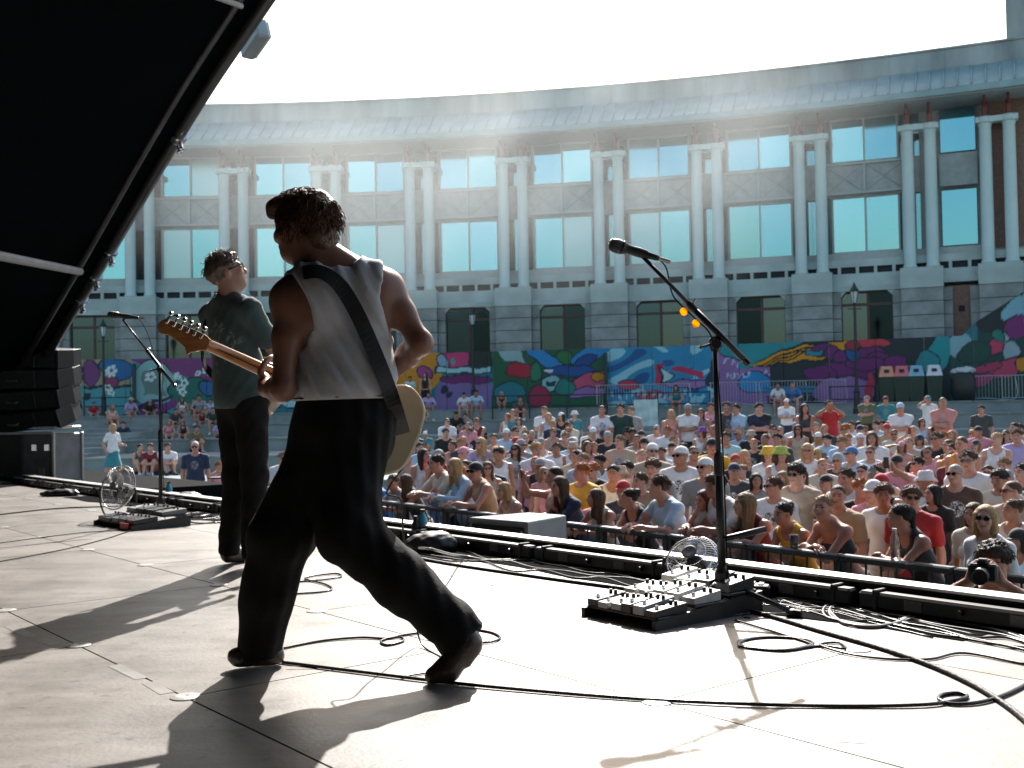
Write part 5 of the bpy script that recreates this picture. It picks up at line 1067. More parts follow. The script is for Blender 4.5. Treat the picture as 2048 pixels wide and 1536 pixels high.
# ================================================================== THE CROWD
def mk(pose, sex, turn):
    J = fig_pose(sex, lean={'ra': 20, 'rx': 26, 'seat': 24, 'knee': 18}.get(pose, 2)); J['hy'] = turn * 30; J['hp'] = -4 if turn else 2; J['hr'] = turn * 3
    c = .93 if sex == 'f' else 1.0
    if pose in ('seat', 'knee'):
        d = A_(0, .0, .11) - J['pel']
        for k in J:
            if isinstance(J[k], np.ndarray) and k not in ('up', 'lat', 'latc'): J[k] = J[k] + d
        J['sit'] = True
        for s_, k in (('L', 1), ('R', -1)):
            w = .13 + .06 * (sex == 'm')
            if pose == 'seat': J['k' + s_] = A_(w * k, -.40, .14); J['a' + s_] = A_(w * k * .95, -.42, -.34); J['t' + s_] = A_(w * k * 1.2, -.58, -.405)
            else: J['k' + s_] = A_(.12 * k, -.30, .40); J['a' + s_] = A_(.11 * k, -.52, .06); J['t' + s_] = A_(.13 * k, -.68, .03)
            arm(J, s_, J['k' + s_] + A_(-.05 * k, -.03, .08) if pose == 'seat' else A_(-.03 * k, -.42, .32), A_(k, .2, -.4))
        return J
    if pose == 'walk':
        J['kL'] = A_(.09, -.16, .53); J['aL'] = A_(.09, -.24, .10); J['tL'] = A_(.10, -.40, .06); J['kR'] = A_(-.09, .06, .50); J['aR'] = A_(-.09, .36, .17); J['tR'] = A_(-.10, .30, .04)
        arm(J, 'L', A_(.2, -.28, 1.12), A_(.3, 1, -.3)); arm(J, 'R', A_(-.24, .02, .95), A_(-.3, 1, 0)); return J
    def dn(s_): k = 1 if s_ == 'L' else -1; arm(J, s_, J['s' + s_] + A_(.06 * k, -.05, -.53), A_(.3 * k, 1, 0))
    if pose == 'st': dn('L'); dn('R')
    elif pose == 'cl':
        for s_, k in (('L', 1), ('R', -1)): arm(J, s_, A_(.035 * k, -.30, 1.16), A_(k, .5, -.6), curl=.7)
    elif pose == 'fo':
        arm(J, 'L', A_(-.10, -.21, 1.19), A_(1, -.2, -.8), hd=A_(-1, .1, .1), hn=A_(0, 1, 0)); arm(J, 'R', A_(.10, -.235, 1.15), A_(-1, -.2, -.8), hd=A_(1, .1, .2), hn=A_(0, 1, 0))
    elif pose == 'ph':
        arm(J, 'R', A_(-.10, -.36, 1.62), A_(-1, 0, -.7), hd=A_(.15, -.1, 1), hn=A_(.6, -1, 0), curl=.6); dn('L')
    elif pose == 'pp':
        for s_, k in (('L', 1), ('R', -1)): arm(J, s_, A_(.075 * k, -.33, 1.60), A_(k, 0, -.7), hd=A_(-.2 * k, -.1, 1), hn=A_(-k, -.4, 0), curl=.6)
    elif pose == 'sh':
        arm(J, 'R', J['hed'] + A_(-.13, -.10, .035), A_(-1, -.1, .25), hd=A_(.9, -.3, .1), hn=A_(0, .2, -1), curl=.15); dn('L')
    elif pose == 'ch':   # hand to the face
        arm(J, 'R', J['hed'] + A_(-.05, -.10, -.17), A_(-.6, -.3, -1), hd=A_(.35, .1, .9), hn=A_(.2, 1, 0), curl=.7); arm(J, 'L', A_(-.05, -.30, 1.20), A_(1, 0, -.4), hd=A_(-1, -.2, 0), hn=A_(0, 0, -1))
    elif pose == 'ra':
        for s_, k in (('L', 1), ('R', -1)): arm(J, s_, A_(.11 * k, -.50, 1.235), A_(k, .2, -.8), hd=A_(-.5 * k, -1, -.1), hn=A_(-.3 * k, 0, -1), curl=.6)
    elif pose == 'rx':
        arm(J, 'L', A_(-.10, -.40, 1.25), A_(1, .1, -.5), hd=A_(-1, -.1, -.1), hn=A_(0, .3, -1), curl=.35); arm(J, 'R', A_(.08, -.44, 1.265), A_(-1, .1, -.5), hd=A_(1, -.3, -.25), hn=A_(0, .3, -1), curl=.35)
    return J
FIGS = {}
def fig(pose, sex, turn):
    if (pose, sex, turn) not in FIGS: FIGS[(pose, sex, turn)] = Fig(mk(pose, sex, turn), .026 if pose not in ('ra', 'rx', 'ch') else .022, .0105)
    return FIGS[(pose, sex, turn)]
ZN = {1: (700, 760, 4.551), 2: (1100, 760, 4.518), 3: (1500, 760, 3.657), 4: (130, 680, 4.763), 0: (0, 0, 1.0)}
# each line: x y headheight pose yaw ; top ; hair ; hat ; flags   (x, y: crown of the head as read off the photograph)
CROWD = {1: '''
335 845 125 ra -35;blue tee;brown short;;front
500 850 120 ra -20;grey tee;brown short;;front
655 835 150 rx -25;charcoal tank;brown long;;front f
925 662 185 ra -25;cream tee;dark short;;front
1080 690 190 ra -25;lightblue long;blonde long;;front f
1290 732 185 ra -20;tan tank;dark crop;black cap;front g
1565 905 150 rx -20;cream top;blonde bob;;front f
1875 770 185 ph -25;bare;dark crop;;front
530 672 118 st 0;grey tank;red bun;;f
672 612 135 st 25;white top;dark long;;f
808 622 135 st 0;red tank;brown bob;grey cap;f g
868 342 105 st 20;black tee;dark short;;
1090 408 118 st 0;black tee;brown short;;
1205 508 140 ra -10;lilac tee;blonde long;;f g
1310 478 120 ph -10;tan tank;brown bun;;f
1505 420 118 cl 10;maroon long;brown short;;g
1700 560 140 st 0;white polo;blonde curly;;
1590 478 105 st 5;white tee;grey crop;;
1765 780 118 st -5;pink top;fair bob;;f g
930 542 105 st -10;salmon tee;brown bun;;f
1012 520 105 st -10;charcoal tee;ginger short;;f
1030 602 100 st -10;navy tee;brown short;pink cap;
1655 450 95 st 0;grey tee;grey crop;;
1770 236 76 cl -15;white tee;fair short;;
1802 290 80 st 25;lightblue dress;blonde long;;f
1922 290 80 fo -10;black tank;dark bob;white cap;f
1480 260 70 st -20;teal tank;fair bun;;f
1420 440 72 st 0;lightblue tee;fair short;white cap;
1965 470 105 st -10;darkgreen tee;fair short;;
2005 532 105 st -15;white tee;brown crop;grey cap;g
640 560 90 st 0;lightblue tee;brown short;;
''', 2: '''
270 842 190 rx 0;navy tee;brown long;;front f down
535 955 170 ra -20;cream top;brown long;;front f
895 945 190 rx -15;black top;dark bun;;front f
1160 838 230 ra -20;lightblue tee;brown short;;front
1400 972 190 ch -10;salmon tank;brown long;;front f
1655 820 235 ra -10;white tee;brown curly;;front
1930 980 220 rx -20;maroon tank;fair long;;front f
290 735 180 st -60;yellow tee;ginger short;;
570 748 175 st -10;white tank;black bun;;f
700 722 160 st -10;charcoal tee;black curly;;f
440 985 120 st -10;pink tee;fair short;white cap;
930 700 180 st -10;grey tee;brown curly;;
815 822 140 st -20;tan tee;brown short;;
1180 590 185 st -10;white tee;fair crop;white backcap;g
1400 690 185 st -5;grey tee;fair crop;white backcap;g
930 562 150 st -5;beige tee;brown crop;white backcap;g
1300 585 140 st -10;tan tank;brown crop;;g
520 458 138 fo 0;black tee;brown crop;grey cap;
630 492 120 st -15;beige tee;fair short;;
340 540 118 st -15;pink top;brown long;;f
300 652 140 st -5;lightblue tee;fair short;;
370 310 125 st -5;white tee;brown crop;pink cap;g
468 222 85 cl 5;white tee;dark crop;;
638 208 95 st 5;darkgreen tee;dark short;;
218 270 72 st 30;teal tee;fair crop;white bucket;f
960 368 120 st 0;white tee;grey crop;;g
820 450 105 st -5;charcoal tee;dark crop;black cap;
850 512 115 ch 0;magenta top;brown bob;black cap;f
700 420 100 st 0;beige tee;dark crop;black bucket;g
1095 560 105 st 0;white tee;dark crop;black cap;
1090 258 92 st 0;salmon dress;blonde bob;;f
1245 212 85 fo 0;white polo;dark crop;grey cap;
1362 250 85 cl 0;grey tank;brown long;;f g
1452 200 76 fo 0;pink tee;brown short;;
1590 190 90 st 40;charcoal tee;dark short;;
1682 210 95 cl -50;lightblue polo;dark short;;
1890 200 90 fo 10;black tee;dark short;;
1250 415 115 st 0;white tank;brown crop;black cap;g
1372 418 100 st 0;white top;brown bob;purple bucket;f
1490 370 100 st 0;navy tee;brown crop;purple cap;
1462 520 145 st 0;yellow tee;dark crop;black cap;
1590 462 115 st 0;paleteal tee;brown short;;
1680 662 140 st 0;black tee;brown crop;red backcap;
1668 742 150 st -20;charcoal tee;black crop;navy cap;
1762 618 140 st 20;brown tank;blonde long;;f
1905 340 110 cl -10;beige polo;dark short;;down
150 470 100 st 10;navy tee;fair short;;
195 512 110 st 0;lightblue tee;brown crop;grey backcap;g
60 560 110 st -10;white tee;brown short;;
1120 500 90 st -5;cream tee;fair short;;
1010 600 110 st 0;white tee;brown short;;
''', 3: '''
410 862 160 rx -20;yellow tank;dark bun;;front f
725 808 195 rx -15;black bandeau;fair bun;;front f
985 745 170 st -15;white shirt;brown curly;;
1185 765 190 st -5;red polo;brown curly;;g
1320 872 205 rx -60;black tank;black pony;;front f
1735 892 190 st -10;white tee;blonde bob;;front f g
1640 880 160 st -15;cream tee;brown bob;;f
1925 852 165 st -20;cream tank;brown bun;;f
1965 1072 180 st -15;lightblue top;black bob;black cap;f
340 600 165 st -10;beige tee;dark curly;;g
650 752 140 st -10;tan tee;dark crop;;
705 632 165 st -15;white tee;brown short;;
905 722 120 st -10;pink tee;fair crop;white cap;
1282 652 120 st -5;white tee;brown crop;white bucket;
1340 752 140 st -10;black tee;black bob;;f
1495 602 165 st 30;brown shirt;grey crop;;g
1600 502 155 st 5;white tee;brown short;;g
1880 642 145 st -10;grey tee;grey crop;;
1918 722 140 st -5;beige tee;brown crop;;g
1955 352 145 st -10;lilac tee;brown short;;
1800 372 115 cl -10;white tank;blonde bun;;f
1550 402 118 st -25;orange tank;brown crop;;
1362 372 115 st -15;black tee;brown short;;g
1452 422 110 st -15;brown tank;brown pony;;f
1432 282 105 st 20;white tank;brown curly;;
1195 332 110 pp 0;beige shirt;fair crop;tan cap;
1222 552 125 st -10;red tee;dark short;;g
1075 542 130 pp -20;pink tee;brown crop;black cap;
925 618 105 pp 0;white tee;dark short;;
1110 442 90 sh 0;salmon tee;brown bob;pink cap;f
740 482 115 st -30;lightblue tee;brown crop;blue backcap;g
880 472 108 st 0;white tee;brown crop;;g
892 372 105 st -5;white tee;brown bob;;
640 532 115 ph -20;plaid shirt;grey crop;grey beanie;g
230 472 125 st 0;white top;brown bob;lime bucket;f m
132 472 120 st 10;white tee;brown bob;yellow bucket;f g
240 655 110 ch -10;white top;fair bob;;f
418 452 115 st 10;white tee;blonde long;;f g
490 492 105 st 0;white top;blonde bob;;f g
330 282 105 st 5;white polo;brown crop;grey cap;
490 312 98 st 10;lightblue tee;dark short;;
545 322 88 st 0;pink top;fair bob;;f g
220 332 98 st 0;pink tee;grey crop;;g
200 382 92 st 0;charcoal tee;dark short;;
742 292 105 sh -10;white polo;brown short;;
640 232 90 cl 10;tan tank;fair bob;;f
792 232 105 st 60;black top;black long;;f
920 272 105 st -20;lightblue tee;dark short;;
972 246 105 st -20;white tee;dark short;;
1012 186 98 st 20;black tee;brown crop;;g
1100 162 80 fo -10;white tee;fair crop;lightblue cap;
992 116 72 st 0;teal tee;dark crop;maroon cap;
1302 112 80 ph 0;white tee;dark crop;teal cap;
1412 120 80 fo -5;salmon shirt;brown crop;;
852 112 76 fo 0;olive tee;grey short;;
580 142 80 pp 0;red polo;dark short;;
470 190 84 cl 5;white tee;blonde short;;
400 166 80 fo 0;charcoal tank;dark long;;f
265 135 75 cl 10;white tee;dark crop;white cap;
60 166 80 fo 20;navy tee;dark short;;
1972 312 90 st -10;salmon tee;brown short;;
1990 600 120 st -10;maroon tee;dark short;;
1690 180 60 st 0;charcoal tee;dark short;;
1860 560 105 st -10;white tee;fair short;;
1480 515 100 st -10;maroon tee;fair short;;
''', 4: '''
455 790 84 walk 55;white tee;blonde bob;;f blueskirt
1240 955 145 st -10;navy tee;white crop;;g
1180 1245 150 st 60;cream tee;blonde long;;f
1465 1150 130 st 20;pink top;ginger short;;f
268 590 60 seat 15;red tee;dark short;;
430 600 58 knee 20;cream top;fair bob;;f
615 545 62 seat 10;lilac tee;brown bob;beige sunhat;f
800 560 62 seat 5;black tee;brown crop;grey cap;
1120 540 60 seat 0;white top;brown long;;f
1230 548 60 seat -5;black tank;dark bun;;f
1282 520 56 seat 0;grey tee;brown short;;
1385 560 58 seat -10;lightblue tee;brown short;;
1042 650 60 seat 10;charcoal tee;brown short;;
1302 652 60 seat 5;maroon top;brown bun;;f
1405 640 60 seat 5;darkgreen tee;dark short;;
1132 782 62 seat -10;black top;dark bob;;f
1240 790 60 knee 15;olive tee;brown short;;
560 802 58 seat 0;navy tee;dark short;;
700 982 62 knee 20;green top;dark bun;;f
832 972 62 knee -30;maroon tee;brown short;;
962 952 60 knee 10;white tee;brown short;;
125 572 58 seat 15;charcoal top;dark long;;f
1480 790 62 seat -15;lilac tee;brown bob;;f
980 760 56 seat 0;pink top;fair bob;;f
''', 0: '''
566 902 30 st 15;white tee;fair short;;g
930 784 13 seat -5;white tee;brown short;black cap;
952 780 13 seat 10;lightblue tee;dark short;;
1003 782 13 knee 0;black top;blonde long;;f
1040 790 13 knee 10;charcoal tee;brown short;;
912 822 14 seat 5;black tee;brown crop;black cap;
845 808 14 seat 0;yellow top;dark long;;f
828 786 12 seat 10;white tank;fair bob;;f
856 784 12 seat -5;lilac tee;brown short;;
820 752 12 st 0;paleteal tee;brown short;;
850 744 12 st 10;black top;dark long;;f
933 826 14 seat -20;grey tee;brown short;;
1556 750 13 seat -10;white tee;dark bun;;f
1586 742 13 seat 0;blue tee;brown crop;;
1814 706 13 st 0;hivis tank;brown crop;;wall
831 866 15 knee 10;lightblue tee;dark short;;
852 868 15 knee 0;teal tee;dark short;white cap;
1262 812 18 st 0;grey tee;fair short;;
1905 884 19 st -10;orange top;brown short;;
2030 848 20 st -10;white tee;dark short;;
1352 760 13 seat 0;teal top;dark bob;;f
'''}
BARL = [atZ(1880, 1130, 1.2), atZ(850, 1010, 1.2)]; BARU = unit(BARL[0] - BARL[1]); BARN = A_(-BARU[1], BARU[0], 0); BARN = BARN if BARN.dot(V) > 0 else -BARN
def hor(px): return 820 - (px - 1024) * math.tan(ROLL)
COLW = {'lightblue': 'light blue', 'darkgreen': 'dark green', 'paleteal': 'pale teal', 'hivis': 'yellow hi-vis', 'charcoal': 'dark grey', 'plaid': 'dark plaid'}
TOPW = {'tee': 't-shirt', 'polo': 'polo shirt', 'long': 'long-sleeved top', 'tank': 'vest top', 'top': 'top', 'bandeau': 'bandeau top', 'dress': 'dress', 'shirt': 'open shirt'}
HAIRW = {'crop': 'cropped {} hair', 'short': 'short {} hair', 'curly': 'curly {} hair', 'long': 'long {} hair', 'bob': 'chin-length {} hair', 'pony': '{} ponytail', 'bun': 'tied-up {} hair'}
HATW = {'cap': 'cap', 'backcap': 'backward cap', 'bucket': 'bucket hat', 'sunhat': 'sun hat', 'beanie': 'beanie'}
POSEW = {'ra': 'leaning on the front barrier', 'rx': 'arms folded on the front barrier', 'ph': 'holding up one hand', 'pp': 'both hands raised to the face', 'sh': 'shading the eyes', 'ch': 'hand to the chin', 'seat': 'sitting on the terrace', 'knee': 'sitting with knees drawn up', 'walk': 'walking past the terraces', 'fo': 'arms folded', 'cl': 'hands clasped'}
people = []; rc = random.Random(11); PH = []
gf = random.Random(23); fill = []
for k in range(108):
    X = gf.uniform(880, 2040); Yp = gf.uniform(822, 882) if k % 5 < 3 else gf.uniform(880, 960); hs_ = max(15, 20 + (Yp - 850) * .19); tc_ = gf.choice(('white', 'white', 'white', 'white', 'white', 'cream', 'cream', 'lightblue', 'lightblue', 'grey', 'beige', 'beige', 'pink', 'black', 'black', 'navy', 'charcoal', 'salmon', 'maroon')); fem = gf.random() < .42
    fill.append('%d %d %d %s %d;%s %s;%s %s;%s;%s' % (X, Yp, hs_, gf.choice(('st', 'st', 'st', 'cl', 'fo')), gf.uniform(-30, 20), tc_, gf.choice(('top', 'tank', 'tee')) if fem else gf.choice(('tee', 'tee', 'polo', 'tank')), gf.choice(('brown', 'dark', 'fair', 'blonde', 'black', 'ginger')), gf.choice(('long', 'bob', 'bun', 'pony')) if fem else gf.choice(('short', 'crop', 'curly')), '' if gf.random() < .7 else gf.choice(('white cap', 'black cap', 'navy cap', 'beige bucket', 'red cap', 'grey cap')), ('f ' if fem else '') + ('g' if gf.random() < .4 else '')))
CROWD[0] = CROWD[0] + '\n'.join(fill) + '\n'
def on_tier(x, y, h, want):   # find the level the person is on: plaza or a terrace tier, head-top height h above it
    best = None
    for lev, (r0, r1, z) in enumerate([(0, 65.6, 0.0)] + [(TIERS[i][0] + .35, (TIERS[i + 1][0] if i < 4 else 90.4) - .3, TIERS[i][1]) for i in range(5)]):
        for Y in np.arange(7, 60, .1):
            p = atY(x, y, Y); r = math.hypot(p[0] - C0[0], p[1] - C0[1])
            if r < r0 or r > r1: continue
            e = abs(p[2] - (z + h)) + abs(Y - want) * .012
            if best is None or e < best[0]: best = (e, p, z, Y, p[2] - z)
    return best
for zone, txt in CROWD.items():
    x0, y0, sc = ZN[zone]
    for line in txt.strip().split('\n'):
        a, top, hair, hat, fl_ = [q.strip() for q in line.split(';')]; a = a.split(); flags = fl_.split()
        X, Y_ = x0 + float(a[0]) / sc, y0 + float(a[1]) / sc; hp = float(a[2]) / sc; pose = a[3]; yaw = float(a[4]); sex = 'f' if 'f' in flags else 'm'
        d = .245 * F / hp; turn = rc.choice((-1, 0, 0, 1)) if pose in ('st', 'ra', 'rx', 'cl', 'fo') else 0
        if 'down' in flags: turn = 0
        fg = fig(pose, sex, turn); Ht = fg.J['hed'][2] + .135; rel = 1.0
        if 'front' in flags:
            rr = ray(X, Y_); off = .46 if pose in ('ra', 'rx') else .30
            t = ((BARL[0] + BARN * off) - CO).dot(BARN) / rr.dot(BARN); p = CO + rr * t; yh = p[2]
            zg = 0.0; rel = min(1.12, max(.86, yh / Ht)) if pose not in ('ra', 'rx', 'ch') else 1.0
            zg = yh - Ht * rel; zg = min(.16, max(-.0, zg)); loc = A_(p[0], p[1], zg); face = -BARN
            if pose in ('ra', 'rx', 'ch'): rel = min(1.10, max(.84, (yh - zg) / Ht))
        elif 'wall' in flags:
            for Yq in np.arange(40, 56, .05):
                p = atY(X, Y_, Yq)
                if math.hypot(p[0] - C0[0], p[1] - C0[1]) > 90.2: break
            loc = A_(p[0], p[1], 2.4); rel = .98; face = None
        elif pose in ('seat', 'knee') or d > 24:
            h = Ht; b = on_tier(X, Y_, h, d if pose not in ('seat', 'knee') else 45); e_, p, z, Yd, hh = b
            rel = min(1.15, max(.85, hh / Ht)); loc = A_(p[0], p[1], z); face = None
        else:
            zt = CAMZ - (Y_ - hor(X)) * d / F; Hh = min(1.90, max(1.56 if sex == 'f' else 1.66, zt)); 
            if pose in ('sh',): Hh = min(Hh, 1.8)
            d = (CAMZ - Hh) * F / max(8, (Y_ - hor(X)))
            d = min(d, 30); p = atY(X, Y_, d)
            if (p - BARL[0]).dot(BARN) < .85:      # nobody stands this side of the barrier
                rr = ray(X, Y_); p = CO + rr * (((BARL[0] + BARN * .9) - CO).dot(BARN) / rr.dot(BARN)); Hh = min(1.9, max(1.35, p[2]))
            rel = Hh / Ht; loc = A_(p[0], p[1], 0); face = None
        people.append(dict(zone=zone, X=X, Y=Y_, d=loc[1], loc=loc, rel=rel, fg=fg, yaw=yaw, top=top, hair=hair, hat=hat, flags=flags, pose=pose, sex=sex, face=face))
# keep bodies apart: nudge those that stand too close
for _ in range(30):
    for i, a in enumerate(people):
        for b in people[i + 1:]:
            if 'front' in a['flags'] and 'front' in b['flags']: mn = .33
            else: mn = .36
            dv = b['loc'][:2] - a['loc'][:2]; q = math.hypot(*dv)
            if q < mn and a['loc'][2] < .3 and b['loc'][2] < .3:
                ux = unit(ray((a['X'] + b['X']) / 2, 800)[:2]); far, near = (b, a) if dv.dot(ux) > 0 else (a, b); m_ = (mn - q) * .5
                if 'front' not in far['flags']: far['loc'][:2] += ux * m_
                if 'front' not in near['flags']:
                    c_ = (near['loc'] - BARL[0]).dot(BARN)
                    if c_ > .75: near['loc'][:2] -= ux * m_ * .5
for p in people:   # re-seat head height after nudging: same line of sight, new distance
    if 'front' not in p['flags'] and p['loc'][2] < .01 and p['pose'] not in ('seat', 'knee'):
        Yd = p['loc'][1]; q = atY(p['X'], p['Y'], Yd); p['rel'] = min(1.95, max(1.35, q[2])) / (p['fg'].J['hed'][2] + .135); p['loc'][0] = q[0]
def describe(p):
    c, k = p['top'].split() if p['top'] != 'bare' else (None, None)
    hc_, hk = p['hair'].split(); s_ = 'person ' + ('with bare chest' if c is None else 'in %s %s' % (COLW.get(c, c), TOPW[k]))
    if p['hat']: hcol, hkk = p['hat'].split(); s_ += (' and ' if c else ' and ') + '%s %s' % (COLW.get(hcol, hcol), HATW[hkk])
    else: s_ += ' with ' * (c is not None) + ' and ' * (c is None) + HAIRW[hk].format({'fair': 'light brown', 'dark': 'dark brown', 'red': 'red'}.get(hc_, hc_))
    if 'g' in p['flags']: s_ += ', wearing sunglasses'
    if 'm' in p['flags']: s_ += ', wearing mirrored sunglasses'
    if p['pose'] in POSEW: s_ += ', ' + POSEW[p['pose']]
    elif 'front' in p['flags']: s_ += ', at the front barrier'
    return s_
labs = [describe(p) for p in people]
from collections import Counter
cnt = Counter(labs)
for i, p in enumerate(people):
    if cnt[labs[i]] > 1:    # single it out by the nearest neighbour whose own description is unique
        order = sorted((j for j in range(len(people)) if cnt[describe(people[j])] == 1 and j != i), key=lambda j: math.hypot(people[j]['X'] - p['X'], (people[j]['Y'] - p['Y']) * 1.5))
        q = people[order[0]]; dx, dy = q['X'] - p['X'], q['Y'] - p['Y']
        rel_ = ('left of' if dx > 0 else 'right of') if abs(dx) > abs(dy) * .8 else ('behind' if p['d'] > q['d'] else 'in front of')
        c, k = q['top'].split() if q['top'] != 'bare' else ('bare', 'tee'); ref = ('%s %s' % (COLW.get(c, c), TOPW[k])) if c != 'bare' else 'bare chest'
        hh = ('%s %s' % (COLW.get(q['hat'].split()[0], q['hat'].split()[0]), HATW[q['hat'].split()[1]])) if q['hat'] else HAIRW[q['hair'].split()[1]].format({'fair': 'light brown', 'dark': 'dark brown'}.get(q['hair'].split()[0], q['hair'].split()[0]))
        labs[i] += ', just %s the %s and %s' % (rel_, ref, hh)
c2 = Counter(labs)
for i in range(len(labs)):
    w = labs[i].split()
    for drop in ('just', 'wearing', 'person', 'short', 'cropped', 'the'):
        if len(w) > 16: w = [x for x in w if x != drop]
    labs[i] = ' '.join(w[:16]).rstrip(',')
    if c2[labs[i]] > 1: labs[i] += ', ' + ('further right' if people[i]['X'] > np.mean([people[j]['X'] for j in range(len(labs)) if labs[j] == labs[i]]) else 'further left')
for p, lab in zip(people, labs):
    fg = p['fg']; loc = p['loc']; tgt = A_(-1.0, 5.0, 0)
    f_ = unit((tgt - loc) * A_(1, 1, 0)) if p['face'] is None else p['face']
    th = math.atan2(f_[0], -f_[1]) + math.radians(p['yaw'] * (.7 if p['face'] is None else .35) + rc.uniform(-9, 9))
    mir = rc.random() < .45 and p['pose'] in ('st', 'cl', 'fo', 'ra', 'rx')
    Hm = Matrix(fg.H.tolist()); parts = []; hc_, hk = p['hair'].split()
    if p['top'] != 'bare':
        c, k = p['top'].split(); kk = {'shirt': 'tee'}.get(k, k); me = fg.garment(kk); parts.append((me.name.split('.')[0], me, printed(c, rc.choice(('navy', 'red', 'charcoal', 'blue')) if c in ('white', 'cream', 'lightblue', 'grey', 'beige', 'pink', 'paleteal') else rc.choice(('white', 'grey'))) if kk == 'tee' and rc.random() < .5 else CLOTH[c], None))
    far_ = p['loc'][1] > 27 or p['pose'] in ('walk', 'seat', 'knee')
    bot = 'skirt' if 'blueskirt' in p['flags'] else ('trousers' if p['zone'] != 4 and rc.random() < .3 else 'shorts')
    if p['top'].split()[-1] != 'dress': parts.append((bot, fg.garment(bot), CLOTH['teal'] if bot == 'skirt' else CLOTH[rc.choice(('black', 'denim', 'navy', 'beige', 'charcoal', 'white'))], None))
    if far_:
        sm = CLOTH[rc.choice(('white', 'white', 'black', 'grey'))]; parts += [('shoe', fg.shoe('L'), sm, None), ('shoe', fg.shoe('R'), sm, None)]
    hk2 = hk if not p['hat'] or hk in ('long', 'bob', 'pony') else 'crop'
    parts.append(('hair', hairmesh(hk2), HAIR[hc_], Hm))
    if p['hat']:
        hcol, hkk = p['hat'].split(); parts.append(({'cap': 'cap', 'backcap': 'cap', 'bucket': 'bucket_hat', 'sunhat': 'sun_hat', 'beanie': 'beanie'}[hkk], hatmesh(hkk), CLOTH[hcol], Hm))
    if 'g' in p['flags'] or 'm' in p['flags']: parts.append(('sunglasses', glassmesh(), [LENSB if 'm' in p['flags'] else LENS, SGF], Hm))
    o = put_person(fg, loc, th, parts, [SKIN[rc.choice((0, 0, 1, 2, 2, 5, 3)) if hc_ not in ('black',) else rc.choice((1, 3, 4))], EYE, LIP], scale=p['rel'], mirror=mir)
    tag(o, lab, 'person', 'seated audience' if p['pose'] in ('seat', 'knee') else 'standing audience'); p['obj'] = o
# ================================================================== GEAR ON THE STAGE
ORD = ['first', 'second', 'third', 'fourth', 'fifth', 'sixth', 'seventh', 'eighth', 'ninth', 'tenth', 'eleventh', 'twelfth', 'thirteenth', 'fourteenth', 'fifteenth', 'sixteenth']
def loc_mb(mb, o): mb.v = [(a - o[0], b - o[1], c - o[2]) for a, b, c in mb.v]; return mb
def mic_stand(base_px, clutch_px, boom_lo, boom_hi, label, legs=(20, 140, 260), picks=False):
    b = floor_pt(*base_px); Yd = b[1]; e = empty('mic_stand', b, label=label, cat='mic stand')
    top = atY(*clutch_px, Yd); lo = atY(*boom_lo, Yd - .05); hi = atY(*boom_hi, Yd + .10); ax = unit(hi - lo)
    for a in legs:
        d = A_(math.cos(math.radians(a)), math.sin(math.radians(a)), 0); m = MB(); m.tube([A_(0, 0, .13), d * .14 + A_(0, 0, .075), d * .30 + A_(0, 0, .018)], [.012, .011, .011], 8); m.build('leg', BLKMET, parent=e, smooth=True)
        MB().lathe([(.014, -.03), (.017, 0), (.014, .03)], d * .30 + A_(0, 0, .018), align_z(d), n=8).build('rubber_foot', RUBBER, parent=e)
    MB().lathe([(.02, .08), (.032, .09), (.032, .16), (.02, .18), (.017, .19)], n=12).build('hub', BLKPLA, parent=e, smooth=False)
    h = top[2] - b[2]; tp = top - b; up_ = unit(tp)
    MB().tube([A_(0, 0, .17), tp * .55], .0175, 10).build('lower_tube', BLKMET, parent=e, smooth=True)
    MB().lathe([(.018, -.05), (.020, -.04), (.020, .03), (.014, .05)], tp * .55, align_z(up_), n=10).build('height_clutch', BLKPLA, parent=e)
    MB().tube([tp * .55, tp], .011, 10).build('upper_tube', BLKMET, parent=e, smooth=True)
    m = MB(); m.lathe([(.018, -.03), (.024, -.01), (.024, .02), (.015, .03)], tp, align_z(up_), n=10); m.lathe([(.022, -.02), (.022, .02)], tp + A_(0, -.012, 0), rotx(math.pi / 2), n=10)
    m.tube([tp + A_(-.01, -.02, 0), tp + A_(-.06, -.03, -.012)], .006, 6); m.lathe([(.0, -.01), (.012, 0), (.0, .01)], tp + A_(-.065, -.03, -.013), n=8); m.build('boom_clamp', BLKMET, parent=e)
    q = lo - b + (hi - lo) * .52
    MB().tube([lo - b, q], .0135, 10).build('boom_outer_tube', BLKMET, parent=e, smooth=True); MB().tube([q, hi - b], .0085, 8).build('boom_inner_tube', BLKMET, parent=e, smooth=True)
    MB().lathe([(.014, -.03), (.016, 0), (.012, .02)], q, align_z(ax), n=10).build('boom_clutch', BLKPLA, parent=e); MB().tube([q, q + A_(.02, -.005, .028)], .005, 6).build('boom_screw', CHROME, parent=e)
    MB().lathe([(.013, -.015), (.016, 0), (.013, .015)], lo - b, align_z(ax), n=10).build('boom_end', RUBBER, parent=e)
    return e, b, lo, hi, ax, top
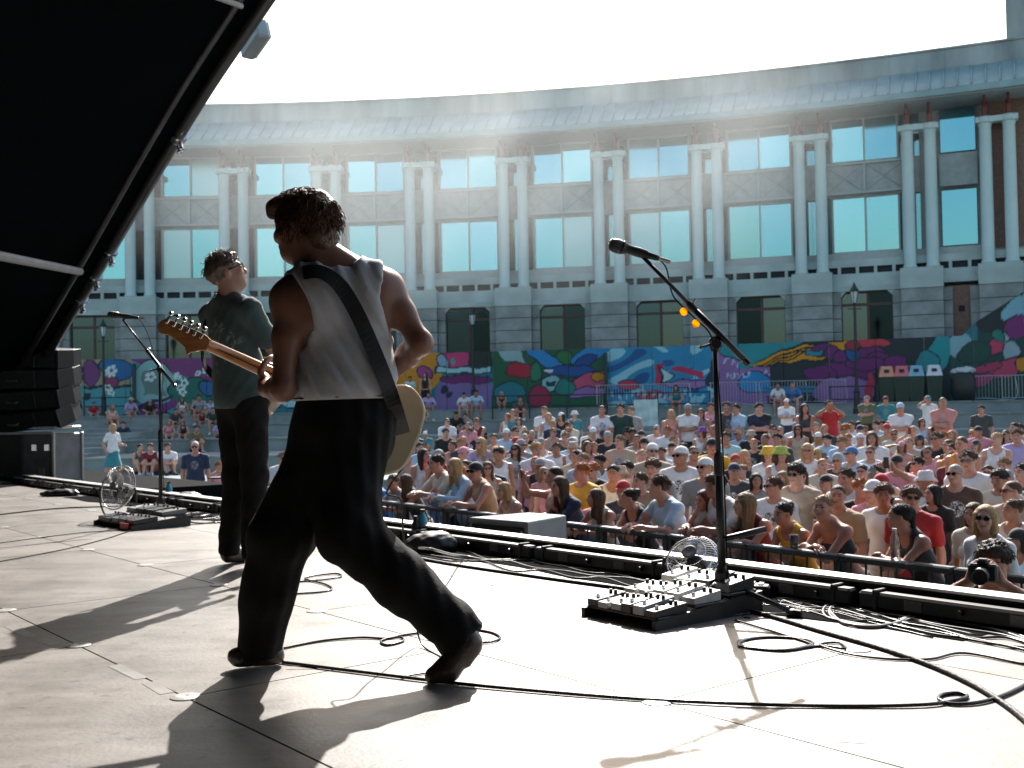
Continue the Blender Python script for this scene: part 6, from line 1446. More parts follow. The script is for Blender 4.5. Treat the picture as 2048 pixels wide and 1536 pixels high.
def microphone(hi, tip_px, tail_px, Yd, label):
    tip, tail = atY(*tip_px, Yd), atY(*tail_px, Yd); ax = unit(tip - tail); L = np.linalg.norm(tip - tail); o = tail
    e = empty('microphone', o, label=label, cat='microphone'); R_ = align_z(ax)
    MB().lathe([(.010, 0), (.013, .01), (.0155, .05), (.021, L * .62), (.027, L * .70), (.030, L * .71), (.030, L * .74)], R=R_, n=16).build('handle', mat('mic_body', (.03, .03, .032), .35, metal=.4), parent=e, smooth=True)
    MB().lathe([(.0285, L * .735), (.031, L * .79), (.031, L * .88), (.026, L * .96), (.014, L), (0, L * 1.005)], R=R_, n=18).build('grille', mat('mic_grille', (.06, .06, .06), .4, metal=.6, var=.5, scale=260, bump=.6, bscale=500), parent=e, smooth=True)
    MB().lathe([(.0095, -.05), (.0095, .012)], R=R_, n=10).build('plug', STEEL, parent=e)
    c = ax * L * .38; MB().lathe([(.020, -.03), (.0215, 0), (.021, .03)], c, R_, n=12).build('clip', BLKPLA, parent=e)
    MB().tube([c, hi - o], .009, 8).build('clip_stem', BLKPLA, parent=e); return tail, ax
msR, bR, loR, hiR, axR, topR = mic_stand((1446, 1222), (1430, 688), (1493, 724), (1284, 512), 'black boom microphone stand at the stage front before the crowd', legs=(215, -32, 88))
m_ = MB(); m_.tube([atY(1434, 1082, bR[1]) - bR, atY(1452, 1077, bR[1] - .01) - bR, atY(1532, 1058, bR[1] - .03) - bR], [.006, .013, .013], 8); m_.build('side_arm', BLKMET, parent=msR, smooth=True)
tlR, _ = microphone(hiR, (1218, 487), (1318, 517), hiR[1], 'black vocal microphone on the boom stand before the crowd')
ms2, b2_, lo2, hi2, ax2, top2 = mic_stand((322, 1036), (320, 738), (350, 772), (246, 640), 'black boom microphone stand at the far side of the stage', legs=(200, -25, 95))
tl2, _ = microphone(hi2, (216, 628), (278, 636), hi2[1], 'black vocal microphone on the far boom stand')
CABM = mat('mic_cable_rubber', (.012, .012, .013), .8, spec=.15)
def cable3(pts, r, label, m=None, name='cable', n=6, sp=8):
    q = spline(pts, sp) if len(pts) > 2 else np.array(pts); o = q[0]; mb = MB(); mb.tube(q, r, n); return loc_mb(mb, o).build(name, m or RUBBER, smooth=True, label=label, cat='cable', loc=o)
Yr = hiR[1]
cable3([tlR, atY(1332, 535, Yr), atY(1338, 560, Yr), atY(1342, 580, Yr - .02), atY(1352, 600, Yr - .03), atY(1385, 632, Yr - .05), atY(1420, 668, bR[1] - .02), atY(1432, 720, bR[1] - .015), atY(1443, 850, bR[1] - .018), atY(1450, 1000, bR[1] - .015), atY(1454, 1120, bR[1] - .03), floor_pt(1462, 1222, .006), floor_pt(1500, 1236, .006)], .0032, 'thin black mic cable wound down the near microphone stand', CABM)
Yl = hi2[1]
cable3([tl2, atY(292, 660, Yl), atY(303, 690, Yl), atY(312, 722, Yl), atY(318, 745, Yl), atY(324, 800, b2_[1] - .02), atY(325, 900, b2_[1] - .02), floor_pt(330, 1040, .005)], .003, 'thin black mic cable hanging from the far microphone', CABM)
PICK = bpy.data.materials.new('amber_pick'); PICK.use_nodes = True; n = PICK.node_tree.nodes; tl_ = n.new('ShaderNodeBsdfTranslucent'); tl_.inputs[0].default_value = (.95, .45, .01, 1); PICK.node_tree.links.new(tl_.outputs[0], n['Material Output'].inputs[0])
for k, (x, y) in enumerate(((1368, 623), (1392, 647))):
    p = atY(x, y, bR[1] - .01); mb = MB(); mb.prism([(.0175 * math.cos(t) * (1 if math.sin(t) > 0 else .9), .0175 * math.sin(t)) for t in np.linspace(0, 2 * math.pi, 15)[:-1]], -.0007, .0007, np.array(((.95, 0, .3, 0), (-.3, 0, .95, 0), (0, 1, 0, 0), (0, 0, 0, 1.0))))
    mb.build('guitar_pick', PICK, label=['upper amber guitar pick stuck on the microphone boom', 'lower amber guitar pick stuck on the microphone boom'][k], cat='guitar pick', group='picks on the boom', loc=p)
# ---- fans
GUARD = mat('fan_guard_chrome', (.72, .74, .75), .2, metal=1, var=0); BLADE = mat('fan_blade_smoke', (.30, .31, .31), .15, var=0, alpha=.55)
def fan(cpx, fpx, R_, axis, label):
    f0 = floor_pt(*fpx); c = atY(*cpx, f0[1]); e = empty('fan', f0, label=label, cat='fan'); o = c - f0; ax = unit(axis); Rm = align_z(ax)
    prof = [(R_ * math.sin(t), .055 * math.cos(t)) for t in np.linspace(.18, math.pi / 2, 7)]
    m = MB()
    for sgn in (1, -1):
        for k in range(46):
            a = 2 * math.pi * k / 46; m.tube([o + Rm @ A_(r * math.cos(a + r * 1.2), r * math.sin(a + r * 1.2), z * sgn * 1.1) for r, z in prof], .0011, 3, cap=False)
        for r, z in (prof[0], prof[2], prof[4], prof[6]): m.tube([o + Rm @ A_(r * math.cos(a), r * math.sin(a), z * sgn * 1.1) for a in np.linspace(0, 2 * math.pi, 37)], .0018, 4, cap=False)
    m.build('wire_guard', GUARD, parent=e)
    m = MB(); m.tube([o + Rm @ A_(R_ * math.cos(a), R_ * math.sin(a), 0) for a in np.linspace(0, 2 * math.pi, 49)], .006, 6, cap=False); m.build('guard_ring', GUARD, parent=e, smooth=True)
    MB().lathe([(0, .058), (.03, .062), (.037, .06), (.037, .055), (0, .055)], o, Rm, n=20).build('centre_cap', mat('fan_cap', (.4, .41, .42), .3, metal=.5), parent=e)
    for k in range(4):
        a0 = k * math.pi / 2; vs = []; fs = []
        for i in range(7):
            a = a0 + i * .17; tw = (i - 3) * .012; vs += [o + Rm @ A_(.03 * math.cos(a), .03 * math.sin(a), tw * .4), o + Rm @ A_(R_ * .86 * math.cos(a + .2), R_ * .86 * math.sin(a + .2), tw)]
        fs = [(2 * i, 2 * i + 2, 2 * i + 3, 2 * i + 1) for i in range(6)]; MB().add(vs, fs).build('blade', BLADE, parent=e, smooth=True)
    MB().lathe([(.045, -.03), (.05, -.06), (.05, -.12), (.03, -.15)], o, Rm, n=14).build('motor', BLKPLA, parent=e)
    sx = Rm[:, 0] if abs(Rm[2, 0]) < abs(Rm[2, 1]) else Rm[:, 1]; sx = unit(sx * A_(1, 1, 0))
    m = MB(); m.tube(spline([o + sx * (R_ + .012), o + sx * (R_ + .02) - A_(0, 0, .5 * o[2]), sx * (R_ * .7) + A_(0, 0, .012), -sx * (R_ * .7) + A_(0, 0, .012), o - sx * (R_ + .02) - A_(0, 0, .5 * o[2]), o - sx * (R_ + .012)], 5), .008, 6); m.build('stand', BLKMET, parent=e, smooth=True)
fan((1385, 1118), (1390, 1172), .128, A_(-.35, -.62, .70), 'silver wire fan tilted up behind the near pedalboard')
fan((236, 975), (240, 1040), .185, A_(-.45, -.85, .30), 'silver wire fan at the far side of the stage by the flight case')
# ---- pedalboards and their pedals
PM = [mat('pedal_' + n_, c, .35, var=.1, scale=20) for n_, c in (('silver', (.45, .46, .46)), ('black', (.03, .03, .03)), ('white', (.62, .62, .6)), ('blue', (.05, .18, .35)), ('grey', (.2, .2, .2)), ('green', (.06, .25, .12)))]
PW = ['silver', 'black', 'white', 'blue', 'grey', 'green']
def pedalboard(A, Bp, Cp, label, word, rows, red=False, seed=1, pal=(0, 1, 2, 3, 4, 5)):
    g = random.Random(seed); A, Bp, Cp = map(np.asarray, (A, Bp, Cp)); x = unit((Bp - A) * A_(1, 1, 0)); y = A_(-x[1], x[0], 0); W_ = np.linalg.norm((Bp - A)[:2]); D_ = max(.22, abs((Cp - Bp).dot(y))); R_ = np.stack((x, y, A_(0, 0, 1)), 1); ang = math.atan2(x[1], x[0])
    e = empty('pedalboard', A, ang, label=label, cat='pedalboard'); nr = len(rows); dep = D_ / nr
    for s_ in (0, W_): MB().prism([(0, 0), (D_, 0), (D_, .085), (0, .035)], -.01, .01, np.array(((0, 0, 1, s_), (1, 0, 0, 0), (0, 1, 0, 0), (0, 0, 0, 1.0)))).build('side_rail', BLKMET, parent=e)
    for r in range(nr):
        z = .038 + .048 * (r / max(1, nr - 1)); MB().box((W_ / 2, dep * (r + .5), z), (W_, dep * .8, .012), bev=.003).build('cross_rail', BLKMET, parent=e)
    if red: MB().box((W_ * .85, -.006, .03), (W_ * .2, .01, .045)).build('red_badge', mat('red_badge', (.5, .02, .02), .4), parent=e)
    for r, cnt_ in enumerate(rows):
        w = W_ / cnt_
        for k in range(cnt_):
            c = A + x * (w * (k + .5)) + y * (dep * (r + .5)) + A_(0, 0, .045 + .048 * (r / max(1, nr - 1))); ci = g.choice(pal); hh = g.uniform(.035, .06); pw, pdp = w * g.uniform(.74, .9), dep * g.uniform(.72, .86)
            q = empty('effects_pedal', c, ang, label='%s effects pedal, %s from the left in %s row of %s' % (PW[ci], ORD[k], ['the front', 'the second', 'the back'][r], word), cat='effects pedal', group='pedals on ' + word)
            MB().prism([(-pdp / 2, 0), (pdp / 2, 0), (pdp / 2, hh), (-pdp / 2, hh * .62)], -pw / 2, pw / 2, np.array(((0, 0, 1, 0), (1, 0, 0, 0), (0, 1, 0, 0), (0, 0, 0, 1.0))), bev=.003).build('case', PM[ci], parent=q)
            MB().lathe([(.008, 0), (.008, .012), (.006, .015), (0, .015)], (0, -pdp * .3, hh * .66), n=8).build('footswitch', CHROME, parent=q)
            for kx in ((-.25, .25) if pw > .05 else (0,)): MB().lathe([(.008, 0), (.007, .016), (0, .016)], (kx * pw, pdp * .22, hh * .88), n=8).build('knob', BLKPLA, parent=q)
pedalboard(floor_pt(1166, 1232), floor_pt(1308, 1262), floor_pt(1425, 1205), 'black pedalboard of effects pedals before the near microphone stand', 'the near board', (6, 5, 4), seed=4, pal=(0, 1, 2, 4, 0))
pedalboard(floor_pt(188, 1050), floor_pt(262, 1062), floor_pt(300, 1040), 'black pedalboard with red badge before the far fan', 'the far board', (5, 4), red=True, seed=8, pal=(1, 4, 4, 1, 0))
p = floor_pt(1438, 1196); e = empty('power_supply', p, math.radians(-18), label='flat black power unit behind the near microphone stand', cat='power unit'); MB().box((.1, .08, .03), (.24, .16, .055), bev=.008).build('case', BLKPLA, parent=e)
for k in range(5): MB().box((.02 + .04 * k, .08, .06), (.022, .11, .006)).build('cooling_fin', BLKMET, parent=e)
# ---- loose items at the stage front
def bag(px, py, rx, ry, h, label):
    p = floor_pt(px, py); me = sdf_mesh('cable_bag', [ell((0, 0, h * .35), (rx, ry, h * .65), k=.02), ell((rx * .2, 0, h * .6), (rx * .6, ry * .7, h * .4), k=.03)], .012, disp=hn(60, .004), clips=[((0, 0, .004), (0, 0, -1))]); me.materials.append(BLKPLA); o = bpy.data.objects.new('cable_bag', me); COL.objects.link(o); o.location = tuple(p); tag(o, label, 'bag')
bag(862, 1104, .16, .12, .12, 'black drum shaped cable bag on the stage behind the guitarist')
bag(120, 992, .22, .10, .07, 'shiny black bag lying on the stage beside the flight case')
bag(372, 1010, .17, .14, .12, 'black round cable bag right of the far microphone stand')
def bottle(px, py, m, label, r=.033, h=.21, on=None):
    p = floor_pt(px, py) if on is None else on; e = empty('bottle', p, label=label, cat='bottle')
    MB().lathe([(r * .9, 0), (r, .01), (r, h * .3), (r * .93, h * .34), (r, h * .4), (r, h * .68), (r * .45, h * .86), (r * .42, h * .93)], n=14).build('bottle_body', m, parent=e, smooth=True); MB().lathe([(r * .5, h * .92), (r * .5, h), (0, h)], n=12).build('cap', BLKPLA if on is None else PM[2], parent=e)
bottle(846, 1083, mat('blue_bottle', (.05, .30, .42), .25), 'blue drinks bottle among the cables at the stage edge')
bottle(832, 1084, BLKPLA, 'black drinks can shaped bottle among the cables at the stage edge', .028, .17)
bottle(338, 1006, mat('blue_bottle', (.05, .30, .42), .25), 'blue drinks bottle right of the far microphone stand')
# small black tray stand near the stage edge at the far side
p = floor_pt(455, 1000); e = empty('tray_stand', p, label='small black tray on a pole at the far stage edge', cat='stand'); MB().tube([(0, 0, 0), (0, 0, .22)], .012, 8).build('pole', BLKMET, parent=e); MB().box((0, 0, .225), (.34, .2, .014), bev=.004).build('tray', BLKPLA, parent=e); MB().lathe([(.08, 0), (.08, .008), (.02, .02)], n=14).build('base', BLKMET, parent=e)

# ---- cables on the deck
def deck(pts, r=.004, h=None): return [floor_pt(x, y, (r if h is None else h) + (rnd.random() * .002)) for x, y in pts]
def coil(cx_, cy_, rx, ry, n_, jit=.12, seed=1):
    g = random.Random(seed); out = []
    for k in range(int(n_ * 9)):
        a = k * 2 * math.pi / 9; f_ = 1 + g.uniform(-jit, jit); out.append((cx_ + rx * f_ * math.cos(a) + g.uniform(-3, 3), cy_ + ry * f_ * math.sin(a)))
    return out
GREYC = mat('grey_cable', (.16, .16, .16), .4)
cable3(deck([(556, 1298), (640, 1282), (720, 1275), (770, 1277), (800, 1274), (806, 1282), (775, 1290), (762, 1282), (790, 1273), (850, 1264), (920, 1258), (975, 1263), (1000, 1274), (985, 1283), (955, 1286)], .0045), .0045, 'black guitar lead looping behind the guitarist\'s rear foot')
cable3(deck([(548, 1322), (700, 1341), (900, 1365), (1100, 1384), (1300, 1399), (1500, 1408), (1700, 1412), (1850, 1409), (1915, 1400), (1935, 1392), (1915, 1386), (1885, 1389), (1878, 1399), (1910, 1408), (1970, 1402), (2030, 1380), (2090, 1345)], .0055), .0055, 'long black cable running straight across the stage from the guitarist\'s front foot')
MAT_ = mat('black_mat_and_shade', (.006, .006, .007), 1.0, var=.3, bump=.2, spec=.02)  # dark matting, its black also paints in the footlights' shadow on the deck
gm = random.Random(5); av = np.linspace(-5.5, 4.6, 60); vs = []
for a_ in av: vs += [st(a_, -.115, STZ + .004), st(a_, -.36 - .05 * math.sin(a_ * 2.1) - .03 * math.sin(a_ * 5.3 + 1) - gm.uniform(0, .015), STZ + .004), st(a_, -.36 - .05 * math.sin(a_ * 2.1) - .03 * math.sin(a_ * 5.3 + 1), STZ + .0005)]
loc_mb(MB().add(vs, [(3 * i + q, 3 * i + q + 1, 3 * i + q + 4, 3 * i + q + 3) for i in range(59) for q in (0, 1)]), st(0, -.2)).build('cable_mat_with_shade', MAT_, label='black matting and painted footlight shadow under the cables along the stage edge', cat='mat', loc=st(0, -.2))
cable3(deck([(812, 1112), (900, 1128), (1000, 1143), (1120, 1160), (1240, 1176), (1360, 1194), (1460, 1212), (1540, 1232), (1640, 1262), (1760, 1296), (1860, 1330), (1940, 1366), (2000, 1402), (2050, 1440), (2110, 1500)], .007), .0085, 'thick black loom curving along the right of the stage', mat('gaffer_loom', (.012, .012, .013), .6, var=.3, bump=.3, bscale=60))
cable3(deck([(1470, 1240), (1520, 1255)] + coil(1552, 1287, 72, 13, 2.4, .1, 3) + [(1640, 1292), (1690, 1297), (1676, 1285), (1640, 1290), (1700, 1308), (1780, 1318), (1860, 1318), (1930, 1306), (2060, 1330)], .0045), .0045, 'black cable in flat loops right of the near pedalboard')
cable3(deck([(1560, 1196), (1640, 1204)] + coil(1738, 1224, 84, 27, 4.3, .1, 5) + [(1840, 1230), (1920, 1244), (2000, 1262), (2080, 1290)], .006), .006, 'coiled grey cable on the stage at the right', GREYC)
cable3(deck(coil(1462, 1218, 42, 12, 5.2, .2, 8), .003), .003, 'tangle of thin cable round the foot of the near microphone stand')
cable3(deck([(560, 1166), (640, 1160), (682, 1153), (668, 1147), (610, 1156), (650, 1168), (664, 1178), (640, 1184), (585, 1188)], .0045), .0045, 'black cable squiggle seen between the guitarist\'s legs')
cable3(deck([(-40, 1034), (60, 1022), (130, 1016), (240, 1012), (300, 1008)], .006), .006, 'black cable at the far left running to the far pedalboard', CABM)
cable3(deck([(-30, 1090), (90, 1074), (180, 1064), (262, 1060)], .004), .003, 'thin cable at the left reaching the far pedalboard\'s front', CABM)
cable3(deck([(-40, 1130), (60, 1112), (140, 1096), (210, 1078), (262, 1062), (320, 1052), (400, 1048), (440, 1040)], .0045), .0035, 'black cable crossing the left of the deck below the far pedalboard', CABM)
cable3([ge, gpt(.02, -.22, -.02), atY(801, 1000, 4.0), atY(806, 1060, 4.02), atY(815, 1130, 4.02), atY(830, 1230, 4.05), floor_pt(845, 1290, .01), floor_pt(900, 1330, .005), floor_pt(800, 1355, .005)], .0035, 'black lead hanging from the cream guitar to the deck')
cable3([floor_pt(838, 1096, .02), floor_pt(840, 1096, .16), floor_pt(862, 1098, .22), floor_pt(900, 1108, .14), floor_pt(930, 1112, .02), floor_pt(980, 1120, .006), floor_pt(1060, 1118, .006), floor_pt(1150, 1126, .006), floor_pt(1240, 1140, .006)], .006, 'grey cable arching up from the cable bag and along the stage edge', GREYC)
wl = ['among the footlights behind the guitarist', 'between the guitarist and the near pedalboard', 'nearest the cable bag', 'reaching the near fan', 'with a kink left of the near pedalboard']
for k in range(5):
    g = random.Random(20 + k); xs_ = np.linspace(760 + 20 * k, 1260 + 18 * k, 9); cable3(deck([(x, 1068 + (x - 760) * .145 + 9 * k * .8 + g.uniform(-7, 7)) for x in xs_], .005), .005, 'grey cable snaking along the stage edge ' + wl[k], GREYC if k % 2 else RUBBER)
wr_ = ['closest to the footlights at the right', 'looping over the coil at the right', 'passing under the coil at the right', 'along the lower right by the loom', 'just right of the near microphone stand']
for k in range(5):
    g = random.Random(40 + k); xs_ = np.linspace(1490 + 15 * k, 2080, 9); cable3(deck([(x, 1160 + (x - 1490) * .20 + 10 * k * .9 + g.uniform(-9, 9)) for x in xs_], .005), .005, 'cable strewn ' + wr_[k], GREYC if k % 2 else RUBBER)
wf = ['behind the far fan', 'by the far microphone stand', 'right of the far microphone stand', 'by the far cable bag']
for k in range(4):
    g = random.Random(60 + k); cable3(deck([(300 + 12 * k, 1005 + 8 * k)] + coil(385 + 8 * k, 1018 + 7 * k, 38, 7, 1.4, .2, 70 + k) + [(440, 1030 + 5 * k), (452, 1036 + 4 * k)], .005), .005, 'looped cable on the deck ' + wf[k], GREYC if k % 2 == 0 else RUBBER)
for k in range(6):
    g = random.Random(90 + k); x0_, y0_ = 1470 + g.uniform(-60, 120), 1190 + g.uniform(-18, 40)
    cable3(deck([(x0_, y0_)] + coil(x0_ + 40 + 14 * k, y0_ + 12, 30 + 9 * k, 8 + k, 1.2, .25, 100 + k) + [(x0_ + 150 + 20 * k, y0_ + 22), (x0_ + 260, y0_ + 40 + g.uniform(-10, 10)), (x0_ + 380, y0_ + 70)], .003), .0034, 'thin cable curl %s of the tangle right of the near microphone stand' % ['at the front', 'at the left', 'in the middle', 'at the right', 'at the back', 'on top'][k], GREYC if k % 3 == 0 else RUBBER)
TAPE = mat('clear_gaffer_tape', (.33, .31, .29), .32, var=.2)
for k, (x, y, w, an) in enumerate(((40, 1262, .30, 0), (95, 1283, .14, .1), (255, 1343, .26, 0), (315, 1375, .18, -.05), (605, 1335, .10, .9), (1330, 1422, .12, .3), (1700, 1480, .07, .6))):
    q = floor_pt(x, y, .0012); MB().add(np.array(((-w / 2, -.022, 0), (w / 2, -.022, 0), (w / 2, .022, 0), (-w / 2, .022, 0))) @ rotz(ANG_U + an).T, [(0, 1, 2, 3)]).build('floor_tape', TAPE, label='strip of tape on the deck ' + ['at the far left seam', 'just right of the far left strip', 'beside the shadow of the rear performer', 'at the seam left of the guitarist\'s shadow', 'below the guitarist', 'under the long straight cable', 'at the lower right'][k], cat='tape', group='tape on the deck', loc=q)
# ================================================================== PIT AND BARRIER
BARM = mat('barrier_black_steel', (.045, .047, .05), .42, metal=.5, var=.2, scale=10); bl = BARL[1] - BARU * 5
bang = math.atan2(BARU[1], BARU[0]); nseg = 15
proto = empty('crowd_barrier', (0, 0, 0), 0, label='black steel crowd barrier section holding back the front row', cat='barrier', group='front barrier sections')
def cb(name, mb, m=BARM): return mb.build(name, m, parent=proto)
cb('top_rail', MB().box((0, 0, 1.17), (.985, .09, .055), bev=.012)); cb('kick_panel', MB().box((0, .03, .49), (.93, .012, .88)))
for x in (-.47, .47): cb('post', MB().box((x, 0, .58), (.05, .06, 1.15), bev=.006)); cb('brace', MB().tube([(x, .02, .95), (x, .62, .04)], .02, 6)); cb('foot_bar', MB().box((x, .1, .03), (.05, 1.15, .05), bev=.006))
for k in range(7): cb('bar', MB().tube([(-.42 + .14 * k, 0, .95), (-.42 + .14 * k, 0, 1.14)], .009, 6))
cb('tread_plate', MB().box((0, .35, .045), (.95, .5, .012)), STEEL)
for k in range(nseg):
    o = proto if k == 0 else copy_tree(proto); o['label'] = 'black steel crowd barrier section, %s from the right edge of the picture' % ORD[nseg - 1 - k]; q = bl + BARU * (k * 1.0); o.location = (q[0], q[1], 0); o.rotation_euler = (0, 0, bang + (0 if (rotz(bang) @ A_(0, 1, 0)).dot(BARN) > 0 else math.pi))
# front-fill speaker stack in the pit
p = atY(1046, 1040, 9.3); e = empty('front_fill_stack', (p[0], p[1], 0), ANG_U + .12, label='grey topped front fill speaker box standing in the pit', cat='loudspeaker')
MB().box((0, 0, .48), (.66, .60, .95), bev=.015).build('subwoofer', BLKPLA, parent=e); MB().prism([(-.34, -.3), (.34, -.3), (.22, .3), (-.22, .3)], .955, 1.50, np.eye(4), bev=.012).build('cabinet', mat('speaker_lid_grey', (.34, .345, .34), .3, var=.1), parent=e)
MB().box((0, -.304, 1.22), (.6, .012, .46)).build('grille', DARKGRILL, parent=e)
for x in (-.28, .28): MB().box((x, -.31, 1.36), (.03, .02, .12), bev=.004).build('handle', STEEL, parent=e)
# the photographer in the pit
Jp = mk('pp', 'm', 0); Jp['hp'] = 4; FP = Fig(Jp, .02, .009); p = atY(1988, 1078, 5.75); Hp = Matrix(FP.H.tolist())
po = put_person(FP, (p[0], p[1], 0), math.atan2(-.62, .78) + .12, [('shirt', FP.garment('tee'), CLOTH['black'], None), ('trousers', FP.garment('trousers'), CLOTH['black'], None), ('hair', hairmesh('curly'), HAIR['dark'], Hp)], [SKIN[1], EYE, LIP], scale=p[2] / (FP.J['hed'][2] + .135))
tag(po, 'photographer in black t-shirt raising a camera in the pit below the stage', 'person')
bpy.context.view_layer.update(); cw = po.matrix_world; sp_ = po.scale[0]
cpos = cw @ Vector((0, -.40, 1.655)); ce = empty('camera_body', cpos, po.rotation_euler[2], label='black camera held up by the photographer in the pit', cat='camera')
MB().box((0, 0, 0), (.135, .06, .09), bev=.01).build('body', BLKPLA, parent=ce); MB().box((0, -.005, .055), (.05, .05, .03), bev=.008).build('viewfinder', BLKPLA, parent=ce); MB().lathe([(.036, 0), (.038, .03), (.035, .05), (.040, .10), (.036, .10), (.03, .095), (0, .09)], (0, -.03, -.005), rotx(math.pi / 2), n=16).build('lens', BLKPLA, parent=ce)
# phones, hand fan, bottle and cup held in the crowd
PHM = mat('phone_black', (.02, .02, .022), .2)
def phone(person, local, label, tilt=.1, m=PHM):
    bpy.context.view_layer.update(); o = person['obj']; q = o.matrix_world @ Vector(local); e = empty('phone', q, o.rotation_euler[2], label=label, cat='phone')
    MB().box((0, 0, 0), (.074, .009, .152), rotx(tilt), bev=.004).build('case', m, parent=e); MB().box((0, -.006, .05), (.022, .004, .03), rotx(tilt), bev=.001).build('camera_bump', BLKPLA, parent=e)
def find(top, hair, pose): return next(p for p in people if p['top'] == top and p['hair'] == hair and p['pose'] == pose)
for tp, hr, ps, loc_, lb, m in (('bare', 'dark crop', 'ph', (-.10, -.40, 1.72), 'black phone held up by the bare-chested person', PHM), ('beige shirt', 'fair crop', 'pp', (0, -.40, 1.68), 'dark red phone held up by the person in tan cap', mat('phone_red', (.2, .02, .02), .3)), ('pink tee', 'brown crop', 'pp', (0, -.40, 1.68), 'black phone held up by the person in pink t-shirt and black cap', PHM), ('white tee', 'dark short', 'pp', (0, -.40, 1.68), 'black phone raised by the person in white t-shirt', PHM), ('plaid shirt', 'grey crop', 'ph', (-.10, -.40, 1.72), 'phone held up by the person in grey beanie', PHM), ('tan tank', 'brown bun', 'ph', (-.10, -.40, 1.72), 'phone held up by the person in tan vest top', PHM)):
    phone(find(tp, hr, ps), loc_, lb, m=m)
fp = next(p for p in people if p['top'] == 'white tank' and p['hair'] == 'black bun'); q = atY(1262, 988, fp['loc'][1] - .25); e = empty('hand_fan', q, label='open white hand fan held up in the crowd', cat='hand fan'); FW = mat('fan_paper', (.78, .77, .74), .7)
for k in range(16):
    a0 = math.radians(-45 + 9.5 * k); a1 = a0 + math.radians(9.5); m_ = (a0 + a1) / 2; r0, r1 = .06, .235; pt = lambda r, a, y: (r * math.cos(a) - .04, y, r * math.sin(a) - .04)
    MB().add([pt(r0, a0, 0), pt(r1, a0, 0), pt(r1, m_, -.008), pt(r0, m_, -.004), pt(r1, a1, 0), pt(r0, a1, 0)], [(0, 1, 2, 3), (3, 2, 4, 5)]).build('leaf', FW, parent=e)
MB().tube([(-.04, .004, -.04), (-.09, .004, -.10)], .006, 6).build('guard_stick', PM[2], parent=e)
CLEAR = mat('clear_plastic', (.85, .87, .88), .08, var=0, trans=.9)
def on_rail(px, py): d = ray(px, py); t = ((BARL[0] - CO).dot(BARN)) / d.dot(BARN); q = CO + d * t; q[2] = 1.2; return q
bottle(0, 0, CLEAR, 'clear water bottle standing on the front barrier', .036, .24, on=on_rail(1790, 1105))
q = on_rail(1588, 1090); e = empty('plastic_cup', q, label='clear plastic cup standing on the front barrier', cat='cup'); MB().lathe([(.03, 0), (.042, .11), (.040, .11), (.028, .004), (0, .004)], n=16).build('cup_wall', CLEAR, parent=e, smooth=True); MB().lathe([(.0425, .108), (.044, .111), (.0425, .114)], n=16).build('rim', CLEAR, parent=e)
# ================================================================== TERRACE FURNITURE
IRON = mat('lamp_post_black', (.012, .02, .022), .4, var=.1); LGL = mat('lantern_glass', (.50, .60, .62), .15, var=0)
def at_r(px, py, r):
    for Yq in np.arange(20, 70, .05):
        p = atY(px, py, Yq)
        if math.hypot(p[0] - C0[0], p[1] - C0[1]) > r: return p
def lamp_post(px, ytop, r, zb, label):
    p = at_r(px, ytop, r); h = p[2] - zb; e = empty('lamp_post', (p[0], p[1], zb), label=label, cat='street lamp')
    MB().lathe([(.17, 0), (.17, .25), (.13, .3), (.12, .9), (.14, .95), (.09, 1.05), (.065, 1.3), (.055, h - 1.0), (.09, h - .97), (.05, h - .9)], n=12).build('column', IRON, parent=e, smooth=False)
    MB().tube([(-.28, 0, h - 1.15), (.28, 0, h - 1.15)], .02, 6).build('ladder_bar', IRON, parent=e)
    lan = MB().lathe([(.08, h - .9), (.17, h - .45), (.16, h - .44), (.07, h - .88)], n=6).build('lantern', LGL, parent=e); MB().lathe([(.21, h - .45), (.19, h - .38), (.08, h - .22), (.06, h - .14), (.03, h - .1), (.0, h)], n=6).build('lantern_roof', IRON, parent=lan)
    for k in range(6): a = k * math.pi / 3; MB().tube([(.08 * math.cos(a), .08 * math.sin(a), h - .9), (.172 * math.cos(a), .172 * math.sin(a), h - .45)], .012, 4).build('lantern_bar', IRON, parent=lan)
lamp_post(1708, 562, 85.5, 1.95, 'black Victorian lamp post before the orange and purple mural')
lamp_post(944, 612, 89.0, 2.4, 'black Victorian lamp post right of the guitarist')
lamp_post(206, 636, 89.0, 2.4, 'black Victorian lamp post left of the far microphone')
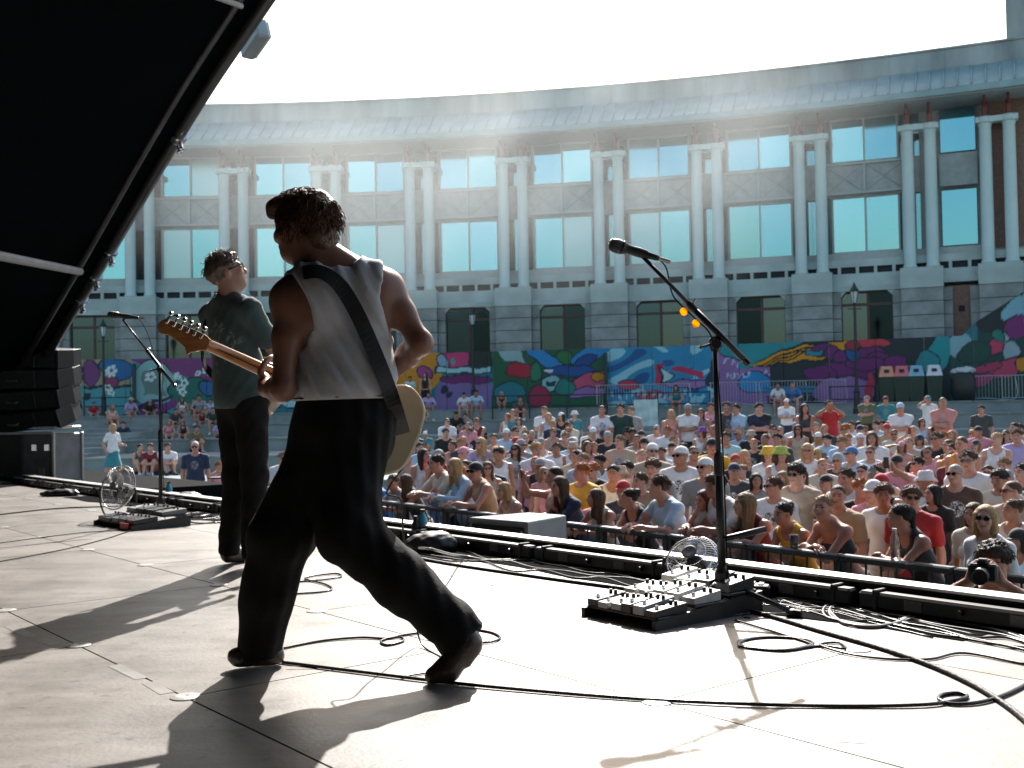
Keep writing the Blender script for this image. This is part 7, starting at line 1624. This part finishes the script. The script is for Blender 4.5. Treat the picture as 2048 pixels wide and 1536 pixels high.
# recycling bins with coloured lids
GRN = mat('bin_dark_green', (.02, .045, .03), .45)
for k, (px, cl, cw_) in enumerate(((1773, (.62, .30, .18), 'orange'), (1803, (.60, .16, .18), 'pink'), (1832, (.22, .42, .52), 'blue'), (1868, (.62, .64, .64), 'white'))):
    p = at_r(px, 742, 88.6); e = empty('recycling_bin', (p[0], p[1], 2.4), math.radians(-18), label='dark green wheeled bin with %s slotted lid on the terrace' % cw_, cat='bin', group='recycling bins')
    MB().add([(-.26, -.26, .05), (.26, -.26, .05), (.26, .26, .05), (-.26, .26, .05), (-.33, -.34, 1.15), (.33, -.34, 1.15), (.33, .34, 1.15), (-.33, .34, 1.15)], [(3, 2, 1, 0), (4, 5, 6, 7), (0, 1, 5, 4), (1, 2, 6, 5), (2, 3, 7, 6), (3, 0, 4, 7)]).build('bin_body', GRN, parent=e)
    lm = mat('bin_lid_' + cw_, cl, .5); MB().add([(-.33, -.34, 1.154), (.33, -.34, 1.154), (.33, .34, 1.154), (-.33, .34, 1.154), (-.2, -.02, 1.62), (.2, -.02, 1.62), (.28, .3, 1.6), (-.28, .3, 1.6)], [(3, 2, 1, 0), (4, 5, 6, 7), (0, 1, 5, 4), (1, 2, 6, 5), (2, 3, 7, 6), (3, 0, 4, 7)]).build('lid', lm, parent=e)
    MB().box((0, -.20, 1.40), (.2, .02, .16), rotx(-.6)).build('slot', SLOT, parent=e)
    for x in (-.25, .25): MB().lathe([(.1, -.03), (.1, .03)], (x, .3, .1), roty(math.pi / 2), n=10).build('wheel', BLKPLA, parent=e)
p = at_r(1926, 752, 88.4); e = empty('litter_bin', (p[0], p[1], 2.4), label='round dark litter bin overflowing with a clear plastic sack', cat='bin'); MB().lathe([(.42, 0), (.5, .5), (.5, 1.0), (.4, 1.25), (.2, 1.3)], n=18).build('drum', mat('bin_black', (.015, .022, .022), .5), parent=e, smooth=True)
me = sdf_mesh('sack', [ell((0, 0, 1.3), (.5, .4, .16), k=.1), ell((.2, -.1, 1.36), (.25, .25, .12), k=.1)], .04, disp=hn(18, .03)); me.materials.append(mat('sack_plastic', (.45, .52, .52), .25)); o = bpy.data.objects.new('sack', me); COL.objects.link(o); o.parent = e
# black hooped railing and steel pedestrian barriers
def railing(px0, px1, y, r, zb, label, h=1.05):
    a, b = at_r(px0, y, r), at_r(px1, y, r); a[2] = b[2] = zb; L = np.linalg.norm(b - a); e = empty('railing', a, math.atan2(b[1] - a[1], b[0] - a[0]), label=label, cat='railing'); k = max(2, int(L / 1.6) + 1)
    for z in (h, h * .55): MB().tube([(0, 0, z), (L, 0, z)], .028, 6).build('rail', IRON, parent=e)
    for i in range(k): MB().tube([(L * i / (k - 1), 0, 0), (L * i / (k - 1), 0, h + .05)], .035, 6).build('post', IRON, parent=e)
railing(1660, 1755, 790, 86.9, 1.95, 'black tubular railing left of the recycling bins', 1.2)
railing(985, 1210, 815, 86.8, 1.95, 'black railing on the terrace below the green and red mural', 1.1); railing(1214, 1420, 810, 86.7, 1.95, 'black railing on the terrace below the sky blue mural', 1.1)
railing(168, 262, 800, 88.5, 2.4, 'black railing on the terrace at the far left of the mural', .95)
def ped_barrier(px, y, r, zb, label, w=2.2):
    p = at_r(px, y, r); ph = math.atan2(p[0] - C0[0], p[1] - C0[1]); e = empty('pedestrian_barrier', (p[0], p[1], zb), -ph, label=label, cat='barrier', group='steel barriers on the terrace')
    MB().tube(spline([(-w / 2, 0, .12), (-w / 2, 0, 1.0), (-w / 2 + .1, 0, 1.1), (w / 2 - .1, 0, 1.1), (w / 2, 0, 1.0), (w / 2, 0, .12), (0, 0, .15), (-w / 2, 0, .15)], 4), .022, 6).build('frame', STEEL, parent=e)
    for k in range(16): MB().tube([(-w / 2 + w * (k + 1) / 17, 0, .15), (-w / 2 + w * (k + 1) / 17, 0, 1.1)], .009, 5).build('bar', STEEL, parent=e)
    for x in (-w * .35, w * .35): MB().box((x, 0, .04), (.06, .6, .05)).build('foot', STEEL, parent=e)
for k, px in enumerate((1240, 1332, 1470, 1562, 1640, 1975, 2062)): ped_barrier(px, 800, 89.6, 2.4, ['steel pedestrian barrier under the pale swirl of the blue mural', 'steel pedestrian barrier under the play triangle of the mural', 'steel pedestrian barrier under the lilac mural', 'steel pedestrian barrier behind the seated pair', 'steel pedestrian barrier left of the tall lamp post', 'steel pedestrian barrier right of the litter bin', 'steel pedestrian barrier at the right end of the terrace'][k])
p = at_r(1580, 800, 88.7); e = empty('bench', (p[0], p[1], 2.4), math.radians(-14), label='blue bench on the terrace under the seated pair', cat='bench'); BB = mat('bench_blue', (.03, .16, .26), .5)
for k in range(3): MB().box((0, -.1 + .14 * k, .44), (2.2, .12, .04), bev=.01).build('seat_slat', BB, parent=e)
for k in range(2): MB().box((0, .30, .62 + .17 * k), (2.2, .03, .13), bev=.01).build('back_slat', BB, parent=e)
for x in (-.95, .95): MB().box((x, .06, .21), (.06, .5, .42)).build('leg', IRON, parent=e)
p = at_r(1292, 838, 79); e = empty('signboard', (p[0], p[1], 1.45), math.radians(-8), label='pale signboard standing behind the crowd on the terrace', cat='sign'); MB().box((0, 0, .75), (.9, .04, 1.0), bev=.01).build('board', mat('sign_pale', (.45, .6, .6), .5, var=.3, scale=3), parent=e)
for x in (-.4, .4): MB().tube([(x, .02, 0), (x, .02, .4)], .025, 6).build('leg', STEEL, parent=e)
# ================================================================== DRIFTING STAGE SMOKE in front of the building
sm = bpy.data.materials.new('stage_smoke'); sm.use_nodes = True; n = sm.node_tree.nodes; l = sm.node_tree.links; n.clear()
out = n.new('ShaderNodeOutputMaterial'); pv = n.new('ShaderNodeVolumePrincipled'); pv.inputs['Color'].default_value = (.92, .97, .97, 1); pv.inputs['Anisotropy'].default_value = 0.5
tc = n.new('ShaderNodeTexCoord'); nz = n.new('ShaderNodeTexNoise'); nz.inputs['Scale'].default_value = 0.16; nz.inputs['Detail'].default_value = 3; nz.inputs['Distortion'].default_value = .6; l.new(tc.outputs['Object'], nz.inputs[0])
gr = n.new('ShaderNodeVectorMath'); gr.operation = 'DIVIDE'; gr.inputs[1].default_value = (17, 5, 5.6); l.new(tc.outputs['Object'], gr.inputs[0])
ln = n.new('ShaderNodeVectorMath'); ln.operation = 'LENGTH'; l.new(gr.outputs[0], ln.inputs[0])
fo = n.new('ShaderNodeMapRange'); fo.inputs[1].default_value = 0.05; fo.inputs[2].default_value = 1.0; fo.inputs[3].default_value = 1; fo.inputs[4].default_value = 0; l.new(ln.outputs['Value'], fo.inputs[0])
nr = n.new('ShaderNodeMapRange'); nr.inputs[1].default_value = 0.36; nr.inputs[2].default_value = 0.68; nr.inputs[3].default_value = 0.15; nr.inputs[4].default_value = 1; l.new(nz.outputs[0], nr.inputs[0])
m1 = n.new('ShaderNodeMath'); m1.operation = 'MULTIPLY'; l.new(fo.outputs[0], m1.inputs[0]); l.new(nr.outputs[0], m1.inputs[1])
m2 = n.new('ShaderNodeMath'); m2.operation = 'MULTIPLY'; m2.inputs[1].default_value = 0.062; l.new(m1.outputs[0], m2.inputs[0]); l.new(m2.outputs[0], pv.inputs['Density']); l.new(pv.outputs[0], out.inputs['Volume'])
sc0 = atY(900, 300, 36.0)
b = MB(); b.lathe([(0.01, -5.6)] + [(17 * math.cos(t), 5.6 * math.sin(t)) for t in np.linspace(-1.35, 1.35, 13)] + [(0.01, 5.6)], n=24); b.v = [(x, y * 5 / 17, z) for x, y, z in b.v]
b.build('smoke', sm, kind='stuff', loc=sc0, label='thin pale stage smoke drifting before the building', cat='smoke')
S.cycles.volume_step_rate = 3.0; S.cycles.volume_max_steps = 64
